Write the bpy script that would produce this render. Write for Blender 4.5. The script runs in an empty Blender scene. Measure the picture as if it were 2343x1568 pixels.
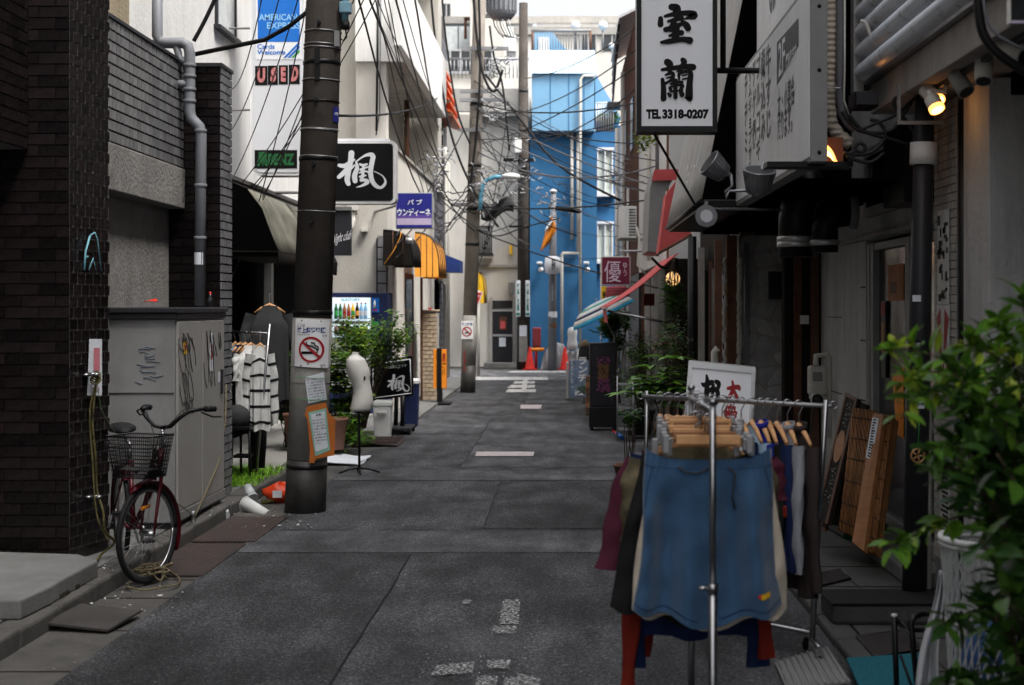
import bpy, bmesh, math, random
from mathutils import Vector, Matrix, noise as mnoise
R = random.Random(7)
sc = bpy.context.scene
COL = sc.collection
PI = math.pi
F, CH, VX, VY = 3473.0, 1.7, 1290.0, 705.0     # focal length in picture units, eye height, vanishing point
# ------------------------------------------------------------------ camera
cd = bpy.data.cameras.new('camera'); cam = bpy.data.objects.new('camera', cd); COL.objects.link(cam)
cam.location = (0, 0, CH); cam.rotation_euler = (PI / 2, 0, 0)
cd.sensor_width = 23.6; cd.lens = 35.0
cd.shift_x = -(VX - 1171) / 2342; cd.shift_y = -(784 - VY) / 2342
cd.clip_start = 0.05; cd.clip_end = 400
cd.dof.use_dof = True; cd.dof.focus_distance = 12.0; cd.dof.aperture_fstop = 2.2
sc.camera = cam
# ------------------------------------------------------------------ sky, sun, exposure
SUN_EL, SUN_AZ = 60, 128            # degrees; azimuth clockwise from +Y
w = bpy.data.worlds.new('World'); sc.world = w; w.use_nodes = True
nt = w.node_tree; bg = nt.nodes['Background']
sky = nt.nodes.new('ShaderNodeTexSky'); sky.sky_type = 'NISHITA'; sky.sun_disc = False
sky.sun_elevation = math.radians(SUN_EL); sky.sun_rotation = math.radians(SUN_AZ)
sky.dust_density = 7.0; sky.air_density = 1.0; sky.ozone_density = 1.0
hs = nt.nodes.new('ShaderNodeHueSaturation'); hs.inputs['Saturation'].default_value = 0.25; hs.inputs['Value'].default_value = 1.35
nt.links.new(sky.outputs[0], hs.inputs['Color']); nt.links.new(hs.outputs[0], bg.inputs[0])
bg.inputs[1].default_value = 0.15
sd = bpy.data.lights.new('sun', 'SUN'); sd.energy = 2.0; sd.angle = math.radians(16); sd.color = (1, .96, .9)
so = bpy.data.objects.new('sun', sd); COL.objects.link(so)
_a, _e = math.radians(SUN_AZ), math.radians(SUN_EL)
so.rotation_euler = Vector((math.sin(_a) * math.cos(_e), math.cos(_a) * math.cos(_e), math.sin(_e))).to_track_quat('Z', 'Y').to_euler()
so.location = (5, -5, 20)
sc.view_settings.view_transform = 'Standard'; sc.view_settings.look = 'None'
sc.view_settings.gamma = 1.0; sc.view_settings.use_curve_mapping = False
sc.view_settings.exposure = 1.0

# ------------------------------------------------------------------ helpers
def X(px, Y): return (px - VX) / F * Y
def Z(py, Y): return CH + (VY - py) / F * Y
def GY(py, z=0.0): return F * (CH - z) / (py - VY)
def P(px, py, Y): return Vector((X(px, Y), Y, Z(py, Y)))

MATS = {}
def M(name, c, r=.65, m=0., v=.14, s=5., b=.15, bs=60., dirt=0., dc=(.03, .028, .025), rnd=0., trans=0., spec=.28, emit=None, es=1., wave=None, alpha=1., ds=(1.6, 1.6, .25), dr=(.45, .75)):
    if name in MATS: return MATS[name]
    mt = bpy.data.materials.new(name); mt.use_nodes = True; MATS[name] = mt
    N = mt.node_tree.nodes; L = mt.node_tree.links.new; p = N['Principled BSDF']
    tc = N.new('ShaderNodeTexCoord')
    n1 = N.new('ShaderNodeTexNoise'); n1.inputs['Scale'].default_value = s; n1.inputs['Detail'].default_value = 6; n1.inputs['Roughness'].default_value = .65
    L(tc.outputs['Object'], n1.inputs['Vector'])
    mx = N.new('ShaderNodeMix'); mx.data_type = 'RGBA'
    mx.inputs['A'].default_value = (*[x * (1 - v) for x in c], 1); mx.inputs['B'].default_value = (*[min(1, x * (1 + v)) for x in c], 1)
    mr = N.new('ShaderNodeMapRange'); mr.inputs['From Min'].default_value = .3; mr.inputs['From Max'].default_value = .7
    L(n1.outputs[0], mr.inputs[0]); L(mr.outputs[0], mx.inputs['Factor'])
    col = mx.outputs['Result']
    if dirt:
        mp = N.new('ShaderNodeMapping'); mp.inputs['Scale'].default_value = ds; L(tc.outputs['Object'], mp.inputs[0])
        n3 = N.new('ShaderNodeTexNoise'); n3.inputs['Scale'].default_value = 2.5; n3.inputs['Detail'].default_value = 8; n3.inputs['Roughness'].default_value = .7
        L(mp.outputs[0], n3.inputs['Vector'])
        m3 = N.new('ShaderNodeMapRange'); m3.inputs['From Min'].default_value = dr[0]; m3.inputs['From Max'].default_value = dr[1]; m3.inputs['To Max'].default_value = dirt
        L(n3.outputs[0], m3.inputs[0])
        x3 = N.new('ShaderNodeMix'); x3.data_type = 'RGBA'; L(m3.outputs[0], x3.inputs['Factor']); L(col, x3.inputs['A']); x3.inputs['B'].default_value = (*dc, 1)
        col = x3.outputs['Result']
    if rnd:
        oi = N.new('ShaderNodeObjectInfo'); ge = N.new('ShaderNodeNewGeometry')
        ad = N.new('ShaderNodeMath'); L(oi.outputs['Random'], ad.inputs[0]); L(ge.outputs['Random Per Island'], ad.inputs[1])
        fr = N.new('ShaderNodeMath'); fr.operation = 'FRACT'; L(ad.outputs[0], fr.inputs[0])
        m4 = N.new('ShaderNodeMapRange'); m4.inputs['To Min'].default_value = 1 - rnd; m4.inputs['To Max'].default_value = 1 + rnd; L(fr.outputs[0], m4.inputs[0])
        h = N.new('ShaderNodeHueSaturation'); L(m4.outputs[0], h.inputs['Value']); L(col, h.inputs['Color'])
        col = h.outputs[0]
    L(col, p.inputs['Base Color'])
    p.inputs['Metallic'].default_value = m; p.inputs['Specular IOR Level'].default_value = spec
    mrr = N.new('ShaderNodeMapRange'); mrr.inputs['To Min'].default_value = max(.03, r - .12); mrr.inputs['To Max'].default_value = min(1, r + .12)
    L(n1.outputs[0], mrr.inputs[0]); L(mrr.outputs[0], p.inputs['Roughness'])
    if b:
        bp = N.new('ShaderNodeBump'); bp.inputs['Strength'].default_value = min(1, b); bp.inputs['Distance'].default_value = .01
        if wave:
            n2 = N.new('ShaderNodeTexWave'); n2.bands_direction = wave; n2.inputs['Scale'].default_value = bs; n2.inputs['Distortion'].default_value = 1.5
        else:
            n2 = N.new('ShaderNodeTexNoise'); n2.inputs['Scale'].default_value = bs; n2.inputs['Detail'].default_value = 3
        L(tc.outputs['Object'], n2.inputs['Vector']); L(n2.outputs[0 if not wave else 'Fac'], bp.inputs['Height']); L(bp.outputs[0], p.inputs['Normal'])
    if trans: p.inputs['Transmission Weight'].default_value = trans; p.inputs['IOR'].default_value = 1.45
    if alpha < 1: p.inputs['Alpha'].default_value = alpha
    if emit: p.inputs['Emission Color'].default_value = (*emit, 1); p.inputs['Emission Strength'].default_value = es
    return mt

def asphalt(name, c, lite, seed=0., patch=.35):
    mt = M(name, c, r=.85, v=.2, s=1.3, b=0)
    N = mt.node_tree.nodes; L = mt.node_tree.links.new; p = N['Principled BSDF']
    tc = [n for n in N if n.type == 'TEX_COORD'][0]
    src = p.inputs['Base Color'].links[0].from_socket
    vo = N.new('ShaderNodeTexVoronoi'); vo.inputs['Scale'].default_value = 120; L(tc.outputs['Object'], vo.inputs['Vector'])
    vh = N.new('ShaderNodeSeparateColor'); L(vo.outputs['Color'], vh.inputs[0])
    m1 = N.new('ShaderNodeMapRange'); m1.inputs['From Min'].default_value = .62; m1.inputs['From Max'].default_value = 1.; m1.inputs['To Max'].default_value = 1
    L(vh.outputs[0], m1.inputs[0])
    x = N.new('ShaderNodeMix'); x.data_type = 'RGBA'; L(m1.outputs[0], x.inputs['Factor']); L(src, x.inputs['A']); x.inputs['B'].default_value = (*lite, 1)
    # worn, dusty areas
    n = N.new('ShaderNodeTexNoise'); n.inputs['Scale'].default_value = .9; n.inputs['Detail'].default_value = 9; n.inputs['Roughness'].default_value = .72
    mp = N.new('ShaderNodeMapping'); mp.inputs['Location'].default_value = (seed, seed, 0); mp.inputs['Scale'].default_value = (1, .6, 1); L(tc.outputs['Object'], mp.inputs[0]); L(mp.outputs[0], n.inputs['Vector'])
    m2 = N.new('ShaderNodeMapRange'); m2.inputs['From Min'].default_value = .5; m2.inputs['From Max'].default_value = .72; m2.inputs['To Max'].default_value = patch
    L(n.outputs[0], m2.inputs[0])
    x2 = N.new('ShaderNodeMix'); x2.data_type = 'RGBA'; L(m2.outputs[0], x2.inputs['Factor']); L(x.outputs['Result'], x2.inputs['A']); x2.inputs['B'].default_value = (*[q * 1.9 for q in c], 1)
    n5 = N.new('ShaderNodeTexNoise'); n5.inputs['Scale'].default_value = 34; n5.inputs['Detail'].default_value = 4; n5.inputs['Roughness'].default_value = .8; L(tc.outputs['Object'], n5.inputs['Vector'])
    n6 = N.new('ShaderNodeTexNoise'); n6.inputs['Scale'].default_value = 2.2; n6.inputs['Detail'].default_value = 7; mp6 = N.new('ShaderNodeMapping'); mp6.inputs['Scale'].default_value = (1.8, .45, 1); L(tc.outputs['Object'], mp6.inputs[0]); L(mp6.outputs[0], n6.inputs['Vector'])
    ml = N.new('ShaderNodeMath'); ml.operation = 'MULTIPLY'; L(n5.outputs[0], ml.inputs[0]); L(n6.outputs[0], ml.inputs[1])
    m7 = N.new('ShaderNodeMapRange'); m7.inputs['From Min'].default_value = .13; m7.inputs['From Max'].default_value = .38; m7.inputs['To Min'].default_value = .45; m7.inputs['To Max'].default_value = 1.6; L(ml.outputs[0], m7.inputs[0])
    n8 = N.new('ShaderNodeTexNoise'); n8.inputs['Scale'].default_value = 1.1; n8.inputs['Detail'].default_value = 5; n8.inputs['Distortion'].default_value = .6; mp8 = N.new('ShaderNodeMapping'); mp8.inputs['Location'].default_value = (seed + 3, 7, 0); L(tc.outputs['Object'], mp8.inputs[0]); L(mp8.outputs[0], n8.inputs['Vector'])
    m8 = N.new('ShaderNodeMapRange'); m8.inputs['From Min'].default_value = .36; m8.inputs['From Max'].default_value = .6; m8.inputs['To Min'].default_value = .62; m8.inputs['To Max'].default_value = 1.15; L(n8.outputs[0], m8.inputs[0])
    k8 = N.new('ShaderNodeMath'); k8.operation = 'MULTIPLY'; L(m7.outputs[0], k8.inputs[0]); L(m8.outputs[0], k8.inputs[1])
    h7 = N.new('ShaderNodeHueSaturation'); L(k8.outputs[0], h7.inputs['Value']); L(x2.outputs['Result'], h7.inputs['Color'])
    L(h7.outputs[0], p.inputs['Base Color'])
    bp = N.new('ShaderNodeBump'); bp.inputs['Strength'].default_value = .9; bp.inputs['Distance'].default_value = .006
    L(vo.outputs['Distance'], bp.inputs['Height']); L(bp.outputs[0], p.inputs['Normal'])
    return mt

WORLDROOT = {}
def tag(o, label=None, cat=None, group=None, kind=None):
    if label: o['label'] = label
    if cat: o['category'] = cat
    if group: o['group'] = group
    if kind: o['kind'] = kind
    return o
def thing(name, label, cat, loc=(0, 0, 0), rotz=0, group=None, world=True):
    o = bpy.data.objects.new(name, None); COL.objects.link(o); o.empty_display_size = .1
    o.location = loc; o.rotation_euler = (0, 0, rotz); WORLDROOT[o] = Vector(loc) if world else Vector()
    return tag(o, label, cat, group)

def perp(d):
    d = d.normalized(); a = Vector((0, 0, 1)) if abs(d.z) < .9 else Vector((1, 0, 0))
    u = d.cross(a).normalized(); return u, d.cross(u).normalized()
class MB:
    def __init__(s): s.v = []; s.f = []; s.sm = []
    def add(s, vs, fs, smooth=False):
        k = len(s.v); s.v += [Vector(q) for q in vs]; s.f += [[i + k for i in f] for f in fs]; s.sm += [smooth] * len(fs); return s
    def box(s, x0, x1, y0, y1, z0, z1, rz=0, c=None):
        vs = [Vector((x, y, z)) for z in (z0, z1) for y in (y0, y1) for x in (x0, x1)]
        if rz:
            c = Vector(c or ((x0 + x1) / 2, (y0 + y1) / 2, 0)); m = Matrix.Rotation(rz, 3, 'Z'); vs = [m @ (q - c) + c for q in vs]
        return s.add(vs, [(0, 2, 3, 1), (4, 5, 7, 6), (0, 1, 5, 4), (2, 6, 7, 3), (0, 4, 6, 2), (1, 3, 7, 5)])
    def obox(s, o, u, v, t):        # box spanned by three vectors from a corner
        o, u, v, t = map(Vector, (o, u, v, t))
        vs = [o, o + u, o + v, o + u + v, o + t, o + u + t, o + v + t, o + u + v + t]
        f = [(0, 2, 3, 1), (4, 5, 7, 6), (0, 1, 5, 4), (2, 6, 7, 3), (0, 4, 6, 2), (1, 3, 7, 5)]
        if u.cross(v).dot(t) < 0: f = [q[::-1] for q in f]
        return s.add(vs, f)
    def tube(s, pts, r, n=8, cap=True, sx=1.):
        pts = [Vector(q) for q in pts]; rr = r if isinstance(r, (list, tuple)) else [r] * len(pts)
        vs = []; fs = []; u = None
        for i, q in enumerate(pts):
            d = (pts[min(i + 1, len(pts) - 1)] - pts[max(i - 1, 0)])
            if d.length < 1e-9: d = Vector((0, 0, 1))
            if u is None: u, w_ = perp(d)
            else:
                d.normalize(); u = (u - d * u.dot(d));
                if u.length < 1e-6: u, w_ = perp(d)
                u.normalize(); w_ = d.cross(u).normalized()
            for k in range(n):
                a = 2 * PI * k / n; vs.append(q + u * math.cos(a) * rr[i] * sx + w_ * math.sin(a) * rr[i])
        for i in range(len(pts) - 1):
            for k in range(n): fs.append((i * n + k, i * n + (k + 1) % n, (i + 1) * n + (k + 1) % n, (i + 1) * n + k))
        kk = len(s.f); s.add(vs, fs, True)
        if cap: s.add([], []); b = len(s.v) - len(vs); s.f += [[b + k for k in range(n)][::-1], [b + (len(pts) - 1) * n + k for k in range(n)]]; s.sm += [False, False]
        return s
    def lathe(s, prof, c=(0, 0, 0), n=20, axis='Z', a0=0, a1=2 * PI):
        c = Vector(c); vs = []; fs = []; full = abs(a1 - a0 - 2 * PI) < 1e-6; m = n if full else n + 1
        for (r, z) in prof:
            for k in range(m):
                a = a0 + (a1 - a0) * k / n; q = Vector((r * math.cos(a), r * math.sin(a), z))
                if axis == 'Y': q = Vector((q.x, q.z, q.y))
                if axis == 'X': q = Vector((q.z, q.x, q.y))
                vs.append(c + q)
        for i in range(len(prof) - 1):
            for k in range(n):
                k2 = (k + 1) % m; fs.append((i * m + k, i * m + k2, (i + 1) * m + k2, (i + 1) * m + k))
        return s.add(vs, fs, True)
    def prism(s, poly, d):          # poly: planar 3D points, extruded by vector d
        poly = [Vector(q) for q in poly]; d = Vector(d); n = len(poly)
        return s.add(poly + [q + d for q in poly], [list(range(n))[::-1], [n + i for i in range(n)]] + [(i, (i + 1) % n, n + (i + 1) % n, n + i) for i in range(n)])
    def grid(s, fn, nu, nv, smooth=True, closeu=False):
        vs = [fn(i / nu, j / nv) for j in range(nv + 1) for i in range(nu + (0 if closeu else 1))]; m = nu if closeu else nu + 1
        return s.add(vs, [(j * m + i, j * m + (i + 1) % m, (j + 1) * m + (i + 1) % m, (j + 1) * m + i) for j in range(nv) for i in range(nu)], smooth)
    def quad(s, a, b, c, d): return s.add([a, b, c, d], [(0, 1, 2, 3)])
    def build(s, name, mat, parent=None, bevel=0., solid=0., label=None, kind=None, cat=None, group=None, sub=0, flat=False):
        me = bpy.data.meshes.new(name); off = Vector()
        root = parent
        while root is not None and root.parent is not None: root = root.parent
        if root is not None: off = WORLDROOT.get(root, Vector())
        elif s.v:
            xs = [q.x for q in s.v]; ys = [q.y for q in s.v]; zs = [q.z for q in s.v]
            off = Vector(((min(xs) + max(xs)) / 2, (min(ys) + max(ys)) / 2, min(zs)))
        me.from_pydata([q - off for q in s.v], [], s.f)
        if not flat: me.polygons.foreach_set('use_smooth', s.sm)
        me.materials.append(mat if not isinstance(mat, str) else MATS[mat]); me.update()
        o = bpy.data.objects.new(name, me); COL.objects.link(o)
        if parent is not None: o.parent = parent
        else: o.location = off; WORLDROOT[o] = off
        if bevel: md = o.modifiers.new('bevel', 'BEVEL'); md.width = bevel; md.segments = 2; md.limit_method = 'ANGLE'
        if solid: md = o.modifiers.new('solid', 'SOLIDIFY'); md.thickness = solid; md.offset = 0
        if sub: md = o.modifiers.new('sub', 'SUBSURF'); md.levels = sub; md.render_levels = sub
        return tag(o, label, cat, group, kind)
def bx(parent, name, mat, x0, x1, y0, y1, z0, z1, bevel=0., **k): return MB().box(x0, x1, y0, y1, z0, z1).build(name, mat, parent, bevel, **k)
def tb(parent, name, mat, pts, r, n=8, **k): return MB().tube(pts, r, n).build(name, mat, parent, **k)
def arc(c, r, a0, a1, n, ax=Vector((1, 0, 0)), ay=Vector((0, 0, 1))): return [Vector(c) + ax * r * math.cos(a0 + (a1 - a0) * i / n) + ay * r * math.sin(a0 + (a1 - a0) * i / n) for i in range(n + 1)]
def sag(p, q, d, n=14, wob=0.):
    p, q = Vector(p), Vector(q); out = []
    for i in range(n + 1):
        t = i / n; v_ = p.lerp(q, t); v_.z -= 4 * d * t * (1 - t)
        if wob and 0 < i < n: v_ += Vector((R.uniform(-wob, wob), 0, R.uniform(-wob, wob)))
        out.append(v_)
    return out
def dup(root, loc=None, rotz=None, label=None, group=None):
    def cp(o, par):
        c = o.copy(); COL.objects.link(c); c.parent = par
        for ch in list(o.children): cp(ch, c)
        return c
    c = cp(root, None); WORLDROOT[c] = WORLDROOT.get(root, Vector())
    if loc is not None: c.location = loc
    if rotz is not None: c.rotation_euler = (0, 0, rotz)
    if label: c['label'] = label
    if group: c['group'] = group
    return c
# lettering -------------------------------------------------------
TXT = {}
def text2d(s_, bold=0.):
    key = (s_, bold)
    if key not in TXT:
        cu = bpy.data.curves.new('t', 'FONT'); cu.body = s_; cu.offset = bold; cu.resolution_u = 3; cu.fill_mode = 'FRONT'
        o = bpy.data.objects.new('t', cu); COL.objects.link(o); dg = bpy.context.evaluated_depsgraph_get()
        me = bpy.data.meshes.new_from_object(o.evaluated_get(dg)); vs = [tuple(q.co) for q in me.vertices]; fs = [tuple(p.vertices) for p in me.polygons]
        bpy.data.objects.remove(o); bpy.data.curves.remove(cu); bpy.data.meshes.remove(me)
        TXT[key] = (vs, fs)
    return TXT[key]
def text(parent, s_, o, u, w_, h_, mat, bold=0., shear=0., v=(0, 0, 1), name='lettering', n=None, bend=None, mb=None):
    """fit the string in a w_ x h_ box whose lower left corner is o; u = reading direction"""
    vs, fs = text2d(s_, bold)
    if not vs: return
    x0 = min(q[0] for q in vs); x1 = max(q[0] for q in vs); y0 = min(q[1] for q in vs); y1 = max(q[1] for q in vs)
    o, u, v = Vector(o), Vector(u).normalized(), Vector(v)
    m = mb or MB(); out = []
    for q in vs:
        a = (q[0] - x0) / max(x1 - x0, 1e-6) * w_; b_ = (q[1] - y0) / max(y1 - y0, 1e-6) * h_
        if bend: out.append(bend(a + shear * b_, b_))
        else: out.append(o + u * (a + shear * b_) + v * b_)
    m.add(out, fs)
    if mb is None: return m.build(name, mat, parent, flat=True)
def strokes(parent, S, fx, mat, n=10, name='lettering', nrm=(0, -1, 0)):
    """brush strokes: lists of (x, y, half width); fx maps a point of the drawing to the sign's surface"""
    m = MB(); nrm = Vector(nrm)
    for si, st in enumerate(S):
        pts = []
        k = len(st)
        for i in range(k - 1):
            p0 = st[max(i - 1, 0)]; p1 = st[i]; p2 = st[i + 1]; p3 = st[min(i + 2, k - 1)]
            for t in [j / 5 for j in range(5)]:
                pts.append([.5 * (2 * p1[c] + (p2[c] - p0[c]) * t + (2 * p0[c] - 5 * p1[c] + 4 * p2[c] - p3[c]) * t * t + (-p0[c] + 3 * p1[c] - 3 * p2[c] + p3[c]) * t ** 3) for c in range(3)])
        pts.append(list(st[-1]))
        if k == 1: pts = [list(st[0]), [st[0][0] + 1, st[0][1], st[0][2]]]
        L_, R_ = [], []
        for i, q in enumerate(pts):
            a = pts[max(i - 1, 0)]; b_ = pts[min(i + 1, len(pts) - 1)]; dx, dy = b_[0] - a[0], b_[1] - a[1]; l = math.hypot(dx, dy) or 1
            nx, ny = -dy / l, dx / l; L_.append((q[0] + nx * q[2], q[1] + ny * q[2])); R_.append((q[0] - nx * q[2], q[1] - ny * q[2]))
        off = nrm * (.0006 * si)
        vs = [];
        for a, b_ in zip(L_, R_): vs += [fx(*a) + off, fx(*b_) + off]
        m.add(vs, [(2 * i, 2 * i + 1, 2 * i + 3, 2 * i + 2) for i in range(len(pts) - 1)])
        for e, q in ((0, pts[0]), (1, pts[-1])):
            nn = 12; m.add([fx(q[0] + q[2] * math.cos(2 * PI * i / nn), q[1] + q[2] * math.sin(2 * PI * i / nn)) + off + nrm * (.0002 * (e + 1)) for i in range(nn)], [list(range(nn))])
    return m.build(name, mat, parent, flat=True)
# courses of bricks or tiles as separate pieces -------------------
def course_wall(parent, o, u, W, z0, z1, bw, bh, j, proud, mat, name='brick', bond=.5, limit=300, skip=None, depth=None, tilt=.004, phase=0.):
    o, u = Vector(o), Vector(u).normalized(); nrm = Vector((u.y, -u.x, 0)); dz = bh + j; du = bw + j
    root = parent
    while root.parent: root = root.parent
    off = WORLDROOT.get(root, Vector()); pieces = []
    rows = int((z1 - z0) / dz + .5)
    for r in range(rows):
        a = -phase - (du * bond if r % 2 else 0)
        while a < W - .01:
            s0, s1 = max(a, 0) , min(a + bw, W); a += du
            if s1 - s0 < .02: continue
            zc = z0 + (r + .5) * dz; c = o + u * ((s0 + s1) / 2); c.z = zc
            if skip and skip(c): continue
            q = c
            px = VX + F * q.x / max(q.y, .1); py = VY + F * (CH - q.z) / max(q.y, .1)
            vis = 1 if (-20 < px < 2362 and -20 < py < 1588 and q.y > .5) else 1e6
            pieces.append((vis * q.y, c, s1 - s0))
    pieces.sort(key=lambda t: t[0])
    ang = math.atan2(u.y, u.x); meshes = {}; mb = MB()
    def shape(l, h, p, ch=.0012):
        return [(-l/2, p*.0, -h/2), (l/2, 0, -h/2), (l/2, 0, h/2), (-l/2, 0, h/2), (-l/2+ch, -p, -h/2+ch), (l/2-ch, -p, -h/2+ch), (l/2-ch, -p, h/2-ch), (-l/2+ch, -p, h/2-ch)]
    FS = [(4, 5, 6, 7), (0, 1, 5, 4), (1, 2, 6, 5), (2, 3, 7, 6), (3, 0, 4, 7), (3, 2, 1, 0)]
    for i, (_, c, l) in enumerate(pieces):
        rx, rz = R.uniform(-tilt, tilt), R.uniform(-tilt, tilt)
        if i < limit and _ < 1e5:
            key = round(l, 2)
            if key not in meshes:
                me = bpy.data.meshes.new(name); me.from_pydata(shape(l, bh, proud), [], FS); me.materials.append(MATS[mat]); meshes[key] = me
            b = bpy.data.objects.new(name, meshes[key]); b.location = c + nrm * 0 - off; b.rotation_euler = (rx, 0, ang + rz); b.parent = parent; COL.objects.link(b)
        else:
            m = Matrix.Rotation(ang + rz, 3, 'Z') @ Matrix.Rotation(rx, 3, 'X'); mb.add([m @ Vector(q) + c for q in shape(l, bh, proud)], FS)
    if mb.v: mb.build(name + '_cladding', MATS[mat], parent, kind='stuff')
# ------------------------------------------------------------------ materials
M('brick_dark', (.0075, .0052, .0056), r=.28, spec=.22, v=.35, s=9, b=.25, bs=30, rnd=.55, dirt=.2, dc=(.022, .008, .006))
M('mortar', (.16, .155, .15), r=.9, v=.2, s=12)
M('mortar_dark', (.012, .010, .010), spec=.05, r=.9, v=.3, s=12)
M('tile_grey', (.15, .15, .155), r=.18, v=.2, s=8, b=.2, bs=25, rnd=.22, dirt=.25)
M('concrete', (.145, .145, .142), r=.85, v=.25, s=3, b=.35, bs=45, dirt=.4, dc=(.07, .065, .06))
M('concrete_rough', (.22, .21, .20), r=.9, v=.22, s=6, b=1., bs=38, dirt=.45, dc=(.06, .055, .05))
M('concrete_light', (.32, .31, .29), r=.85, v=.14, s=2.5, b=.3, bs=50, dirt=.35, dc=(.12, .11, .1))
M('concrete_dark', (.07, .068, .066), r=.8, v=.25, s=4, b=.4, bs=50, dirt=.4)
M('gutter_conc', (.082, .078, .072), r=.85, v=.4, s=3.5, b=.6, bs=70, dirt=.7, dc=(.06, .055, .05), ds=(1.5, 1.5, 1.5))
M('stucco_white', (.60, .595, .585), r=.9, v=.05, s=2, b=.5, bs=22, dirt=.3, dc=(.3, .28, .25))
M('stucco_beige', (.45, .43, .39), r=.9, v=.06, s=2, b=.4, bs=30, dirt=.3, dc=(.25, .22, .18))
M('stucco_cream', (.55, .53, .49), r=.9, v=.05, s=2, b=.35, bs=30, dirt=.25, dc=(.3, .26, .2))
M('stucco_ochre', (.30, .25, .17), r=.9, v=.12, s=6, b=.7, bs=26, dirt=.4)
M('plaster_grey', (.34, .32, .30), r=.9, v=.12, s=3, b=.6, bs=30, dirt=.6, dc=(.12, .10, .085))
M('plaster_right', (.46, .455, .45), r=.9, v=.1, s=3, b=.8, bs=26, dirt=.5, dc=(.1, .085, .07))
M('metal_grey', (.22, .22, .22), r=.5, v=.1, s=4, b=.05, dirt=.35, dc=(.12, .1, .08), ds=(2, 2, 1))
M('metal_door', (.29, .285, .27), r=.5, v=.07, s=2, b=.05, dirt=.3, dc=(.14, .11, .09), ds=(2, 2, .6))
M('metal_dark', (.020, .020, .024), spec=.3, r=.45, v=.2, b=.05)
M('metal_black', (.006, .006, .0065), spec=.25, r=.4, v=.3, b=.05)
M('steel', (.34, .34, .35), r=.32, m=1., v=.12, b=.04)
M('steel_dull', (.32, .32, .33), r=.45, m=.8, v=.2, b=.05, dirt=.3)
M('flood_grey', (.22, .225, .24), r=.28, m=.6, v=.2, b=0)
M('shutter_metal', (.70, .73, .78), r=.30, m=.35, v=.08, b=.05, dirt=.3, dc=(.25, .25, .25))
M('alu', (.5, .5, .5), r=.4, m=.7, v=.1, b=.03)
M('pipe_grey', (.17, .18, .20), r=.5, v=.12, s=4, b=.08, dirt=.35, dc=(.12, .11, .10), ds=(2, 2, .8))
M('pipe_white', (.60, .58, .53), r=.5, v=.08, b=.05, dirt=.25, dc=(.3, .28, .24))
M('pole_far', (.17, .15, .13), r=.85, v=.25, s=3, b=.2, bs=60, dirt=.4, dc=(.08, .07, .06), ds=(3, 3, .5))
M('pole_concrete', (.060, .052, .046), spec=.12, r=.85, v=.3, s=4, b=.3, bs=60, dirt=.55, dc=(.03, .026, .024), ds=(3, 3, .5))
M('pole_pale', (.25, .24, .225), r=.85, v=.2, s=4, b=.25, bs=60, dirt=.5, dc=(.07, .065, .06), ds=(3, 3, .6))
M('pole_sheet', (.04, .037, .035), r=.55, v=.45, s=3.5, b=.4, bs=28, dirt=.5, dc=(.10, .095, .09), ds=(2, 2, 1))
M('wood_orange', (.28, .12, .045), r=.5, v=.25, s=6, b=.1, wave='Z', bs=8)
M('wood_hanger', (.62, .33, .15), r=.35, v=.15, s=12, b=.05)
M('wood_brown', (.13, .06, .035), r=.6, v=.35, s=5, b=.3, dirt=.4)
M('wood_rust', (.12, .05, .03), r=.8, v=.4, s=6, b=.5, dirt=.5)
M('wood_black', (.014, .011, .009), spec=.08, r=.65, v=.3, s=6, b=.4)
M('bamboo', (.20, .085, .028), r=.5, v=.3, s=8, b=.5, wave='X', bs=18, rnd=.3)
M('glass_dark', (.012, .014, .016), r=.06, v=.2, b=0, spec=.8)
M('glass_pane', (.55, .6, .6), r=.05, v=.05, b=0, trans=.85)
M('window_light', (.50, .53, .53), r=.2, v=.2, s=3, b=0)
M('curtain', (.55, .6, .55), r=.8, v=.1, b=.5, wave='X', bs=8)
M('black_void', (.003, .003, .003), spec=0., r=.9, v=.2, b=0)  # near-black that puts the dark of unlit interiors and shade into the colour
M('sign_white', (.60, .61, .64), r=.35, v=.03, s=1.5, b=0, dirt=.12, dc=(.4, .4, .38))
M('sign_bright', (.84, .85, .88), r=.3, v=.02, s=1.5, b=0, dirt=.06, dc=(.6, .6, .58))
M('worn_paint', (.66, .66, .65), r=.8, v=.1, s=14, b=.3, dirt=.95, dc=(.03, .031, .034), ds=(20, 20, 20), dr=(.40, .56))
M('sign_white_dirty', (.74, .74, .75), r=.45, v=.06, s=2, b=.02, dirt=.3, dc=(.35, .33, .32))
M('sign_black', (.005, .005, .006), spec=.2, r=.35, v=.2, b=0)
M('ink', (.004, .004, .004), spec=.15, r=.5, v=.1, b=0)
M('ink_grey', (.035, .035, .037), r=.5, v=.15, b=0)
M('ink_white', (.72, .73, .76), r=.4, v=.04, b=0)
M('ink_red', (.30, .012, .015), r=.5, v=.1, b=0)
M('ink_blue', (.02, .045, .20), r=.5, v=.1, b=0)
M('amex_blue', (.012, .14, .52), r=.4, v=.08, b=0)
M('amex_sky', (.25, .5, .75), r=.4, v=.05, b=0)
M('green_paint', (.03, .30, .06), r=.5, v=.2, b=0)
M('spray_green', (.012, .10, .03), r=.6, v=.5, s=20, b=0)
M('spray_pink', (.45, .16, .16), r=.6, v=.35, s=20, b=0)
M('pub_blue', (.018, .02, .20), r=.4, v=.1, b=0)
M('pub_purple', (.10, .06, .30), r=.4, v=.1, b=0)
M('pub_pale', (.45, .38, .52), r=.4, v=.1, b=0)
M('blue_wall', (.030, .135, .29), r=.8, v=.10, s=2, b=.5, bs=18, dirt=.25, dc=(.014, .085, .21), ds=(1, 1, .3))
M('blue_sheet', (.17, .35, .53), r=.5, v=.06, s=1.5, b=.05, dirt=.12, dc=(.06, .18, .34))
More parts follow.
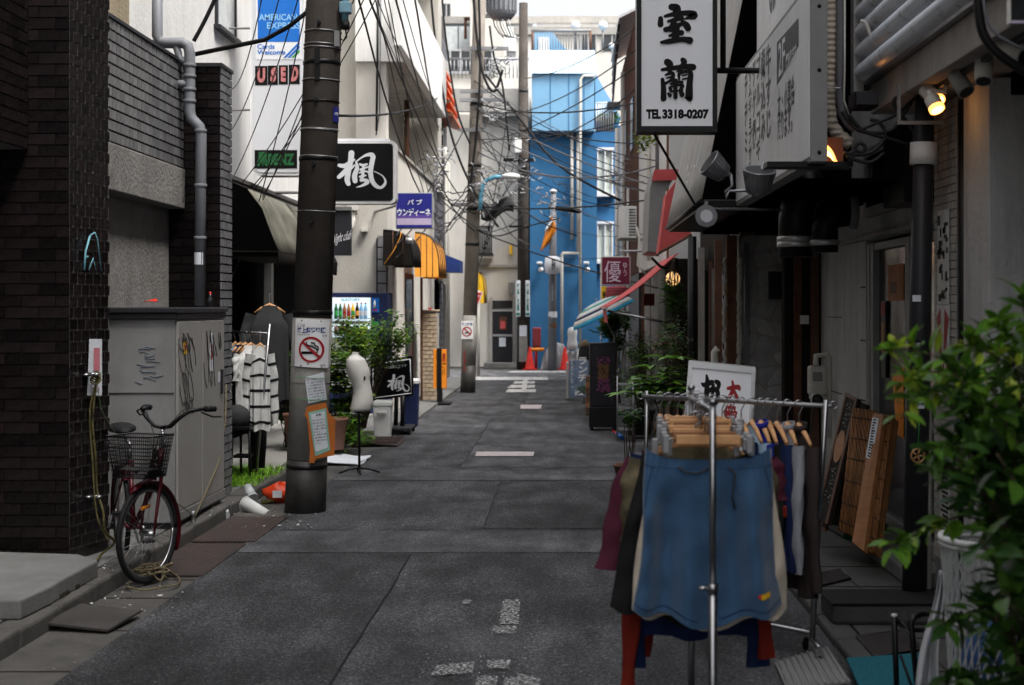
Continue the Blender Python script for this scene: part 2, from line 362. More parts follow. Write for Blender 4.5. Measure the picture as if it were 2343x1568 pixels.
M('roof_pale_blue', (.42, .60, .72), r=.5, v=.05, b=.05)
M('orange_tile', (.60, .12, .03), r=.5, v=.2, s=6, b=.1, rnd=.2)
M('orange_cloth', (.85, .36, .05), r=.7, v=.12, s=3, b=.1, dirt=.2, dc=(.45, .2, .05))
M('orange_plastic', (.85, .27, .02), r=.4, v=.08, b=0)
M('yellow_plastic', (.85, .50, .02), r=.45, v=.08, b=0)
M('red_plastic', (.65, .025, .015), r=.4, v=.12, b=0)
M('red_bag', (.75, .07, .02), r=.25, v=.15, b=.3, bs=30)
M('red_cloth', (.55, .09, .09), r=.75, v=.12, s=4, b=.1)
M('red_dull', (.30, .05, .06), r=.7, v=.2, s=4, b=.1, dirt=.2)
M('maroon', (.13, .012, .035), r=.5, v=.12, b=0)
M('navy', (.012, .02, .07), r=.5, v=.2, b=0)
M('canvas_grey', (.40, .385, .365), r=.8, v=.08, s=3, b=.15, dirt=.3, dc=(.2, .19, .18), ds=(2, 2, .4))
M('canvas_dark', (.014, .012, .010), spec=.08, r=.75, v=.3, s=3, b=.3)
M('canvas_mottled', (.15, .145, .115), r=.75, v=.6, s=2.5, b=.2, dirt=.7, dc=(.06, .06, .05))
M('rubber', (.008, .008, .009), spec=.25, r=.7, v=.3, b=.3, bs=120)
M('cable', (.006, .006, .007), spec=.3, r=.55, v=.2, b=0)
M('cable_grey', (.13, .13, .14), r=.5, v=.2, b=0)
M('insulator', (.33, .34, .36), r=.25, v=.1, b=0)
M('bike_red', (.07, .004, .009), r=.22, v=.1, b=0)
M('skin_plastic', (.72, .70, .66), r=.45, v=.04, b=0, dirt=.12, dc=(.4, .38, .34))
M('plastic_white', (.62, .63, .62), r=.4, v=.06, b=0, dirt=.25, dc=(.3, .29, .26))
M('tarp', (.30, .30, .31), r=.5, v=.15, s=2, b=.5, bs=8)
M('leaf_yellow', (.34, .44, .04), r=.4, v=.25, s=9, b=0, rnd=.35)
M('leaf_mid', (.07, .165, .02), r=.38, v=.25, s=9, b=0, rnd=.45)
M('leaf_bright', (.14, .30, .025), r=.38, v=.25, s=9, b=0, rnd=.35)
M('leaf_dark', (.026, .07, .014), r=.35, v=.25, s=9, b=0, rnd=.45)
M('grass_green', (.20, .42, .03), r=.6, v=.3, s=9, b=0, rnd=.4)
M('bark', (.07, .05, .035), r=.9, v=.3, s=12, b=.6)
M('terracotta', (.20, .10, .07), r=.8, v=.25, b=.3)
M('soil', (.03, .022, .016), r=.95, v=.4, s=20, b=.8)
M('paper', (.62, .65, .70), r=.7, v=.06, s=6, b=.1, dirt=.1, dc=(.4, .4, .4))
M('tape_orange', (.42, .12, .02), r=.45, v=.15, s=6, b=.2, bs=30)
M('tape_green', (.22, .42, .34), r=.45, v=.15, s=6, b=.1)
M('road_paint', (.60, .59, .57), r=.8, v=.12, s=14, b=.3, dirt=.7, dc=(.06, .06, .065), ds=(4, 4, 4), dr=(.5, .64))
for n_ in ('worn_paint', 'road_paint'):
    T_ = MATS[n_].node_tree; m_ = [n for n in T_.nodes if n.type == 'MAP_RANGE' and abs(n.inputs['To Max'].default_value - {'worn_paint': .95, 'road_paint': .7}[n_]) < .001][0]
    s_ = T_.nodes.new('ShaderNodeMath'); s_.operation = 'SUBTRACT'; s_.inputs[0].default_value = 1; T_.links.new(m_.outputs[0], s_.inputs[1]); T_.links.new(s_.outputs[0], T_.nodes['Principled BSDF'].inputs['Alpha'])
M('road_paint_pink', (.52, .46, .46), r=.8, v=.12, s=12, b=.3, dirt=.5, dc=(.12, .11, .11), ds=(3, 3, 3))
M('checker_plate', (.045, .034, .031), r=.55, v=.35, s=4, b=.4, bs=60, dirt=.45, dc=(.12, .045, .025), ds=(1.5, 1.5, 1.5))
M('iron', (.05, .045, .042), r=.6, v=.3, b=.4, bs=60)
M('teal_mat', (.012, .12, .16), r=.95, v=.3, s=60, b=1., bs=90)
M('rope', (.15, .12, .07), r=.9, v=.4, s=30, b=.3)
M('rope_yellow', (.07, .06, .02), r=.8, v=.95, s=14, b=.3)
for n_, c_ in (('cloth_denim', (.035, .085, .165)), ('cloth_cream', (.62, .54, .44)), ('cloth_black', (.012, .012, .013)), ('cloth_maroon', (.085, .018, .035)),
               ('cloth_camo', (.12, .10, .06)), ('cloth_navy', (.012, .022, .075)), ('cloth_redorange', (.19, .02, .012)), ('cloth_royal', (.02, .03, .30)),
               ('cloth_grey', (.30, .31, .34)), ('cloth_brown', (.045, .032, .032)), ('cloth_white', (.70, .70, .68)), ('cloth_lightblue', (.35, .48, .62)), ('cloth_charcoal', (.05, .05, .052))):
    M(n_, c_, r=.9, v=.10 if n_ != 'cloth_camo' else .6, s=14 if n_ != 'cloth_camo' else 9, b=.35, bs=150, spec=.15)
MATS['cloth_denim'].node_tree.nodes['Principled BSDF'].inputs['Sheen Weight'].default_value = .3
def glass_lamp(name, c, s_):
    return M(name, (.8, .7, .5), r=.3, b=0, emit=c, es=s_)
glass_lamp('lamp_glow', (1, .33, .06), 2.); glass_lamp('lamp_core', (1, .50, .14), 3.6); glass_lamp('lantern_glow', (1, .55, .2), .6)
for nm in ('leaf_yellow', 'leaf_mid', 'leaf_bright', 'leaf_dark', 'grass_green'):
    p_ = MATS[nm].node_tree.nodes['Principled BSDF']; NN = MATS[nm].node_tree.nodes; LL = MATS[nm].node_tree.links.new
    tr = NN.new('ShaderNodeBsdfTranslucent'); ms = NN.new('ShaderNodeMixShader'); ms.inputs[0].default_value = .35; out_ = [n for n in NN if n.type == 'OUTPUT_MATERIAL'][0]
    LL(p_.inputs['Base Color'].links[0].from_socket, tr.inputs[0]); LL(p_.outputs[0], ms.inputs[1]); LL(tr.outputs[0], ms.inputs[2]); LL(ms.outputs[0], out_.inputs[0])
asphalt('asphalt', (.040, .041, .045), (.17, .17, .175), patch=.5); asphalt('asphalt_dark', (.029, .0295, .032), (.13, .13, .135), 5.); asphalt('asphalt_pale', (.066, .067, .072), (.16, .16, .165), 9.)
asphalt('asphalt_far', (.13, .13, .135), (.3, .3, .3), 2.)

# ------------------------------------------------------------------ ground
ST = dict(kind='structure')
bx(None, 'ground', 'concrete_dark', -90, 90, -25, 160, -.5, -.02, **ST)
def sheet(name, mat, x0, x1, y0, y1, z, kind='structure'):
    m = MB(); m.quad((x0, y0, z), (x1, y0, z), (x1, y1, z), (x0, y1, z)); return m.build(name, mat, None, kind=kind)
RX0, RX1 = -2.3, 1.36
sheet('road', 'asphalt', RX0, RX1, -20, 36.2, 0)
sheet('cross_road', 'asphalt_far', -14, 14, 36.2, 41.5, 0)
sheet('gutter', 'gutter_conc', -2.72, RX0, -20, 36.2, -.004)
# relaid strips of asphalt, each a little proud of the old surface
for (px0, px1, ya, yb, mt_) in ((-2.3, -1.05, 5.5, 10.45, 'asphalt_dark'), (-2.3, 1.36, 10.55, 11.55, 'asphalt_pale'), (-.62, 1.36, 11.7, 14.8, 'asphalt_dark'),
                                (-2.28, 1.36, 14.95, 15.9, 'asphalt_pale'), (-1.1, 1.36, 16.2, 22.5, 'asphalt_pale'), (-2.1, -1.12, 20.5, 23.5, 'asphalt_pale'), (-.7, 1.3, 27., 33, 'asphalt_pale')):
    sheet('road_patch', mt_, px0, px1, ya, yb, .004)
m = MB()
for (xa, ya, xb, yb) in ((-1.05, 5.9, -1.05, 10.4), (-2.3, 10.5, 1.36, 10.52), (-2.3, 11.6, 1.36, 11.62), (-.62, 11.65, -.62, 14.9), (-2.3, 14.92, 1.36, 14.93), (-2.2, 15.95, 1.36, 15.96), (-1.1, 16.2, -1.1, 22.5), (-2.2, 22.55, 1.36, 22.5), (-.7, 24, -.7, 33)):
    n_ = 14; L_ = []
    for i in range(n_ + 1):
        t = i / n_; L_.append(Vector((xa + (xb - xa) * t + R.uniform(-.006, .006), ya + (yb - ya) * t + R.uniform(-.006, .006), .008)))
    d_ = (L_[-1] - L_[0]).normalized(); nn = Vector((-d_.y, d_.x, 0)) * .005
    for a, b_ in zip(L_, L_[1:]): m.quad(a - nn, b_ - nn, b_ + nn, a + nn)
m.build('road_seam', M('seam', (.016, .016, .018), r=.9, v=.5, s=6, b=0), None, kind='structure')
def paint(name, label, polys, mat='road_paint', group=None, z=.013):
    m = MB()
    for pl in polys: m.add([(a, b_, z) for a, b_ in pl], [list(range(len(pl)))])
    o = m.build(name, mat, None); return tag(o, None, None, None, 'structure')
def gp(px, py): Y = GY(py); return ((px - VX) / F * Y, Y)
paint('road_marking', '', [[gp(*q) for q in ((1065, 871), (1254, 871), (1252, 864), (1075, 864))]])
paint('road_marking', '', [[gp(*q) for q in ((1159, 854), (1296, 854), (1292, 850), (1170, 850))]])
for pl in (((1156, 899), (1225, 899), (1226, 892), (1163, 892)), ((1160, 889), (1223, 889), (1224, 882), (1170, 882)), ((1172, 879), (1222, 879), (1224, 874), (1178, 874)), ((1192, 899), (1203, 899), (1207, 871), (1196, 871))):
    paint('road_marking', '', [[gp(*q) for q in pl]], z=.013 if pl[0][0] != 1192 else .018)
paint('road_marking', '', [[gp(*q) for q in ((1190, 937), (1237, 937), (1239, 928), (1191, 928))]], 'road_paint_pink')
paint('road_marking', '', [[gp(*q) for q in ((1087, 1046), (1220, 1046), (1222, 1036), (1090, 1036))]], 'road_paint_pink')
# worn remains of a painted sign on the near road: flakes of paint
for pl in (((1146, 1402), (1188, 1402), (1190, 1377), (1150, 1377)), ((1143, 1433), (1186, 1433), (1188, 1405), (1146, 1405)), ((1124, 1454), (1178, 1454), (1184, 1437), (1130, 1437)), ((1055, 1386), (1075, 1386), (1078, 1377), (1060, 1377)),
           ((1110, 1535), (1164, 1535), (1168, 1516), (1118, 1516)), ((1085, 1575), (1135, 1575), (1138, 1553), (1092, 1553)), ((1150, 1575), (1200, 1575), (1204, 1555), (1156, 1555)), ((985, 1552), (1080, 1545), (1085, 1520), (1000, 1528)), ((1180, 1545), (1240, 1560), (1230, 1580), (1200, 1575))):
    paint('road_marking', '', [[gp(*q) for q in pl]], 'worn_paint')
fl = MB()
def flakes(px0, px1, py0, py1, nn, smax, keep=1.):
    for _ in range(nn):
        px, py = R.uniform(px0, px1), R.uniform(py0, py1); xx, yy = gp(px, py); r_ = R.uniform(.2, 1) ** 2 * smax
        k = R.randint(5, 8); fl.add([(xx + r_ * R.uniform(.6, 1.1) * math.cos(2 * PI * i / k), yy + r_ * 1.6 * R.uniform(.6, 1.1) * math.sin(2 * PI * i / k), .014 + R.uniform(0, .003)) for i in range(k)], [list(range(k))])
flakes(1128, 1186, 1378, 1402, 20, .008); flakes(1140, 1186, 1405, 1432, 30, .009)
flakes(1112, 1165, 1516, 1534, 30, .009)
flakes(960, 1230, 1500, 1568, 120, .005); flakes(800, 940, 1308, 1322, 60, .005); flakes(1180, 1230, 1380, 1560, 50, .005)
tag(fl.build('worn_road_marking', 'road_paint', None, kind='stuff'), None, None, None, 'stuff')
# kerb of separate stones, pavements
kb = tag(bpy.data.objects.new('kerb', None), None, None, None, 'structure'); COL.objects.link(kb)
for side, x0, x1, zt in ((0, -2.88, -2.72, .1), (1, RX1, 1.5, .05)):
    ks = MB().box(0, x1 - x0, 0, .592, -.1, zt).build('kerb_stone', 'gutter_conc' if side == 0 else 'concrete_dark', kb, bevel=.018)
    yy = 5.2
    ks.location = (x0, yy, 0)
    for i in range(1, 26 if side == 0 else 44):
        if side == 0 and 20.4 < yy + .6 * i: break
        c = ks.copy(); COL.objects.link(c); c.location = (x0 + R.uniform(-.006, .006), yy + .6 * i, R.uniform(-.006, .004)); c.rotation_euler = (0, 0, R.uniform(-.012, .012))
bx(None, 'pavement', 'concrete', -6, -2.885, -15, 14.2, -.1, .095, **ST)
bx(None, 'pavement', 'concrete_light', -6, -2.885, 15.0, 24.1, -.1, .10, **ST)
bx(None, 'pavement', 'concrete', -3.2, -2.2, 20.4, 35.5, -.1, .05, **ST)
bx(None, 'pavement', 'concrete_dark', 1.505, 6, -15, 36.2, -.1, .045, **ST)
sheet('soil', 'soil', -3.9, -2.885, 14.2, 15.0, .07)
# joints in the right pavement
m = MB()
for yv in (6.9, 7.6, 9.0, 9.7, 10.5, 11.6): m.box(1.5, 2.3, yv, yv + .012, .046, .049)
m.box(1.74, 1.75, 5, 9.2, .046, .0485); m.build('pavement_joint', 'soil', None, kind='structure')

# ------------------------------------------------------------------ near-left brick building
t = thing('brick_building', 'dark brown brick building corner at the left edge with a white poster', 'building', (-3.3, 9.7, .1))
FB = Vector((.2, 1, 0)).normalized()
bx(t, 'upper_wall', 'mortar', -9, -3.395, -3, 9.585, 2.7, 11)
m = MB(); c0 = Vector((-3.125, 9.6, .1)); e = c0 + FB * .5
m.prism([(-9, 9.6, .1), c0, e, (-9, e.y, .1)], (0, 0, 10.9)); m.build('wall', 'mortar', t)
bx(t, 'porch_wall', 'brick_dark', -9, -4.6, -3, 9.6, .1, 2.7)
course_wall(t, c0 + Vector((.003, 0, 0)) - FB * .006, FB, .511, .1, 4.2, .092, .065, .008, .0025, 'brick_dark', limit=300)
f2 = thing('brick_wall', 'dark brick wall facing the street end below the porch soffit at far left', 'wall', (-4, 9.5, .1))
bx(f2, 'wall', 'mortar_dark', -4.6, -3.128, 9.592, 9.598, .1, 4.3)
course_wall(f2, (-4.5, 9.592, .1), (1, 0, 0), 1.375, .1, 4.2, .2095, .0665, .0065, .008, 'brick_dark', limit=300, skip=lambda c: c.x < -3.50 and c.z > 2.68)
f3 = thing('brick_wall', 'brick side wall hanging over the porch at the top left corner', 'wall', (-3.4, 9, 2.7))
bx(f3, 'wall', 'mortar_dark', -3.393, -3.388, 5.5, 9.575, 2.702, 4.6)
course_wall(f3, (-3.386, 6.5, 2.7), (0, 1, 0), 3.08, 2.7, 4.5, .2095, .0665, .0065, .008, 'brick_dark', limit=300)
def flap(pxa, pya, pxb, pyb, Y): return X(pxa, Y), X(pxb, Y), Z(pyb, Y), Z(pya, Y)
# poster and graffiti on the corner face
def onB(px, py):                       # point on the angled face seen at px, py
    # ray (px) meets line c0 + s*FB
    k = (px - VX) / F; s_ = (k * c0.y - c0.x) / (FB.x - k * FB.y); q = c0 + FB * s_; q.z = CH + (VY - py) / F * q.y
    return q + Vector((.028, -.006, 0))
ps = thing('poster', 'torn white poster with a pink square taped to the brick corner', 'poster', tuple(onB(208, 905)))
a, b_, c_, d_ = onB(190, 905), onB(224, 905), onB(224, 776), onB(195, 776); MB().prism([a, b_, c_, d_], (.002, -.004, 0)).build('sheet', 'paper', ps)
off = Vector((.006, -.008, 0)); MB().quad(*[onB(*q) + off for q in ((204, 848), (218, 848), (218, 796), (204, 796))]).build('pink_panel', M('pink', (.55, .18, .22), b=0), ps)
MB().quad(*[onB(*q) + off for q in ((199, 893), (218, 893), (218, 886), (199, 886))]).build('print_line', M('pinkish', (.5, .4, .42), b=0), ps)
gm = MB()
for ln in (((183, 618), (186, 575), (196, 540)), ((196, 540), (207, 533), (213, 548), (222, 620)), ((194, 618), (203, 592), (210, 618)), ((186, 590), (192, 588))):
    pts = [onB(*q) + Vector((.003, -.004, 0)) for q in ln]; gm.tube(pts, .0075, 5, sx=.3)
tag(gm.build('graffiti', M('spray_blue', (.16, .38, .45), v=.3, b=0), None), 'pale blue arched graffiti tag sprayed on the brick corner', 'graffiti')
for i, (px, py) in enumerate(((200, 857), (206, 1136))):
    q = onB(px - 12, py); hk = thing('standpipe_tap', ('chrome tap on the brick corner with yellow rope knotted round it', 'bare chrome tap low on the brick corner above the step')[i], 'tap', tuple(q))
    nn = Vector((FB.y, -FB.x, 0)); tb(hk, 'spout', 'steel', [q, q + nn * .075], .012); MB().lathe([(.0, 0), (.02, .004), (.022, .014), (.012, .02), (0, .021)], q + nn * .07 - Vector((0, 0, .01)), 12).build('handle', 'steel', hk)
    MB().lathe([(.028, 0), (.03, .008), (0, .012)], q - Vector((0, 0, .005)), 12).build('flange', 'steel', hk)
# concrete step slab
t = thing('concrete_step', 'cracked concrete entrance slab at the bottom left corner', 'step', (-3.2, 8.4, .095))
m = MB(); ring = [(-4.6, 7.8), (-2.79, 7.8), (-2.77, 8.2), (-2.775, 8.5), (-2.77, 9.03), (-2.95, 9.25), (-4.6, 9.55)]
m.prism([(a, b_, .096) for a, b_ in ring], (0, 0, .105)); m.build('slab', 'concrete', t, bevel=.012)
for ya, yb in ((8.35, 8.5), (8.62, 8.68)): bx(t, 'broken_gap', 'soil', -2.79, -2.768, ya, yb, .1, .125)

# ------------------------------------------------------------------ recess wall with tiles, downpipe, column
t = thing('tiled_building', 'grey tiled upper wall over a rough concrete band behind the metal cabinet', 'building', (-3.6, 12, .1))
bx(t, 'upper_wall', 'mortar_dark', -9, -3.215, 10.12, 12.795, 2.87, 3.745)
bx(t, 'concrete_band', 'concrete_rough', -9, -3.19, 10.11, 12.79, 2.53, 2.868, bevel=.01)
bx(t, 'lower_wall', 'concrete_rough', -9, -3.33, 10.12, 12.795, .1, 2.53)
bx(t, 'parapet_wall', 'stucco_ochre', -9, -3.75, 10.14, 13.1, 3.75, 10)
bx(t, 'grey_pier', 'concrete_rough', -3.75, -3.66, 10.14, 11.95, 3.75, 9.9)
course_wall(t, (-3.215, 10.13, 2.87), (0, 1, 0), 2.66, 2.875, 3.745, .094, .067, .0125, .012, 'tile_grey', name='tile', bond=0, limit=300)
bx(t, 'coping', 'metal_dark', -3.8, -3.19, 10.12, 12.8, 3.75, 3.775)
t = thing('brick_column', 'dark brick column with a flat top beside the downpipe', 'column', (-3.2, 13, .1))
bx(t, 'core', 'mortar_dark', -4.2, -2.905, 12.815, 13.22, .1, 3.73)
course_wall(t, (-3.33, 12.812, .1), (1, 0, 0), .43, .1, 3.73, .2095, .0665, .0065, .008, 'brick_dark', limit=230)
course_wall(t, (-2.902, 12.82, .1), (0, 1, 0), .40, .1, 3.73, .092, .062, .011, .012, 'tile_grey', name='side_tile', limit=260)
bx(t, 'cap', 'metal_dark', -4.2, -2.88, 12.79, 13.24, 3.735, 3.765)
# downpipes
t = thing('downpipe', 'thick grey downpipe with elbows running down beside the brick column', 'pipe', (-3.05, 12.6, 1.75))
YP = 12.62
def pp(*q): return [P(a, b_, YP) for a, b_ in q]
tb(t, 'upper_pipe', 'pipe_grey', pp((360, -60), (360, 84), (366, 96), (380, 99), (418, 99), (430, 106), (434, 122), (434, 255), (437, 270), (446, 280), (456, 290), (460, 306), (457, 700)), .045, 14)
for px, py in ((434, 150), (434, 175), (434, 205), (434, 232), (459, 300), (459, 425), (458, 545)): MB().lathe([(.05, -.014), (.053, -.01), (.053, .01), (.05, .014)], P(px, py, YP), 16).build('pipe_collar', 'pipe_grey', t)
tb(t, 'branch_pipe', 'pipe_grey', pp((345, 100), (385, 100), (402, 106), (408, 122), (410, 134), (424, 144)), .032, 12)
tb(t, 'wall_bracket', 'pipe_grey', [P(434, 193, YP), P(402, 193, YP)], .035, 12)
MB().lathe([(.0465, -.05), (.0468, .05)], P(457, 592, YP), 16).build('sticker', 'paper', t)
# cabinet
t = thing('metal_cabinet', 'grey metal street cabinet with graffiti on its doors beside the bicycle', 'cabinet', (-3, 11.6, .1))
CX0, CX1, CY0, CY1 = -3.32, -2.82, 11.0, 12.55
bx(t, 'body', 'metal_grey', CX0, CX1, CY0, CY1, .14, 1.62, bevel=.006)
bx(t, 'base', 'metal_dark', CX0 + .01, CX1 - .02, CY0 + .02, CY1 - .01, .1, .14)
bx(t, 'top_rail', 'metal_dark', CX0 - .02, CX1 + .02, CY0 - .03, CY1 + .03, 1.62, 1.66, bevel=.006)
bx(t, 'top_cap', 'metal_dark', CX0 - .03, CX1 + .035, CY0 - .045, CY1 + .045, 1.661, 1.705, bevel=.01)
for ya, yb in ((CY0 + .03, 11.76), (11.79, CY1 - .03)):
    d = bx(t, 'door', 'metal_door', CX1, CX1 + .018, ya, yb, .22, 1.60, bevel=.004)
bx(t, 'door_frame', 'metal_grey', CX1, CX1 + .022, CY0 + .005, CY1 - .005, .145, .212, bevel=.003)
bx(t, 'handle', 'metal_dark', CX1 + .019, CX1 + .035, 12.38, 12.42, 1.0, 1.2)
bx(t, 'side_seam', 'metal_dark', CX0 + .01, CX1 - .004, CY0 - .006, CY0 - .001, 1.08, 1.086)
m = MB(); R2 = random.Random(3)
def scrib(y0, z0, w_, h_, k):          # looping pen tag
    pts = []; a = R2.uniform(0, 6)
    for i in range(k * 8):
        t_ = i / (k * 8); a += R2.uniform(.35, .8)
        pts.append(Vector((CX1 + .0215, y0 + w_ * (t_ * .8 + .15 * math.cos(a)), z0 + h_ * (.5 + .45 * math.sin(a * .9)))))
    m.tube(pts, .0024, 4, sx=1)
for ar in ((11.08, 1.2, .5, .3, 5), (11.12, .98, .4, .26, 5), (11.1, 1.38, .5, .14, 4), (11.2, .9, .35, .12, 6), (11.85, 1.05, .42, .5, 4), (11.95, 1.3, .35, .2, 4), (12.3, 1.35, .12, .16, 3)): scrib(*ar)
tag(m.build('graffiti', 'ink_grey', None), 'looping black pen graffiti across the cabinet doors', 'graffiti')
m = MB()
for k in range(13): x_ = -3.10 + R2.uniform(-.03, .12); z_ = 1.42 - k * .021; m.tube([Vector((x_, CY0 - .003, z_)), Vector((x_ + .03, CY0 - .003, z_ - R2.uniform(-.012, .02))), Vector((x_ + R2.uniform(.05, .12), CY0 - .003, z_ + R2.uniform(-.02, .01)))], .0028, 4)
tag(m.build('graffiti', M('faded_blue', (.13, .16, .20), b=0), None), 'faded blue scribble on the side of the cabinet', 'graffiti')
for i, (y_, z_, w_, h_, mt_, lb) in enumerate(((11.18, 1.36, .1, .09, 'yellow_plastic', 'small red and yellow sticker among the graffiti on the cabinet'), (12.02, 1.2, .09, .3, 'paper', 'white and red paper slip stuck on the second cabinet door'), (12.3, 1.1, .07, .08, 'paper', 'tiny pale sticker near the cabinet handle'))):
    s_ = thing('sticker', lb, 'sticker', (CX1 + .02, y_, z_)); bx(s_, 'sheet', mt_, CX1 + .0185, CX1 + .0205, y_, y_ + w_, z_, z_ + h_)
    if i < 2: bx(s_, 'print', 'ink_red', CX1 + .0207, CX1 + .0215, y_ + w_ * .2, y_ + w_ * .8, z_ + h_ * .3, z_ + h_ * .7)
t = thing('crumpled_wrapper', 'red and white snack wrapper lying on top of the cabinet', 'litter', (-3.05, 11.1, 1.706))
m = MB(); q = P(345, 690, 11.05); m.add([q + Vector(v_) for v_ in ((-.05, 0, .0), (.0, .02, .012), (.05, 0, .0), (0, -.03, .003), (.03, .03, .02))], [(0, 1, 3), (1, 2, 3), (1, 4, 2)]); m.build('wrapper', 'red_plastic', t, solid=.003)
t = thing('small_bottle', 'small dark bottle standing on the cabinet cap by the column', 'bottle', (-2.93, 12.5, 1.706))
MB().lathe([(0, 0), (.022, 0), (.022, .07), (.009, .09), (.009, .11), (0, .11)], (-2.9, 12.45, 1.706), 12).build('body', 'glass_dark', t); MB().lathe([(.011, .11), (.011, .125), (0, .125)], (-2.9, 12.45, 1.706), 10).build('cap', 'red_plastic', t)

# ------------------------------------------------------------------ white building behind (alley side) with awning shop
t = thing('white_building', 'tall white stucco building behind the first utility pole', 'building', (-4.5, 18, .1))
bx(t, 'wall', 'stucco_white', -10, -3.9, 13.4, 24.0, 3.16, 9.5)
bx(t, 'shop_wall', 'black_void', -10, -4.05, 13.45, 23.9, .1, 3.1)  # wall coloured black to stand for the unlit shop interior
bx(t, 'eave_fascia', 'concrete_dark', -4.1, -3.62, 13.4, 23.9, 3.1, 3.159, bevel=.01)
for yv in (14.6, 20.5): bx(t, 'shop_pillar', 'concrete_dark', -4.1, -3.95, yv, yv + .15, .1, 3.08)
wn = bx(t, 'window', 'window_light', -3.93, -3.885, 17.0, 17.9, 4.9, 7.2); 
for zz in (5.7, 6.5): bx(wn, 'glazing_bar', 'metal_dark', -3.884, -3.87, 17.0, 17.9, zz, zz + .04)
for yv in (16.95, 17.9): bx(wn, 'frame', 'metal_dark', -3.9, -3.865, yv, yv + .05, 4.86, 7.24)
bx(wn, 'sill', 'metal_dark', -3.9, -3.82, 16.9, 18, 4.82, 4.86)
# shop doorway and window, coloured black to stand for the unlit interior
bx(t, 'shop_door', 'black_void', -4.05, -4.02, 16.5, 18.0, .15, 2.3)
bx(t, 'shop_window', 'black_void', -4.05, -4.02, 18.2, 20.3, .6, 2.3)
# curved awning
t = thing('shop_awning', 'dark curved fabric awning with a pale mottled front over the clothes shop', 'awning', (-3.5, 17, 2.2))
pr = [(-3.9, 3.05), (-3.5, 3.03), (-3.25, 2.92), (-3.1, 2.72), (-3.0, 2.45), (-2.93, 2.28)]
def awn(y0, y1, pr, nm, mt_, tt):
    m = MB(); n_ = len(pr); fs = [(i, i + 1, n_ + i + 1, n_ + i) for i in range(n_ - 1)]
    return m.add([(a, y0, z) for a, z in pr] + [(a, y1, z) for a, z in pr], fs, True).build(nm, mt_, tt, solid=.012)
awn(15.6, 19.6, pr[:3], 'canopy_top', 'canvas_dark', t); awn(15.6, 19.6, pr[2:], 'canopy', 'canvas_mottled', t)
MB().prism([(a, 15.6, z) for a, z in pr[::-1]] + [(-3.9, 15.6, 2.28)], (0, .02, 0)).build('end_panel', 'black_void', t)  # black sheet stands for the shade inside the awning's open end
awn(15.58, 19.62, [(-3.9, 2.28), (-2.93, 2.28), (-2.94, 2.12)], 'valance', 'canvas_dark', t)
t = thing('black_signboard', 'small black signboard with scratched white lettering behind the pole', 'sign', (-3.1, 21, 2.6))
bx(t, 'board', 'metal_dark', X(752, 21), X(803, 21), 21, 21.08, Z(585, 21), Z(482, 21)); bx(t, 'top_rail', 'concrete', X(745, 21), X(803, 21), 20.97, 21.1, Z(482, 21), Z(474, 21))
text(t, 'Night club', (X(757, 21), 20.995, Z(565, 21)), (1, 0, .25), .26, .16, MATS['ink_white'], shear=.3)
# tall illuminated sign
YA = 17.5; t = thing('vertical_sign', 'tall white box sign with a blue card panel and USED written on it', 'sign', (X(640, YA), YA, Z(405, YA)))
x0, x1, z0, z1 = X(572, YA), X(702, YA), Z(402, YA), Z(-160, YA)
def rrect(x0, x1, z0, z1, r, y, n=5):
    out = []
    for cx_, cz, a in ((x1 - r, z1 - r, 0), (x0 + r, z1 - r, 90), (x0 + r, z0 + r, 180), (x1 - r, z0 + r, 270)):
        for i in range(n + 1): b_ = math.radians(a + 90 * i / n); out.append((cx_ + r * math.cos(b_), y, cz + r * math.sin(b_)))
    return out[::-1]
MB().prism(rrect(x0, x1, z0, z1, .12, YA), (0, .28, 0)).build('casing', 'sign_white_dirty', t)
MB().prism(rrect(x0 + .035, x1 - .035, z0 + .035, z1, .1, YA - .008), (0, .008, 0)).build('face', 'sign_white', t)
def pnl(nm, mt_, pa, pb, pc, pd, d=.012): return bx(t, nm, mt_, X(pa, YA), X(pc, YA), YA - d, YA - .008, Z(pd, YA), Z(pb, YA))
pnl('card_panel_white', 'ink_white', 586, -60, 690, 137); pnl('card_panel_blue', 'amex_blue', 590, -60, 686, 97, .0135)
yy = YA - .0155
text(t, 'AMERICAN', (X(593, YA), yy, Z(48, YA)), (1, 0, 0), X(680, YA) - X(593, YA), .075, MATS['amex_sky'], .02); text(t, 'EXPRESS', (X(611, YA), yy, Z(67, YA)), (1, 0, 0), X(687, YA) - X(611, YA), .075, MATS['amex_sky'], .02)
text(t, 'Cards', (X(589, YA), yy, Z(113, YA)), (1, 0, 0), X(629, YA) - X(589, YA), .055, MATS['amex_blue'], .02); text(t, 'Welcome', (X(589, YA), yy, Z(126, YA)), (1, 0, 0), X(653, YA) - X(589, YA), .055, MATS['amex_blue'], .02)
for i, mt_ in enumerate(('amex_blue', 'amex_blue', 'green_paint')):
    q = 649 + i * 9; MB().quad((X(q, YA), yy, Z(133, YA)), (X(q + 6, YA), yy, Z(133, YA)), (X(686, YA), yy, Z(133 - (680 - q) , YA)), (X(686, YA), yy, Z(126 - (680 - q), YA))).build('stripe', mt_, t)
for i, (a, b_, ch) in enumerate(((584, 612, 'U'), (613, 636, 'S'), (638, 659, 'E'), (661, 686, 'D'))):
    d = pnl('letter_block', 'ink', a, 152 - i, b_, 196 - i); text(d, ch, (X(a + 5, YA), YA - .0135, Z(190 - i, YA)), (1, 0, 0), X(b_ - 5, YA) - X(a + 5, YA), .17, MATS['spray_pink'], .06, .1 * (i % 2))
pnl('dark_block', 'ink', 583, 344, 680, 386); text(t, '黒BENZ', (X(588, YA), YA - .0135, Z(382, YA)), (1, 0, 0), X(674, YA) - X(588, YA), .17, MATS['spray_green'], .05)
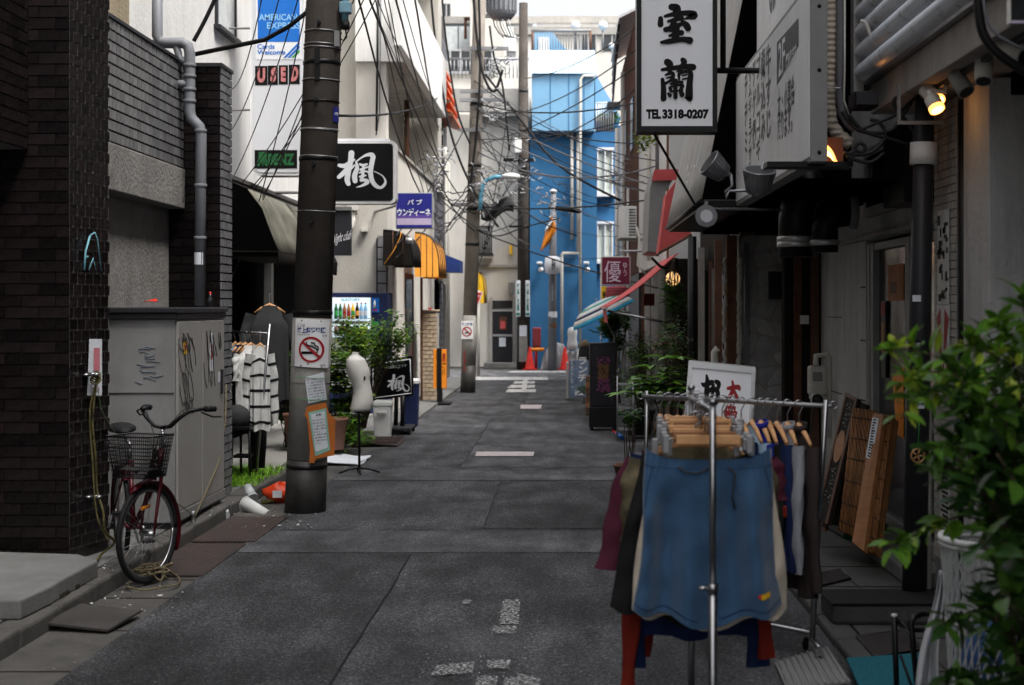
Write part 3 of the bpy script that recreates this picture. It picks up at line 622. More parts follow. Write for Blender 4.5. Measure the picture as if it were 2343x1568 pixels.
for pz in (62, 250): tb(t, 'bracket', 'metal_grey', [(x0, YA + .1, Z(pz, YA)), (-3.88, YA + .1, Z(pz, YA))], .012)
# ------------------------------------------------------------------ beige building with balcony
t = thing('beige_building', 'beige apartment building with a pale balcony above the black and blue signs', 'building', (-3.4, 27, .1))
bx(t, 'wall', 'stucco_beige', -9, -2.80, 24.1, 32.0, .05, 4.2)
bx(t, 'alley_wall', 'stucco_cream', -2.80, -2.72, 24.1, 31.8, .05, 4.24)
bx(t, 'upper_wall', 'stucco_beige', -9, -3.3, 24.3, 32.2, 4.2, 9.5)
bx(t, 'upper_pier', 'stucco_cream', -3.3, -2.82, 24.1, 24.42, 4.25, 9.5)
bx(t, 'end_pier', 'stucco_beige', -3.3, -2.6, 31.3, 32.2, 4.25, 9.5)
bx(t, 'roof_upstand', 'concrete_light', -2.83, -2.68, 24.1, 31.8, 4.241, 4.29, bevel=.01)
bx(t, 'parapet', 'stucco_white', -2.55, -2.42, 22.6, 31.2, 5.6, 6.78, bevel=.01)
bx(t, 'parapet_end', 'stucco_white', -3.3, -2.551, 24.0, 24.12, 5.6, 6.78)
bx(t, 'balcony_slab', 'plaster_grey', -3.3, -2.552, 24.12, 31.2, 5.6, 5.75)
bx(t, 'roof_slab', 'plaster_grey', -3.3, -2.5, 24.0, 31.2, 8.6, 8.8)
tb(t, 'drainpipe', 'wood_brown', [(-2.95, 28.5, 4.25), (-2.95, 28.5, 5.6)], .05, 10)
w_ = bx(t, 'window', 'window_light', -3.31, -3.27, 25.5, 27.5, 4.5, 5.5); bx(w_, 'frame', 'alu', -3.29, -3.25, 26.45, 26.52, 4.48, 5.52)
w2 = bx(t, 'upper_window', 'glass_dark', -3.31, -3.27, 26.5, 29.5, 7.0, 8.4)
bx(t, 'shutter_recess', 'metal_dark', X(862, 24.1), -2.802, 24.02, 24.098, .1, Z(545, 24)) 
for i in range(14): bx(t, 'shutter_slat', 'steel_dull', X(864, 24), -2.812, 24.0, 24.02, .2 + i * .19, .37 + i * .19)
# pipes on the camera-facing wall under the black sign
tb(t, 'wall_pipe', 'stucco_cream', [P(775, 528, 24), P(800, 528, 24), P(806, 520, 24), P(806, 480, 24)], .045, 10)
bx(t, 'pipe_hopper', 'stucco_cream', X(795, 24), X(818, 24), 23.92, 24.08, Z(482, 24), Z(455, 24)); bx(t, 'junction_box', 'stucco_cream', X(826, 24), X(840, 24), 23.98, 24.09, Z(530, 24), Z(519, 24))
tb(t, 'conduit', 'cable', [P(865, 0, 24), P(861, 300, 24)], .02, 6); tb(t, 'conduit', 'cable_grey', [P(871, 0, 24), P(868, 260, 24), P(860, 310, 24)], .012, 6)
# black box sign with the maple character
def box_sign(name, label, cat, pa, pb, pc, pd, Y, depth, r, casing, face, pad=.03, brk=None):
    t = thing(name, label, cat, (X((pa + pc) / 2, Y), Y, Z(pd, Y)))
    x0, x1, z0, z1 = X(pa, Y), X(pc, Y), Z(pd, Y), Z(pb, Y)
    MB().prism(rrect(x0, x1, z0, z1, r, Y), (0, depth, 0)).build('casing', casing, t, bevel=.004)
    MB().prism(rrect(x0 + pad, x1 - pad, z0 + pad, z1 - pad, max(r - pad * .7, .004), Y - .006), (0, .006, 0)).build('face', face, t)
    return t
YK = 19.0; t = box_sign('kanji_sign', 'large square black sign with a white brush character projecting behind the pole', 'sign', 752, 322, 906, 467, YK, .22, .07, 'sign_white_dirty', 'sign_black', .038)
bx(t, 'top_tube', 'ink_white', X(740, YK), X(890, YK), YK + .02, YK + .08, Z(321, YK), Z(317, YK))
for pz in (350, 440): tb(t, 'bracket', 'metal_grey', [P(752, pz, YK + .1), (-3.88, YK + .1, Z(pz, YK))], .02)
KAE = [[(190,480,26),(260,490,34),(330,445,28),(400,390,14)],[(360,285,42),(350,400,38),(322,560,35),(300,700,38),(318,775,30)],[(300,520,25),(250,600,35),(185,665,30)],[(400,480,14),(350,540,16),(340,560,14)],
 [(425,420,12),(440,520,28),(405,640,36),(412,730,34)],[(430,420,10),(500,360,12),(570,320,22),(640,312,34),(664,350,36)],[(664,350,34),(640,480,34),(628,600,34),(650,720,32),(700,800,30),(770,832,22),(825,780,20),(835,720,14),(790,640,8),(680,575,6)],
 [(480,462,16),(520,480,20),(575,465,16)],[(490,550,20),(540,525,16),(595,505,12)],[(470,600,10),(540,570,14),(595,590,12)],[(530,480,18),(520,620,22),(500,720,22)],[(480,660,16),(520,650,18),(560,640,12)],[(490,710,18),(570,720,28),(580,755,28),(500,805,16),(430,826,5)]]
def kmap(x0, z0, w_, h_, bb, y, nrm=None):
    return lambda a, b_: Vector((x0 + (a - bb[0]) / (bb[2] - bb[0]) * w_, y, z0 + h_ - (b_ - bb[1]) / (bb[3] - bb[1]) * h_))
strokes(t, KAE, kmap(X(760, YK), Z(458, YK), X(897, YK) - X(760, YK), Z(331, YK) - Z(458, YK), (90, 150, 930, 1025), YK - .0075), MATS['ink_white'])
YB = 22.5; t = box_sign('pub_sign', 'blue and violet square sign with two rows of white kana', 'sign', 905, 441, 990, 524, YB, .12, .01, 'alu', 'pub_blue', .014)
for i, (za, zb, mt_) in enumerate(((492, 500, 'pub_purple'), (500, 504, 'pub_pale'), (504, 511, 'ink_white'), (511, 515, 'pub_pale'), (515, 521, 'pub_blue'))):
    bx(t, 'colour_band', mt_ if mt_ != 'ink_white' else 'pub_pale', X(908, YB), X(987, YB), YB - .009, YB - .0065, Z(zb, YB), Z(za, YB))
text(t, 'パ ブ', (X(932, YB), YB - .012, Z(469, YB)), (1, 0, 0), X(966, YB) - X(932, YB), Z(457, YB) - Z(469, YB), MATS['ink_white'], .02)
text(t, 'ウンディーネ', (X(909, YB), YB - .012, Z(495, YB)), (1, 0, 0), X(985, YB) - X(909, YB), Z(477, YB) - Z(495, YB), MATS['ink_white'], .03)
tb(t, 'bracket', 'metal_grey', [P(908, 470, YB + .06), (-3.0, YB + 1.6, Z(470, YB))], .02)
# awnings of the beige building
def barrel(name, label, x0, x1, y, proj, z0, z1, mt_, ribs=5, round_=.8):
    """half-barrel awning on the alley-side wall, curving out towards the street"""
    t = thing(name, label, 'awning', (x0, y, z0)); n = 8
    def fn(u, v):
        a = v * PI / 2; k = math.sin(u * PI) ** .35 if 0 < u < 1 else 0
        return Vector((x0 + (x1 - x0) * math.sin(a) ** round_, y + (u - .5) * proj, z0 + (z1 - z0) * max(0, math.cos(a)) ** .6))
    MB().grid(fn, 12, n).build('canopy', mt_, t, solid=.01)
    for s in (0, 1):
        yy = y + (s - .5) * proj; pts = [(x0, yy, z0)] + [(x0 + (x1 - x0) * math.sin(v * PI / 16) ** round_, yy, z0 + (z1 - z0) * max(0, math.cos(v * PI / 16)) ** .6) for v in range(9)][::1] + [(x1, yy, z0)]
        MB().add(pts, [list(range(len(pts)))]).build('end_panel', mt_, t, solid=.008)
    for i in range(ribs + 1):
        u = i / ribs; tb(t, 'rib', 'metal_dark', [fn(u, v / 8) + Vector((.008, 0, .008)) for v in range(9)], .012, 5)
    for i in range(1, ribs):                 # seams over the near end panel
        xx = x0 + (x1 - x0) * i / ribs; zt = z0 + (z1 - z0) * max(0, math.cos(math.asin(min(1, ((xx - x0) / (x1 - x0)) ** (1 / round_))))) ** .6; tb(t, 'seam', 'wood_brown', [(xx, y - proj / 2 - .01, z0), (xx, y - proj / 2 - .01, zt)], .005, 4)
    return t
barrel('barrel_awning', 'orange ribbed barrel awning over a doorway below the blue sign', X(948, 25.6), X(1003, 25.6), 26.4, 1.5, Z(634, 25.6), Z(533, 25.6), 'orange_cloth', ribs=4)
t = barrel('faceted_awning', 'dark brown faceted awning beside the orange one', X(876, 23.2), X(944, 23.2), 23.8, 1.2, Z(608, 23.2), Z(528, 23.2), 'canvas_dark', ribs=3)
tb(t, 'gold_piping', 'orange_cloth', [P(878, 606, 23.15), P(900, 575, 23.15), P(915, 545, 23.15), P(918, 531, 23.15)], .008, 5)
tb(t, 'spot_lamp', 'alu', [P(928, 550, 23), P(944, 552, 23)], .05, 10)
t = thing('brick_pier', 'beige brick planter pier with a small pot on top beside the orange sign stand', 'pier', (-2.6, 27.5, .05)); YR = 27.3
bx(t, 'core', 'concrete_light', X(967, YR), X(998, YR), YR, YR + .6, .05, Z(713, YR))
M('brick_cream', (.42, .33, .23), r=.8, v=.2, b=.3, rnd=.15)
course_wall(t, (X(966.5, YR), YR - .002, .05), (1, 0, 0), .26, .05, Z(713, YR), .12, .062, .012, .012, 'brick_cream')
bx(t, 'cap', 'brick_cream', X(964, YR), X(1000, YR), YR - .03, YR + .62, Z(713, YR), Z(709, YR), bevel=.008)
bx(t, 'rose_pot', 'red_cloth', X(978, YR), X(986, YR), YR + .1, YR + .16, Z(709, YR), Z(704, YR), bevel=.01)
bx(t, 'door_post', 'wood_brown', X(961, 27), X(966, 27), 27, 27.1, .05, Z(635, 27))
t = thing('doorway', 'shaded doorway with a warm hanging lamp beneath the orange awning', 'doorway', (-2.7, 27.8, .05)); bx(t, 'door_leaf', 'glass_dark', -2.73, -2.70, 26.0, 27.1, .1, 2.2); bx(t, 'door_frame', 'wood_brown', -2.74, -2.69, 27.1, 27.2, .1, 2.3); bx(t, 'lintel', 'wood_brown', -2.74, -2.69, 26, 27.2, 2.2, 2.3)
# orange light-box sign stand
YO = 26.6; t = thing('sign_stand', 'orange and black advertising stand at the left roadside by the brick pier', 'sign', (X(1006, YO), YO, .0))
bx(t, 'post_box', 'metal_black', X(999, YO), X(1010, YO), YO, YO + .25, Z(922, YO), Z(797, YO), bevel=.01)
bx(t, 'light_panel', 'orange_plastic', X(1010, YO), X(1020, YO), YO + .02, YO + .22, Z(889, YO), Z(800, YO)); bx(t, 'light_panel', 'orange_plastic', X(991, YO), X(999, YO), YO + .02, YO + .22, Z(889, YO), Z(800, YO))
text(t, '酒', (X(1011, YO), YO + .018, Z(858, YO)), (1, 0, 0), .06, .22, MATS['ink'], .03); text(t, '居', (X(1011, YO), YO + .018, Z(828, YO)), (1, 0, 0), .06, .14, MATS['ink_red'], .03)
bx(t, 'foot', 'metal_black', X(983, YO), X(1031, YO), YO - .1, YO + .35, .0, .05, bevel=.015)
# loose flat boards on the left gutter
for i, (a, b_, mt_, lb) in enumerate(((955, 932, 'concrete_light', 'pale flat kerb ramp lying by the gutter before the orange stand'), (788, 1052, 'paper', 'crumpled pale blue flattened sack lying in the gutter behind the pole'), (868, 1012, 'checker_plate', 'ribbed reddish ramp plate against the kerb under the white bin'))):
    Y = GY(b_, .02); xx = X(a, Y); t = thing(('kerb_ramp', 'flat_sack', 'kerb_ramp')[i], lb, ('ramp', 'sack', 'ramp')[i], (xx, Y, 0))
    def fn(u, v, i=i): return Vector((xx + (u - .5) * (.5, .48, .55)[i], Y + (v - .5) * (.7, .9, .9)[i], .012 + (.05, .03, .06)[i] * (1 - u) + (.015 * math.sin(9 * u + 5 * v) * math.sin(7 * v) if i == 1 else 0)))
    MB().grid(fn, 10, 10, smooth=(i == 1)).build('plate', mt_, t, solid=.012)
    if i == 2:
        for k in range(7): bx(t, 'rib', mt_, xx - .26, xx + .26, Y - .42 + k * .13, Y - .38 + k * .13, .045, .06)
    if i == 1: tb(t, 'cord', 'cable_grey', [(xx + .05, Y - .45, .02), (xx + .2, Y - .3, .02), (xx + .25, Y + .2, .02)], .006, 5)

# ------------------------------------------------------------------ dark brick building at the far left
t = thing('grey_brick_building', 'dark grey brick house with an orange tiled hood at the far left', 'building', (-3.4, 36, .05))
bx(t, 'wall', 'concrete_dark', -9, -2.80, 32.3, 36.0, .02, 8.4)
M('brick_slate', (.10, .10, .11), r=.6, v=.25, b=.2, rnd=.3)
course_wall(t, (-2.797, 32.3, .05), (0, 1, 0), 3.7, .05, 7.9, .30, .14, .02, .015, 'brick_slate', limit=300)
for zz, yy in ((4.3, 33.2), (5.4, 34.6), (2.3, 33.4), (5.6, 33.0)):
    ww = bx(t, 'window', 'glass_dark', -2.80, -2.76, yy, yy + .8, zz, zz + 1.0); bx(ww, 'frame', 'metal_dark', -2.785, -2.755, yy + .38, yy + .42, zz, zz + 1); bx(ww, 'sill', 'pipe_white', -2.8, -2.68, yy - .05, yy + .85, zz - .06, zz)
for k in range(5):
    zz = 6.0 + k * .28; MB().obox((-2.82, 32.3, zz), (.42 - k * .06, 0, -.14), (0, 3.6, 0), (0, 0, .05)).build('roof_tile_row', 'orange_tile', t)
for k in range(4): bx(t, 'roof_batten', 'wood_brown', -2.8, -2.36 - k * .06, 32.28, 32.32, 5.78 + k * .28, 5.84 + k * .28)
MB().prism([(-2.8, 32.6, Z(625, 34)), (-2.8, 32.6, Z(578, 34)), (-2.25, 32.6, Z(600, 34)), (-2.25, 32.6, Z(626, 34))], (0, 1.2, 0)).build('blue_canopy', 'ink_blue', t)
bx(t, 'doorway', 'black_void', -2.81, -2.77, 32.5, 33.7, .1, 2.3)
for yy, r_ in ((34.3, .05), (35.1, .045)): tb(t, 'downpipe', 'pipe_white', [(-2.68, yy, .1), (-2.68, yy, 5.0), (-2.72, yy, 5.1)], r_, 8)
tb(t, 'vent_pipe', 'pipe_white', [(-2.7, 33.1, 4.9), (-2.6, 33.1, 5.0), (-2.6, 33.1, 5.2)], .05, 8)
tb(t, 'wall_rail', 'steel_dull', [(-2.75, 32.6, 2.75), (-2.5, 34.5, 2.6)], .03, 6)

# ------------------------------------------------------------------ far end: cream building, blue building, backdrop buildings
def far_window(t, name, x0, x1, z0, z1, y, fr='alu', gl='window_light', bars=2, sill=True):
    w_ = bx(t, name, gl, x0, x1, y - .02, y + .02, z0, z1)
    bx(w_, 'frame', fr, x0 - .05, x0, y - .06, y, z0, z1); bx(w_, 'frame', fr, x1, x1 + .05, y - .06, y, z0, z1); bx(w_, 'frame', fr, x0 - .05, x1 + .05, y - .06, y, z1, z1 + .05)
    for i in range(1, bars): bx(w_, 'mullion', fr, x0 + (x1 - x0) * i / bars - .025, x0 + (x1 - x0) * i / bars + .025, y - .05, y - .021, z0, z1)
    if sill: bx(w_, 'sill', fr, x0 - .1, x1 + .1, y - .12, y, z0 - .08, z0)
    return w_
YF = 44.0
t = thing('cream_building', 'cream building with a dark glazed door closing the end of the alley', 'building', (X(1150, YF), YF, 0))
bx(t, 'wall', 'stucco_cream', X(900, YF), X(1209, YF), YF, 52, 0, Z(262, YF))
bx(t, 'upper_floor', 'stucco_cream', X(900, 46), X(1212, 46), 46, 52, Z(262, YF), Z(140, 46))
bx(t, 'balcony_front', 'concrete_light', X(900, YF - .6), X(1209, YF), YF - .5, YF - .4, Z(262, YF), Z(208, YF), bevel=.02)
bx(t, 'floor_band', 'concrete_light', X(1090, YF), X(1209, YF), YF - .45, YF - .001, Z(262, YF) - .1, Z(262, YF))
bx(t, 'string_course', 'plaster_grey', X(1090, YF), X(1209, YF), YF - .08, YF, Z(612, YF), Z(606, YF))
far_window(t, 'upper_window', X(1032, 46), X(1075, 46), Z(165, 46), Z(118, 46), 46, gl='glass_dark'); far_window(t, 'upper_window', X(1080, 46), X(1124, 46), Z(165, 46), Z(118, 46), 46, gl='glass_dark')
rl = MB()
for px in range(1030, 1205, 9): rl.tube([P(px, 180, 45.2), P(px, 135, 45.2)], .015, 4)
rl.tube([P(1025, 135, 45.2), P(1210, 135, 45.2)], .03, 5); rl.build('railing', 'steel_dull', t)
d = bx(t, 'door', 'metal_dark', X(1127, YF), X(1172, YF), YF - .06, YF, .12, Z(709, YF)); bx(d, 'door_frame', 'alu', X(1124, YF), X(1175, YF), YF - .08, YF - .061, Z(713, YF), Z(708, YF)); bx(d, 'mid_rail', 'alu', X(1127, YF), X(1172, YF), YF - .075, YF - .061, Z(770, YF), Z(765, YF))
bx(d, 'letter_sheet', 'paper', X(1142, YF), X(1157, YF), YF - .09, YF - .076, Z(793, YF), Z(773, YF)); bx(d, 'poster', 'wood_rust', X(1142, YF), X(1160, YF), YF - .08, YF - .061, Z(755, YF), Z(725, YF)); bx(d, 'poster_figure', 'red_cloth', X(1145, YF), X(1156, YF), YF - .085, YF - .081, Z(752, YF), Z(735, YF))
bx(d, 'transom', 'glass_dark', X(1127, YF), X(1172, YF), YF - .05, YF, Z(705, YF), Z(688, YF)); bx(t, 'door_surround', 'plaster_grey', X(1121, YF), X(1126, YF), YF - .1, YF, 0, Z(680, YF)); bx(t, 'door_surround', 'plaster_grey', X(1173, YF), X(1178, YF), YF - .1, YF, 0, Z(680, YF))
bx(t, 'door_step', 'concrete', X(1110, YF), X(1190, YF), YF - .9, YF - .1, 0, .13)
bx(t, 'vent_box', 'metal_grey', X(1163, YF), X(1174, YF), YF - .2, YF, Z(672, YF), Z(647, YF)); bx(t, 'meter_box', 'yellow_plastic', X(1166, YF), X(1172, YF), YF - .15, YF, Z(583, YF), Z(562, YF))
bc = tag(thing('balcony', 'small dark iron balcony on the cream building behind the second pole', 'balcony', (X(1104, 43.5), 43.5, Z(580, 43.5))), None)
m = MB()
for k in range(9): m.tube([P(1092 + k * 4, 580, 43.5), P(1092 + k * 4, 520, 43.5)], .02, 4)
m.build('bars', 'metal_dark', bc); bx(bc, 'slab', 'metal_dark', X(1088, 43.5), X(1128, 43.5), 43.3, 43.95, Z(586, 43.5), Z(580, 43.5)); bx(bc, 'top_rail', 'metal_dark', X(1088, 43.5), X(1128, 43.5), 43.45, 43.55, Z(520, 43.5), Z(517, 43.5))
barrel('barrel_awning', 'yellow barrel awning on the cream building behind the second pole', X(1085, 42.5), X(1108, 42.5), 43.0, 1.4, Z(694, 42.5), Z(620, 42.5), 'yellow_plastic', ribs=2)
t = thing('stop_sign', 'red inverted triangle stop sign half hidden by the second pole', 'sign', (X(1094, 38), 38, 0)); YS = 38.
tb(t, 'post', 'pipe_white', [(X(1094, YS), YS, 0), (X(1094, YS), YS, Z(665, YS))], .04, 8)
MB().prism([P(1073, 668, YS - .05), P(1105, 668, YS - .05), P(1094, 701, YS - .05), P(1090, 701, YS - .05)], (0, .01, 0)).build('border', 'ink_white', t)
MB().prism([P(1076, 670, YS - .056), P(1102, 670, YS - .056), P(1092, 698, YS - .056), P(1090, 698, YS - .056)], (0, .005, 0)).build('plate', 'red_plastic', t); text(t, '止まれ', (X(1081, YS), YS - .06, Z(681, YS)), (1, 0, 0), .2, .07, MATS['ink_white'], .03)
# green and white pole plates + blue building
YU = 43.
t = thing('blue_building', 'bright blue painted building at the end of the alley with pale drainpipes', 'building', (X(1300, YU), YU, 0))
bx(t, 'wall', 'blue_wall', X(1212, YU), X(1365, YU), YU, 50, 0, Z(300, YU)); bx(t, 'side_wing', 'blue_wall', X(1365, YU), X(1500, YU), YU + .35, 50, 0, Z(285, YU))
bx(t, 'upper_box', 'blue_sheet', X(1217, YU - .4), X(1359, YU - .4), YU - .4, 49, Z(300, YU - .4), Z(168, YU - .4), bevel=.01)
for q in (1258, 1300, 1335): bx(t, 'sheet_joint', 'blue_wall', X(q, YU - .4), X(q + 1.5, YU - .4), YU - .412, YU - .401, Z(298, YU - .4), Z(170, YU - .4))
MB().prism([P(1212, 168, YU - .5), P(1367, 168, YU - .5), P(1360, 120, YU + 1.), P(1210, 120, YU + 1.)], (0, .05, .06)).build('roof', 'roof_pale_blue', t)
MB().prism([P(1361, 168, YU + .2), P(1420, 270, YU + .2), P(1361, 270, YU + .2)], (0, 3, 0)).build('lean_to', 'blue_sheet', t)
for (px, y0_, y1_) in ((1308, 300, 548), (1322, 300, 578)): tb(t, 'drainpipe', 'pipe_white', [P(px, y0_, YU - .1), P(px, y1_, YU - .1)], .042, 8)
tb(t, 'drainpipe', 'pipe_white', [P(1322, 578, YU - .1), P(1322, 580, YU - .1), P(1287, 580, YU - .1), P(1285, 584, YU - .1), P(1285, 838, YU - .1)], .042, 8)
tb(t, 'drainpipe', 'pipe_white', [P(1360, 174, YU - .5), P(1335, 174, YU - .5), P(1328, 182, YU - .5), P(1327, 300, YU - .5), P(1327, 838, YU - .12)], .04, 8)
tb(t, 'conduit', 'cable_grey', [P(1234, 608, YU - .05), P(1327, 610, YU - .05)], .02, 6)
for i, (za, zb) in enumerate(((443, 342), (597, 512))):
    w_ = bx(t, 'window', 'curtain', X(1368, YU), X(1402, YU), YU + .30, YU + .34, Z(za, YU), Z(zb, YU))
    for q in (1366, 1383, 1400): bx(w_, 'frame', 'ink_white', X(q, YU), X(q + 3, YU), YU + .22, YU + .30, Z(za, YU), Z(zb, YU))
    bx(w_, 'frame', 'ink_white', X(1364, YU), X(1405, YU), YU + .2, YU + .31, Z(zb, YU), Z(zb - 6, YU)); bx(w_, 'sill', 'ink_white', X(1362, YU), X(1407, YU), YU + .15, YU + .34, Z(za + 6, YU), Z(za, YU))
for q in (1237, 1343):
    cm_ = thing('wall_camera', ('white security camera on the left of the blue wall', 'white security camera on the right of the blue wall')[q > 1300], 'camera', (X(q, YU), YU, Z(612, YU)))
    tb(cm_, 'bracket', 'alu', [P(q, 600, YU), P(q - 1, 606, YU - .3)], .03, 6); bx(cm_, 'housing', 'ink_white', X(q - 9, YU), X(q + 4, YU), YU - .4, YU - .25, Z(606, YU), Z(600, YU), bevel=.02); MB().lathe([(0, -.09), (.06, -.06), (.08, 0), (.05, .06), (0, .07)], P(q, 617, YU - .2), 10).build('dome', 'ink_white', cm_)
t = thing('roof_terrace', 'blue rooftop terrace hut with railings above the blue building', 'terrace', (X(1290, 47), 47, Z(118, 47))); YT = 48.
bx(t, 'hut', 'blue_sheet', X(1217, YT), X(1262, YT), YT, YT + 2, Z(125, YT), Z(72, YT)); bx(t, 'hut_door', 'ink_white', X(1232, YT), X(1256, YT), YT - .03, YT, Z(122, YT), Z(86, YT))
MB().prism([P(1262, 72, YT), P(1297, 118, YT), P(1262, 118, YT)], (0, .3, 0)).build('stair_panel', 'blue_sheet', t)
m = MB()
for q in range(1217, 1352, 6): m.tube([P(q, 118, YT - .6), P(q, 72, YT - .6)], .015, 4)
m.tube([P(1215, 71, YT - .6), P(1352, 71, YT - .6)], .05, 5); m.build('railing', 'metal_grey', t)
for q in (1218, 1350): tb(t, 'rail_post', 'wood_brown', [P(q, 118, YT - .6), P(q, 71, YT - .6)], .045, 6)
for q in (1316, 1378, 1398):
    l_ = thing('globe_lamp', {1316: 'round white globe lamp on the roof terrace, left one', 1378: 'round white globe lamp on the roof terrace, middle one', 1398: 'small globe lamp at the right edge of the roof terrace'}[q], 'lamp', (X(q, YT), YT, Z(100, YT)))
    r_ = .15 if q < 1390 else .10; zz = Z(66 if q < 1390 else 112, YT); MB().lathe([(r_ * math.sin(a * PI / 8), -r_ * math.cos(a * PI / 8)) for a in range(9)], (X(q, YT), YT - .5, zz), 14).build('globe', 'ink_white', l_); tb(l_, 'post', 'metal_grey', [(X(q, YT), YT - .5, zz - r_), (X(q, YT), YT - .5, Z(120, YT))], .03, 6)
def block(name, label, pa, pb, pc, Y, D, mt_, wins=(), zbase=0):
    t = thing(name, label, 'building', (X((pa + pc) / 2, Y), Y, 0)); bx(t, 'wall', mt_, X(pa, Y), X(pc, Y), Y, Y + D, zbase, Z(pb, Y)); bx(t, 'roof_edge', 'concrete_light', X(pa, Y) - .1, X(pc, Y) + .1, Y - .12, Y - .001, Z(pb, Y) - .25, Z(pb, Y) + .05)
    for a, b_, c, d_ in wins: far_window(t, 'window', X(a, Y), X(c, Y), Z(d_, Y), Z(b_, Y), Y - .002, gl='glass_dark', sill=False)
    return t
block('apartment_block', 'pale cream block with a roof railing behind the cream building', 1075, -30, 1150, 62, 8, 'stucco_cream', ((1090, 10, 1100, 40),))
tk = block('apartment_block', 'blue-grey panelled rooftop block behind the wires', 1010, 42, 1218, 66, 8, 'cloth_grey', ())
for q in (1016, 1050, 1085, 1120, 1155): bx(tk, 'panel', 'window_light', X(q, 66), X(q + 31, 66), 65.9, 65.99, Z(118, 66), Z(62, 66))
for (a, b_, c, d_) in ((1062, 90, 1068, 44), (1062, 48, 1150, 42), (1098, 90, 1104, 44), (1140, 90, 1146, 44)): bx(tk, 'steel_frame', 'wood_rust', X(a, 64), X(c, 64), 63.8, 64, Z(b_, 64), Z(d_, 64))
b3 = block('apartment_block', 'long cream block behind the blue roof terrace', 1180, 66, 1560, 60, 8, 'stucco_cream', ((1380, 80, 1420, 118), (1330, 80, 1362, 118)))
b4 = block('apartment_block', 'low white penthouse block rising at the skyline above the blue building', 1228, 41, 1410, 68, 8, 'stucco_white', ())
block('apartment_block', 'grey flat-topped block on the skyline beside the white kanji sign', 1410, 46, 1620, 72, 8, 'cloth_grey', ())
block('tall_block', 'cream tower at the skyline between the balcony and the second pole', 985, -60, 1050, 75, 8, 'stucco_cream', ((1012, 10, 1030, 60),))
# cables on the cream wall, cones, tarp, extinguisher box
YC = 41.8
for q, lb in ((1212, 'leftmost red traffic cone by the orange barrier and the utility pole'), (1292, 'red traffic cone standing right of the steel lamp post')):
    t = thing('traffic_cone', lb, 'cone', (X(q, YC), YC, 0)); MB().lathe([(.15, .03), (.13, .06), (.035, .60), (.025, .62), (0, .625)], (X(q, YC), YC, 0), 14).build('cone', 'red_plastic', t); bx(t, 'base', 'red_plastic', X(q, YC) - .2, X(q, YC) + .2, YC - .2, YC + .2, .0, .035)
t = thing('extinguisher_box', 'red fire extinguisher box on a red post against the blue wall', 'fire box', (X(1226, 42.3), 42.3, 0)); bx(t, 'cabinet', 'red_dull', X(1218, 42.3), X(1237, 42.3), 42.2, 42.5, Z(795, 42.3), Z(750, 42.3), bevel=.02); bx(t, 'door_panel', 'red_dull', X(1221, 42.3), X(1234, 42.3), 42.19, 42.2, Z(792, 42.3), Z(770, 42.3)); tb(t, 'post', 'red_plastic', [(X(1226, 42.3), 42.35, 0), (X(1226, 42.3), 42.35, Z(795, 42.3))], .04, 8)
t = thing('barrier_rail', 'bent orange tubular barrier beside the red cone', 'barrier', (X(1225, 42), 42, 0)); tb(t, 'rail', 'orange_plastic', [P(1210, 840, 42), P(1210, 808, 42), P(1213, 802, 42), P(1219, 800, 42), P(1245, 800, 42)], .05, 8)
t = thing('tarpaulin', 'grey tarpaulin draped over things behind the steel lamp post', 'tarpaulin', (X(1270, 42), 42.2, 0))
pk = [(1236, 845), (1242, 815), (1256, 788), (1262, 760), (1268, 783), (1290, 788), (1292, 800), (1310, 805), (1325, 797), (1330, 790), (1330, 845)]
def tarpf(u, v):
    x = 1234 + u * 96; ys = next((a[1] + (b_[1] - a[1]) * (x - a[0]) / (b_[0] - a[0]) for a, b_ in zip(pk, pk[1:]) if a[0] <= x <= b_[0]), 845)
    yy = 847 + (min(ys, 845) - 847) * min(1, v * 1.6); return P(x, yy, 42.1 + .7 * max(0, v - .3) - .25 * (1 - v) + .08 * math.sin(x * .45 + v * 3) + .05 * math.sin(x * 1.1 - v * 6))
MB().grid(tarpf, 40, 16).build('sheet', 'tarp', t, solid=.01)
t = thing('cat_statue', 'small white cat figurine on the tarpaulin against the blue wall', 'figurine', (X(1309, 42), 42, Z(800, 42)))
MB().lathe([(0, 0), (.14, 0), (.15, .15), (.12, .3), (.13, .4), (.14, .5), (.10, .6), (0, .63)], P(1309, 800, 42.0), 14).build('body', 'plastic_white', t); MB().prism([P(1302, 778, 42), P(1305, 778, 42), P(1303, 773, 42)], (0, .05, 0)).build('ear', 'plastic_white', t); MB().prism([P(1313, 778, 42), P(1316, 778, 42), P(1315, 773, 42)], (0, .05, 0)).build('ear', 'plastic_white', t)
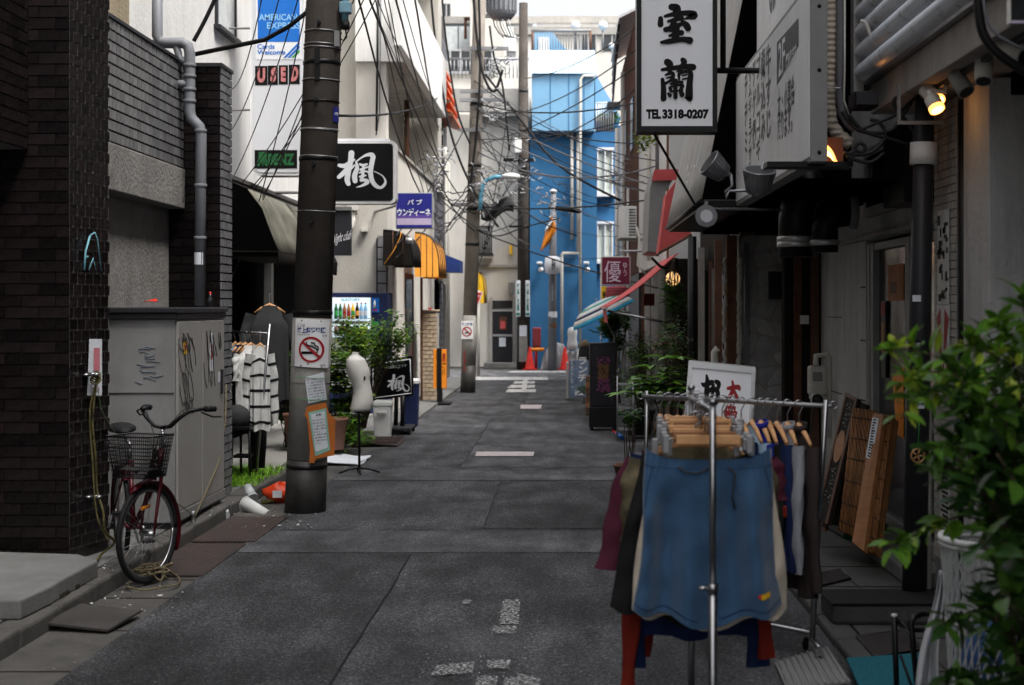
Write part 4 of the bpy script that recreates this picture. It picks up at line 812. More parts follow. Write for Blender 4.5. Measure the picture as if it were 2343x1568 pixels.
# steel lamp post with flag and lantern
YL = 41.; t = thing('steel_post', 'grey steel street post in front of the blue building', 'post', (X(1264, YL), YL, 0))
tb(t, 'shaft', 'pipe_grey', [(X(1263, YL), YL, 0), (X(1264, YL), YL, Z(640, YL)), (X(1266, YL), YL, Z(440, YL))], [.125, .11, .075], 14); MB().lathe([(.0, .05), (.1, .0), (.1, -.05), (0, -.05)], P(1266, 436, YL), 12).build('cap', 'ink_white', t)
for py, h_, mt_ in ((592, 3, 'alu'), (720, 5, 'ink_white'), (745, 4, 'wood_brown')): MB().lathe([(.118, -.05 * h_ / 3), (.122, 0), (.118, .05 * h_ / 3)], P(1264, py, YL), 14).build('band', mt_, t)
text(t, '電柱広告募集', (X(1262, YL), YL - .14, Z(690, YL)), (1, 0, 0), .04, .5, MATS['ink_white'])
t = thing('paper_lantern', 'white paper lantern with black characters hung on the steel post', 'lantern', P(1264, 628, YL - .3)); MB().lathe([(.10, -.24), (.2, -.2), (.22, 0), (.2, .2), (.10, .24)], P(1264, 607, YL - .32), 16).build('shade', 'ink_white', t, bevel=0); text(t, '高円寺', (X(1262, YL), YL - .55, Z(620, YL)), (1, 0, 0), .1, .32, MATS['ink'], .02)
MB().lathe([(.09, -.02), (.1, 0), (.09, .02)], P(1264, 587, YL - .32), 12).build('rim', 'metal_black', t)
t = thing('pennant_flag', 'orange and white pennant flag drooping beside the steel post', 'flag', P(1255, 570, YL))
MB().grid(lambda u, v: P(1262 - 26 * v ** .7 * (1 - .4 * u) + 20 * u * math.sin(v * 3.0), 496 + 80 * v - 12 * u * v, YL - .1 + .12 * math.sin(5 * u + 4 * v)), 6, 14).build('cloth', 'orange_plastic', t, solid=.006)
MB().grid(lambda u, v: P(1261 - 16 * v ** .7 * (1 - .4 * u) + 6 * u, 503 + 26 * v, YL - .16 + .1 * math.sin(5 * u + 4 * v)), 5, 6).build('white_patch', 'ink_white', t, solid=.004); tb(t, 'staff', 'alu', [P(1265, 495, YL), P(1255, 497, YL - .1)], .02, 5)

# ------------------------------------------------------------------ utility poles
def pole(label, px0, px1, Y, zb, r0, r1, H, mt_, bands=(), name='utility_pole'):
    x0, x1 = X(px0, Y), X(px1, Y); zt = Z(0, Y); k = (x1 - x0) / zt; t = thing(name, label, 'utility pole', (x0, Y, zb)); t['_k'] = k; t['_x0'] = x0
    tb(t, 'shaft', mt_, [(x0, Y, zb), (x0 + k * H, Y, H)], [r0, r1], 28)
    for z_, mm, w_ in bands:
        xx = x0 + k * z_; rr = r0 + (r1 - r0) * z_ / H; MB().lathe([(rr + .001, -w_), (rr + .007, -w_ * .8), (rr + .007, w_ * .8), (rr + .001, w_)], (xx, Y, z_), 28).build('band', mm, t)
    return t
Y1 = 12.7
t = p1 = pole('thick near utility pole on the left with no-smoking sign and taped notices', 698, 742, Y1, 0, .166, .138, 7.5, 'pole_concrete',
         [(Z(1067, Y1), 'metal_black', .018), (Z(716, Y1), 'metal_black', .02), (Z(365, Y1), 'metal_black', .018), (Z(146, Y1), 'metal_black', .018), (Z(235, Y1), 'metal_black', .008)])
PX1 = lambda z_: X(698, Y1) + (X(742, Y1) - X(698, Y1)) * z_ / Z(0, Y1)
PR1 = lambda z_: .166 + (.138 - .166) * z_ / 7.5
MB().tube([(PX1(0), Y1, 0), (PX1(Z(1052, Y1)), Y1, Z(1052, Y1))], [.172, .169], 28).build('protective_sleeve', 'pole_sheet', t)
MB().tube([(PX1(Z(1052, Y1)), Y1, Z(1050, Y1)), (PX1(Z(730, Y1)), Y1, Z(728, Y1))], [.1675, .162], 28).build('pale_section', 'pole_pale', t)
for py in (75, 105, 113, 186, 300, 360, 298, 425 + 60, 838, 875):
    z_ = Z(py, Y1); rr = PR1(z_) + .0035; MB().tube([(PX1(z_) + rr * math.cos(a), Y1 + rr * math.sin(a), z_ + .004 * math.sin(2 * a)) for a in [PI * i / 14 for i in range(29)]], .003 if py > 400 else .005, 5).build('wire_tie', 'steel_dull', t)
for py in (380, 150, 235, 60, 510): 
    z_ = Z(py, Y1); tb(t, 'bolt', 'metal_black', [(PX1(z_) - .01, Y1 - PR1(z_) + .01, z_), (PX1(z_) - .01, Y1 - PR1(z_) - .04, z_)], .016, 8)
bx(t, 'step_plate', 'metal_black', PX1(3.4) - .02, PX1(3.4) + .02, Y1 - .17, Y1 - .14, Z(190, Y1), Z(118, Y1))
def onpole(px, py, off=.004):            # point on the near pole's front seen at px, py
    z_ = Z(py, Y1 - .14); xc = PX1(z_); rr = (.168 if z_ < Z(730, Y1) else PR1(z_)) + off; xx = (px - VX) / F * (Y1 - .14) - xc
    xx = max(-rr * .999, min(rr * .999, xx)); return Vector((xc + xx, Y1 - math.sqrt(rr * rr - xx * xx), z_))
def polesheet(t, name, mt_, corners, off, n=10, th=.002):
    a, b_, c, d_ = corners                # tl, tr, br, bl in picture units
    def fn(u, v): px = (a[0] + (b_[0] - a[0]) * u) * (1 - v) + (d_[0] + (c[0] - d_[0]) * u) * v; py = (a[1] + (b_[1] - a[1]) * u) * (1 - v) + (d_[1] + (c[1] - d_[1]) * u) * v; return onpole(px, py, off)
    return MB().grid(fn, n, 8).build(name, mt_, t)
ns = thing('no_smoking_sign', 'white no smoking plate with a red ring on the near pole', 'sign', onpole(713, 840))
polesheet(ns, 'plate', 'sign_white_dirty', ((676, 729), (751, 733), (748, 843), (674, 838)), .010)
def ptext(t, s_, px, py, w_, h_, mt_, off, bold=.01, rot=0.): return text(t, s_, (0, 0, 0), (1, 0, 0), w_, h_, MATS[mt_], bold, bend=lambda a, b_: onpole(px + a, py - b_ - rot * a, off))
ptext(ns, 'ここは', 681, 748, 18, 7, 'ink', .0125); ptext(ns, '路上禁煙地区', 681, 763, 63, 14, 'ink_blue', .0125, .04); ptext(ns, 'です', 737, 772, 10, 6, 'ink', .0125); ptext(ns, 'ROJOKIN ENCHIKU', 682, 768, 30, 3, 'ink_grey', .0125); ptext(ns, '杉並区', 732, 838, 11, 4, 'ink', .0125)
def ring(t, name, mt_, cx_, cy_, r0, r1, off, n=36):
    m = MB(); pts = []
    for i in range(n): a = 2 * PI * i / n; pts += [onpole(cx_ + r0 * math.cos(a), cy_ + r0 * 1.04 * math.sin(a), off), onpole(cx_ + r1 * math.cos(a), cy_ + r1 * 1.04 * math.sin(a), off)]
    return m.add(pts, [(2 * i, 2 * i + 1, (2 * i + 3) % (2 * n), (2 * i + 2) % (2 * n)) for i in range(n)]).build(name, mt_, t)
ring(ns, 'ring', 'ink_red', 713, 800, 23.5, 28.5, .013)
polesheet(ns, 'slash', 'ink_red', ((690, 783), (695, 780), (736, 817), (731, 821)), .0145)
polesheet(ns, 'cigarette', 'ink', ((691, 804), (722, 804), (722, 810), (691, 810)), .0128); polesheet(ns, 'cigarette_tip', 'ink', ((725, 804), (727, 804), (727, 810), (725, 810)), .0128)
for ln in (((703, 782), (704, 789), (714, 792), (724, 797), (728, 803)), ((713, 784), (720, 785), (722, 790), (728, 793), (729, 801))):
    MB().tube([onpole(*q, .013) for q in ln], .006, 5).build('smoke_line', 'ink', ns)
for q in ((692, 733), (735, 735), (690, 836), (735, 840), (706, 832)): MB().lathe([(0, -.002), (.008, 0), (0, .004)], onpole(*q, .012), 8, 'Y').build('rivet', 'steel', ns)
n1 = thing('notice', 'upper white printed notice wired to the near pole', 'notice', onpole(725, 915))
polesheet(n1, 'sheet', 'paper', ((699, 863), (740, 852), (745, 915), (707, 923)), .012)
for i, s_ in enumerate(('ルールを守って！', 'ごみ・資源はきちんと分別し', 'て、当日の朝7時30分までに', '決められた集積所へお出しく', 'ださい。近隣の方の迷惑にな', 'りますので、分別・日時を', 'ルールを守りましょう。', 'ご理解ご協力お願いします。')):
    ptext(n1, s_, 704 + i * .8, 872 + i * 6.6, 33, 4.2 if i else 5, 'ink' if i else 'ink_red', .0142, .01, rot=.12)
n2 = thing('notice', 'lower warning notice framed with green and orange tape on the near pole', 'notice', onpole(732, 1040))
def freesheet(t, name, mt_, px4, d, Y=Y1 - .19):
    m = MB(); m.prism([P(a, b_, Y - d - .00) for a, b_ in px4], (0, .002, 0)); return m.build(name, mt_, t)
freesheet(n2, 'orange_tape', 'tape_orange', ((702, 930), (745, 921), (752, 945), (767, 960), (765, 1042), (722, 1050), (719, 1060), (707, 1059), (709, 1030), (703, 960), (697, 950)), .0)
freesheet(n2, 'green_tape', 'tape_green', ((705, 944), (746, 934), (755, 1030), (721, 1044)), .003)
freesheet(n2, 'sheet', 'paper', ((711, 948), (742, 941), (750, 1024), (722, 1034)), .006)
Yn = Y1 - .19 - .0085
text(n2, '警告！', (X(722, Yn), Yn, Z(953, Yn)), (1, 0, .12), .052, .022, MATS['ink'], .03)
for i, s_ in enumerate(('飲食店から出される生ゴミは', '業者自らの責任で処理して下', 'さい。大量のゴミを放置は、', '不法投棄として警察へ通', '報します。', 'また、通学路のため、夜間等', 'の通行の障害になりますの', 'で、集積所には決められた日に', 'いて下さい。')):
    text(n2, s_, (X(714 + i * .9, Yn), Yn, Z(965 + i * 6.6, Yn)), (1, 0, .12), .105 if i not in (4, 8) else .05, .0155, MATS['ink'], .01)
lw = thing('wire_binding', 'thin green wires bound round the near pole over the notices', 'wire', onpole(720, 870, 0))
for py in (862, 912): MB().tube([onpole(672 + 76 * i / 12, py + i * .4, .018) for i in range(13)], .0022, 5).build('wire', 'green_paint', lw)
st = thing('sticker', 'small blue sticker high on the right edge of the near pole', 'sticker', onpole(770, 275)); polesheet(st, 'sheet', 'pub_blue', ((761, 243), (771, 243), (771, 278), (760, 276)), .006, 4); ptext(st, '占用', 763, 262, 6, 8, 'ink_white', .008)
lt = thing('cable_box', 'pale blue metal bracket box with a cable loop at the top of the near pole', 'cable box', P(788, 60, Y1)); bx(lt, 'box', M('pale_blue_metal', (.18, .33, .42), r=.4, b=0), X(776, Y1 - .1), X(802, Y1 - .1), Y1 - .12, Y1 - .02, Z(36, Y1), Z(10, Y1), bevel=.01)
tb(lt, 'conduit', 'pale_blue_metal', [P(790, -60, Y1 - .06), P(789, 50, Y1 - .06)], .03, 10); tb(lt, 'plug', 'cable', [P(790, 50, Y1 - .06), P(790, 68, Y1 - .06)], .036, 10)
tb(lt, 'cable_loop', 'cable', [P(790, 66, Y1 - .06), P(793, 86, Y1 - .06), P(786, 94, Y1 - .06), P(778, 88, Y1 - .06), P(775, 70, Y1 - .06)], .007, 6)
bx(lt, 'side_plate', 'metal_grey', X(765, Y1 - .1), X(776, Y1 - .1), Y1 - .12, Y1 - .06, Z(112, Y1), Z(78, Y1))
# second pole
Y2 = 30.5
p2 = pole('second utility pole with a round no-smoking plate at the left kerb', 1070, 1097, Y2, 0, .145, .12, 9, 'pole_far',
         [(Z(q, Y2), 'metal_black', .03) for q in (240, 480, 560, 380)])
PX2 = lambda z_: X(1070, Y2) + (X(1097, Y2) - X(1070, Y2)) * z_ / Z(0, Y2)
MB().tube([(PX2(0), Y2, 0), (PX2(.55), Y2, .55)], [.151, .149], 20).build('base_sleeve', 'pole_sheet', p2); MB().tube([(PX2(.5), Y2, .55), (PX2(1.4), Y2, 1.55)], [.1505, .145], 20).build('pale_section', 'pole_pale', p2)
n3 = thing('no_smoking_sign', 'small white no smoking plate on the second pole', 'sign', P(1069, 775, Y2 - .2)); bx(n3, 'plate', 'sign_white_dirty', X(1056, Y2), X(1083, Y2), Y2 - .165, Y2 - .155, Z(776, Y2), Z(735, Y2), bevel=.004)
m = MB(); pts = []
for i in range(24): a = 2 * PI * i / 24; pts += [Vector((X(1069, Y2) + r_ * math.cos(a), Y2 - .168, Z(759, Y2) + r_ * math.sin(a))) for r_ in (.075, .1)]
m.add(pts, [(2 * i, 2 * i + 1, (2 * i + 3) % 48, (2 * i + 2) % 48) for i in range(24)]).build('ring', 'ink_red', n3); bx(n3, 'cigarette', 'ink', X(1064, Y2), X(1074, Y2), Y2 - .169, Y2 - .167, Z(763, Y2), Z(760, Y2)); MB().prism([P(1060, 753, Y2 - .169), P(1062, 751, Y2 - .169), P(1078, 765, Y2 - .169), P(1076, 767, Y2 - .169)], (0, .001, 0)).build('slash', 'ink_red', n3)
text(n3, '路上禁煙', (X(1058, Y2), Y2 - .167, Z(745, Y2)), (1, 0, 0), .2, .055, MATS['ink_blue'], .03)
text(thing('pole_lettering', 'red lettering painted down the second pole', 'lettering', P(1065, 850, Y2 - .16)), '止\nま\nれ', (X(1061, Y2), Y2 - .158, Z(850, Y2)), (1, 0, 0), .05, .45, MATS['ink_red'], .02)
for py in (115, 212, 232, 300, 470):      # cross arms
    zz = Z(py, Y2); bx(p2, 'cross_arm', 'steel_dull', PX2(zz) - (.32 if py != 470 else .45), PX2(zz) + (.62 if py in (115, 232) else .3), Y2 - .2, Y2 - .13, zz - .035, zz + .035)
p3 = pole('third dark utility pole before the blue building carrying a switch box', 1196, 1197, 42.0, 0, .17, .12, Z(8, 42.), 'pole_concrete', [(Z(q, 42.), 'metal_black', .03) for q in (210, 300, 370, 400, 520)])
PX3 = lambda z_: X(1197, 42.)
for py in (368,): zz = Z(py, 42.); bx(p3, 'cross_arm', 'metal_black', X(1152, 42.), X(1224, 42.), 41.75, 41.83, zz - .04, zz + .04)
for py, a, b_ in ((370, 1152, 1222), (520, 1165, 1200)): bx(p3, 'cross_arm', 'metal_black', X(a, 42.), X(b_, 42.), 41.7, 41.76, Z(py, 42.) - .03, Z(py, 42.) + .03)
bx(p3, 'switch_box', 'plastic_white', X(1177, 41.7), X(1193, 41.7), 41.5, 41.8, Z(352, 41.7), Z(318, 41.7), bevel=.02)
bx(p3, 'paint_wrap', 'paper', X(1188, 41.8), X(1205, 41.8), 41.8, 41.82, Z(770, 41.8), Z(745, 41.8)); bx(p3, 'pale_wrap', 'pole_pale', X(1187, 41.8), X(1206, 41.8), 41.79, 41.81, Z(828, 41.8), Z(771, 41.8))
for q, a in ((1180, 0), (1202, 1)):
    s_ = thing('pole_advert', ('tall narrow white and green advert plate left of the third pole', 'tall narrow white and green advert plate right of the third pole')[a], 'sign', P(q, 725, 41.7)); bx(s_, 'plate', 'ink_white', X(q, 41.7), X(q + 10, 41.7), 41.68, 41.72, Z(725, 41.7), Z(642, 41.7), bevel=.01)
    bx(s_, 'green_band', M('sign_green', (.01, .18, .12), b=0), X(q + 1, 41.7), X(q + 9, 41.7), 41.674, 41.679, Z(722, 41.7), Z(716, 41.7)); text(s_, '質\n屋\n大\n黒', (X(q + 2, 41.7), 41.672, Z(712, 41.7)), (1, 0, 0), .07, .75, MATS['sign_green'], .04)
# transformer, insulators and cable coils
t = thing('transformer', 'grey ribbed transformer drum hanging at the top between the poles', 'transformer', P(1146, 40, 31.5)); YM = 31.5
MB().lathe([(0, -.30), (.2, -.30), (.27, -.22), (.30, -.18), (.30, .9), (0, .9)], P(1147, 12, YM), 24).build('tank', 'pipe_grey', t)
fn_ = MB()
for i in range(20): a = 2 * PI * i / 20; c = P(1147, 12, YM) + Vector((.31 * math.cos(a), .31 * math.sin(a), 0)); fn_.box(c.x - .012, c.x + .012, c.y - .02, c.y + .02, c.z - .15, c.z + .8, rz=a)
fn_.build('cooling_fins', 'pipe_grey', t); bx(t, 'hanger', 'steel_dull', PX2(7.7), X(1132, YM), YM - .1, YM - .05, 7.7, 7.78)
for i in range(6):
    q = P(1128 + i * 7, 45, YM - .15 - .02 * i); tb(t, 'lead', 'insulator' if i % 2 else 'cable', [q, q + Vector((.03, 0, -.14)), q + Vector((.12, 0, -.28 - .02 * i)), q + Vector((.22, 0, -.38))], .014, 6)
# ------------------------------------------------------------------ right side: near shops
t = thing('near_shop', 'dark shop front at the right edge with a pale rough pier and tiled post', 'building', (2.4, 7, .05))
bx(t, 'wall', 'black_void', 2.5, 9, -3, 7.48, .05, 14); bx(t, 'upper_wall', 'black_void', 2.2, 2.49, -3, 7.48, 2.75, 14)  # black stands for the unlit interior; unseen height raised to shade the alley
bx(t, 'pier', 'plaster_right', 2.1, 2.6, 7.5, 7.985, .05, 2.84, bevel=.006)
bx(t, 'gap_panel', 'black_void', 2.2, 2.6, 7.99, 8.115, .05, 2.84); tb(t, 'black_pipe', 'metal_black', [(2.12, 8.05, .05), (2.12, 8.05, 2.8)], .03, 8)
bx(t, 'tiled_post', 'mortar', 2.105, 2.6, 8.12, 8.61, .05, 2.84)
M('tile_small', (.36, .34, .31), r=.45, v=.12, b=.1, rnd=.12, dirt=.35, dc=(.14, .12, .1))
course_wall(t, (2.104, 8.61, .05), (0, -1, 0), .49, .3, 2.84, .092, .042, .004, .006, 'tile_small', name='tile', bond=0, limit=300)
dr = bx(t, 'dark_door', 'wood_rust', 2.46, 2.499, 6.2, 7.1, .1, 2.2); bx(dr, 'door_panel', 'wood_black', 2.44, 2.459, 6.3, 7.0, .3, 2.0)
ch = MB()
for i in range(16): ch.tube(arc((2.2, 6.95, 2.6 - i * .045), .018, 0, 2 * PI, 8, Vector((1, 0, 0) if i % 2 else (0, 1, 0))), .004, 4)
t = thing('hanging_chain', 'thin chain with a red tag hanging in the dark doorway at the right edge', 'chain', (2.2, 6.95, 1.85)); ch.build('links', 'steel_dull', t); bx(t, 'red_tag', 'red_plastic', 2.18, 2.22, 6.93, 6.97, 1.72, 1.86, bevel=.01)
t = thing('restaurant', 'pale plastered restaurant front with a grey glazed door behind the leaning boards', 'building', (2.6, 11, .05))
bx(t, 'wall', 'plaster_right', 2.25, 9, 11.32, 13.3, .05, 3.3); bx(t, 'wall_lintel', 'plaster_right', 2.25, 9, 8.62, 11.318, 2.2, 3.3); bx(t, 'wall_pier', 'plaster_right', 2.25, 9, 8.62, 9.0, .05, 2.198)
bx(t, 'upper_wall', 'wood_black', 2.3, 9, 7.5, 16, 3.3, 14); bx(t, 'room', 'black_void', 2.9, 9, 9.0, 11.31, .05, 2.19)  # unseen upper height raised to shade the alley
for z_ in (.6, 1.0, 1.45, 1.85): bx(t, 'wall_joint', 'concrete_dark', 2.244, 2.2495, 11.34, 11.5, z_, z_ + .012)
for z_ in (1.0, 1.62): bx(t, 'wall_joint', 'concrete_dark', 2.244, 2.2495, 12.3, 12.9, z_, z_ + .008)
bx(t, 'wall_ledge', 'plaster_grey', 2.2, 2.249, 9.0, 12.2, 2.2, 2.235, bevel=.005)
dr = bx(t, 'door', 'glass_dark', 2.30, 2.31, 9.1, 11.25, .2, 2.14)
for ya, yb in ((9.0, 9.1), (9.75, 9.88), (9.92, 10.05), (11.22, 11.31), (11.08, 11.18)): bx(dr, 'door_frame', 'metal_grey', 2.255, 2.32, ya, yb, .16, 2.17, bevel=.003)
bx(dr, 'door_rail', 'metal_grey', 2.262, 2.315, 9.1, 11.22, 2.12, 2.17); bx(dr, 'door_rail', 'metal_grey', 2.262, 2.315, 9.1, 11.22, .16, .24)
wn = bx(t, 'transom_window', 'glass_dark', 2.225, 2.26, 9.9, 11.1, 2.42, 2.8)
for (ya, yb, za, zb) in ((9.85, 9.92, 2.36, 2.86), (11.08, 11.16, 2.36, 2.86), (9.92, 11.08, 2.36, 2.43), (9.92, 11.08, 2.79, 2.86)): bx(wn, 'frame', 'metal_grey', 2.2, 2.262, ya, yb, za, zb, bevel=.003)
bx(t, 'shade_box', 'metal_black', 2.05, 2.24, 9.15, 9.75, 2.34, 2.82)
bx(t, 'sill', 'concrete', 2.02, 2.3, 8.9, 11.6, .05, .15, bevel=.015)
cn = MB(); cn.prism([(1.93, 11.6, .05), (2.25, 11.6, .05), (2.25, 10.6, .05), (2.06, 10.2, .05)], (0, 0, .16)); cn.build('kerb_block', 'concrete_dark', t, bevel=.02)
inn = thing('orange_poster', 'dull orange poster stuck on the restaurant door glass', 'poster', (2.29, 10.7, 1.7)); bx(inn, 'sheet', M('dim_orange', (.35, .13, .04), b=0, v=.3), 2.285, 2.295, 10.25, 10.72, 1.75, 2.0); bx(inn, 'print', 'wood_brown', 2.282, 2.286, 10.45, 10.62, 1.80, 1.88)
pz_ = thing('orange_poster', 'torn orange notice low on the restaurant door glass beside the leaves', 'poster', (2.29, 10.2, 1.2)); MB().prism([(2.28, 10.2, 1.3), (2.28, 10.55, 1.22), (2.28, 10.45, .95), (2.28, 10.5, .84), (2.28, 10.22, .82)], (.006, 0, 0)).build('sheet', 'orange_plastic', pz_)
ms_ = thing('menu_strip', 'narrow dark menu strip with a food picture on the door frame', 'poster', (2.25, 10.9, 1.4)); bx(ms_, 'strip', 'ink_grey', 2.28, 2.29, 10.78, 10.92, 1.2, 1.75); bx(ms_, 'food_picture', 'wood_orange', 2.276, 2.281, 10.8, 10.9, 1.38, 1.6); bx(ms_, 'pink_header', 'red_dull', 2.276, 2.281, 10.79, 10.91, 1.64, 1.74)
# posters on the tiled post
YT_ = 8.36
def poster_r(name, label, y0, y1, z0, z1, x=2.092):
    t = thing(name, label, 'poster', (x, (y0 + y1) / 2, z0)); bx(t, 'sheet', 'plastic_white', x - .002, x, y0, y1, z0, z1); return t
t = poster_r('flyer', 'long strip of black and white flyers pasted on the tiled post', 8.25, 8.50, 1.72, 2.04 + .2)
for i in range(26):
    yy, zz = R.uniform(8.26, 8.45), R.uniform(1.73, 2.2); bx(t, 'print_patch', 'ink', 2.087, 2.0895, yy, yy + R.uniform(.02, .06), zz, zz + R.uniform(.015, .06))
text(t, 'BBC', (2.086, 8.4, 1.75), (0, -1, 0), .1, .05, MATS['ink'], .03)
t = poster_r('ray_poster', 'red and white sun ray poster pasted on the tiled post', 8.24, 8.52, 1.22, 1.715)
for i in range(8):
    a = PI * (i + .25) / 8; a2 = PI * (i + .75) / 8; c = Vector((2.0885, 8.38, 1.2)); rr = .52
    def cl(a): d = Vector((0, -math.cos(a), math.sin(a))); k = min(rr / max(abs(d.z), .01), .135 / max(abs(d.y), .01)); return c + d * min(k, .5)
    MB().prism([c + Vector((0, 0, .08)), cl(a), cl(a2)], (-.001, 0, 0)).build('ray', 'ink_red', t)
t = poster_r('notice', 'white notice column of black print low on the tiled post', 8.24, 8.44, .35, .95)
for i in range(22): bx(t, 'print_line', 'ink', 2.087, 2.0895, 8.26, 8.42 - R.uniform(0, .05), .37 + i * .026, .37 + i * .026 + .014)
tb(thing('conduit', 'thin pale conduit running down beside the dark street pole', 'conduit', (2.05, 8.5, .05)), 'tube', 'pipe_white', [(2.04, 8.5, .05), (2.045, 8.5, 2.84)], .016, 8)
# dark pole
YD = 8.28; t = thing('street_pole', 'dark blue-black steel pole with stickers and a white wrap near the top at right', 'pole', (X(2090, YD), YD, .05))
xa, xb = X(2090, YD), X(2119, YD); tb(t, 'shaft', 'metal_dark', [(xa, YD, .05), (xb, YD, 3.3)], [.068, .050], 24)
MB().lathe([(.07, 0), (.095, 0), (.092, .05), (.072, .09)], (xa, YD, .05), 24).build('base_collar', 'metal_dark', t)
xp = lambda z: xa + (xb - xa) * z / 3.3
MB().tube([(xp(2.48), YD, 2.48), (xp(2.6), YD, 2.6)], [.074, .074], 20).build('white_wrap', 'plastic_white', t)
def polest(px, py, w_, h_, mt_, lb, txt=None):
    z_ = Z(py, YD - .08); xc = xp(z_); s = thing('sticker', lb, 'sticker', (xc, YD - .085, z_)); x_ = X(px, YD - .085)
    MB().grid(lambda u, v: Vector((x_ + w_ * (u - .5), YD - math.sqrt(max(.064 ** 2 - min(.062, abs(x_ + w_ * (u - .5) - xc)) ** 2, 0)), z_ + h_ * (v - .5))), 6, 2).build('sheet', mt_, s)
    if txt: text(s, txt, (x_ - w_ * .4, YD - .068, z_ - h_ * .25), (1, 0, 0), w_ * .8, h_ * .5, MATS['ink_white' if mt_ in ('ink', 'sign_black') else 'ink'], .03)
polest(2100, 683, .04, .035, 'paper', 'small pale sticker on the dark pole at door height'); polest(2097, 790, .05, .05, 'sign_black', 'small black and white sticker on the dark pole below the pale one', 'MELLA BBC')
polest(2102, 925, .07, .05, 'paper', 'white sticker with a black scrawl on the dark pole among the leaves', 'Wyne')
t = thing('film_reel', 'small brass film reel hung on the dark pole by a string', 'reel', P(2099, 1043, YD - .12)); c = P(2099, 1043, YD - .11); m = MB(); 
for k in range(5): a = 2 * PI * k / 5; m.tube([c, c + Vector((.032 * math.cos(a), 0, .032 * math.sin(a)))], .006, 6)
m.tube(arc(c, .036, 0, 2 * PI, 24), .006, 6); m.build('wheel', M('brass', (.45, .24, .12), r=.4, m=.7, b=0), t); tb(t, 'string', 'green_paint', [c + Vector((0, 0, .036)), c + Vector((.01, 0, .2))], .002, 4)
# corrugated box above
t = thing('shutter_box', 'ribbed pale metal shutter housing jutting over the shop at top right', 'shutter', (1.9, 7, 2.85)); y0, y1 = 3.0, 9.12
bx(t, 'casing', 'steel_dull', 1.80, 2.298, y0, y1, 3.04, 5.0); bx(t, 'plaster_beam', 'plaster_grey', 1.84, 2.296, y0, y1 - .02, 2.86, 3.038, bevel=.006)
for k in range(11):
    z_ = 3.06 + k * .12; m = MB()
    pr = [(1.80, z_), (1.765, z_ + .015), (1.745, z_ + .045), (1.745, z_ + .07), (1.765, z_ + .10), (1.80, z_ + .115)]
    n_ = len(pr); m.add([(a, y0, b_) for a, b_ in pr] + [(a, y1, b_) for a, b_ in pr], [(i, n_ + i, n_ + i + 1, i + 1) for i in range(n_ - 1)] + [list(range(n_, 2 * n_))], True); m.build('corrugation', 'shutter_metal', t)
bx(t, 'end_trim', 'plaster_grey', 1.74, 1.80, y1, y1 + .1, 3.0, 5.0); bx(t, 'track', 'metal_dark', 1.93, 1.96, 5.0, 8.3, 2.835, 2.86)
# track spots
def spot(px, py, Y, label, mt_, lit, tilt, yaw, r=.042, L=.13):
    t = thing('track_spot', label, 'spotlight', P(px, py, Y), rotz=0, group='small spotlights under the shutter housing', world=True); c = P(px, py, Y)
    d = Vector((math.sin(yaw) * math.cos(tilt), -math.cos(yaw) * math.cos(tilt), -math.sin(tilt))).normalized()
    tb(t, 'stem', 'pipe_white', [(1.945, Y, 2.85), (1.945, Y, 2.80), c - d * .05 + Vector((0, 0, .03))], .012, 8); tb(t, 'swivel', 'pipe_white', [c - d * .06 + Vector((0, 0, .02)), c - d * .03], .02, 8)
    tb(t, 'housing', mt_, [c - d * L * .55, c - d * L * .45, c + d * L * .5], [r * .6, r, r], 16)
    tb(t, 'lens', 'lamp_core' if lit else 'metal_dark', [c + d * L * .5, c + d * (L * .5 + .003)], r * .82, 16)
    if lit: tb(t, 'glow_rim', 'lamp_glow', [c + d * (L * .5 - .02), c + d * (L * .5 + .001)], r * 1.01, 16)
spot(2131, 218, 7.9, 'lit cream spotlight aimed down, left of the pair under the shutter housing', 'pipe_white', True, .75, .5, .044, .12); spot(2137, 238, 7.75, 'lit lower spotlight of the pair under the shutter housing', 'pipe_white', True, 1.0, .5, .04, .08)
spot(2197, 190, 7.4, 'unlit brownish spotlight third along under the shutter housing', 'concrete_light', False, .9, .5); spot(2250, 160, 7.05, 'unlit white spotlight fourth along under the shutter housing', 'pipe_white', False, 1.1, -.3)
spot(2315, 120, 6.6, 'unlit white spotlight nearest the right edge of the picture', 'pipe_white', False, .4, .6, .05, .15)
t = thing('wall_frame', 'thin grey metal frame bracket below the shutter housing', 'bracket', P(2100, 285, 8.3)); bx(t, 'bar', 'metal_grey', X(2052, 8.2), X(2158, 8.2), 8.18, 8.21, Z(286, 8.2), Z(278, 8.2)); bx(t, 'upright', 'metal_grey', X(2052, 8.2), X(2058, 8.2), 8.18, 8.21, Z(278, 8.2), Z(195, 8.2))
t = thing('window_corner', 'violet-framed window corner at the very top right', 'window', P(2325, 50, 6)); bx(t, 'pane', 'glass_dark', X(2312, 5.2), X(2400, 5.2), 5.2, 5.25, Z(52, 5.2), 3.4); bx(t, 'frame', 'pub_pale', X(2310, 5.2), X(2400, 5.2), 5.18, 5.199, Z(56, 5.2), Z(50, 5.2))
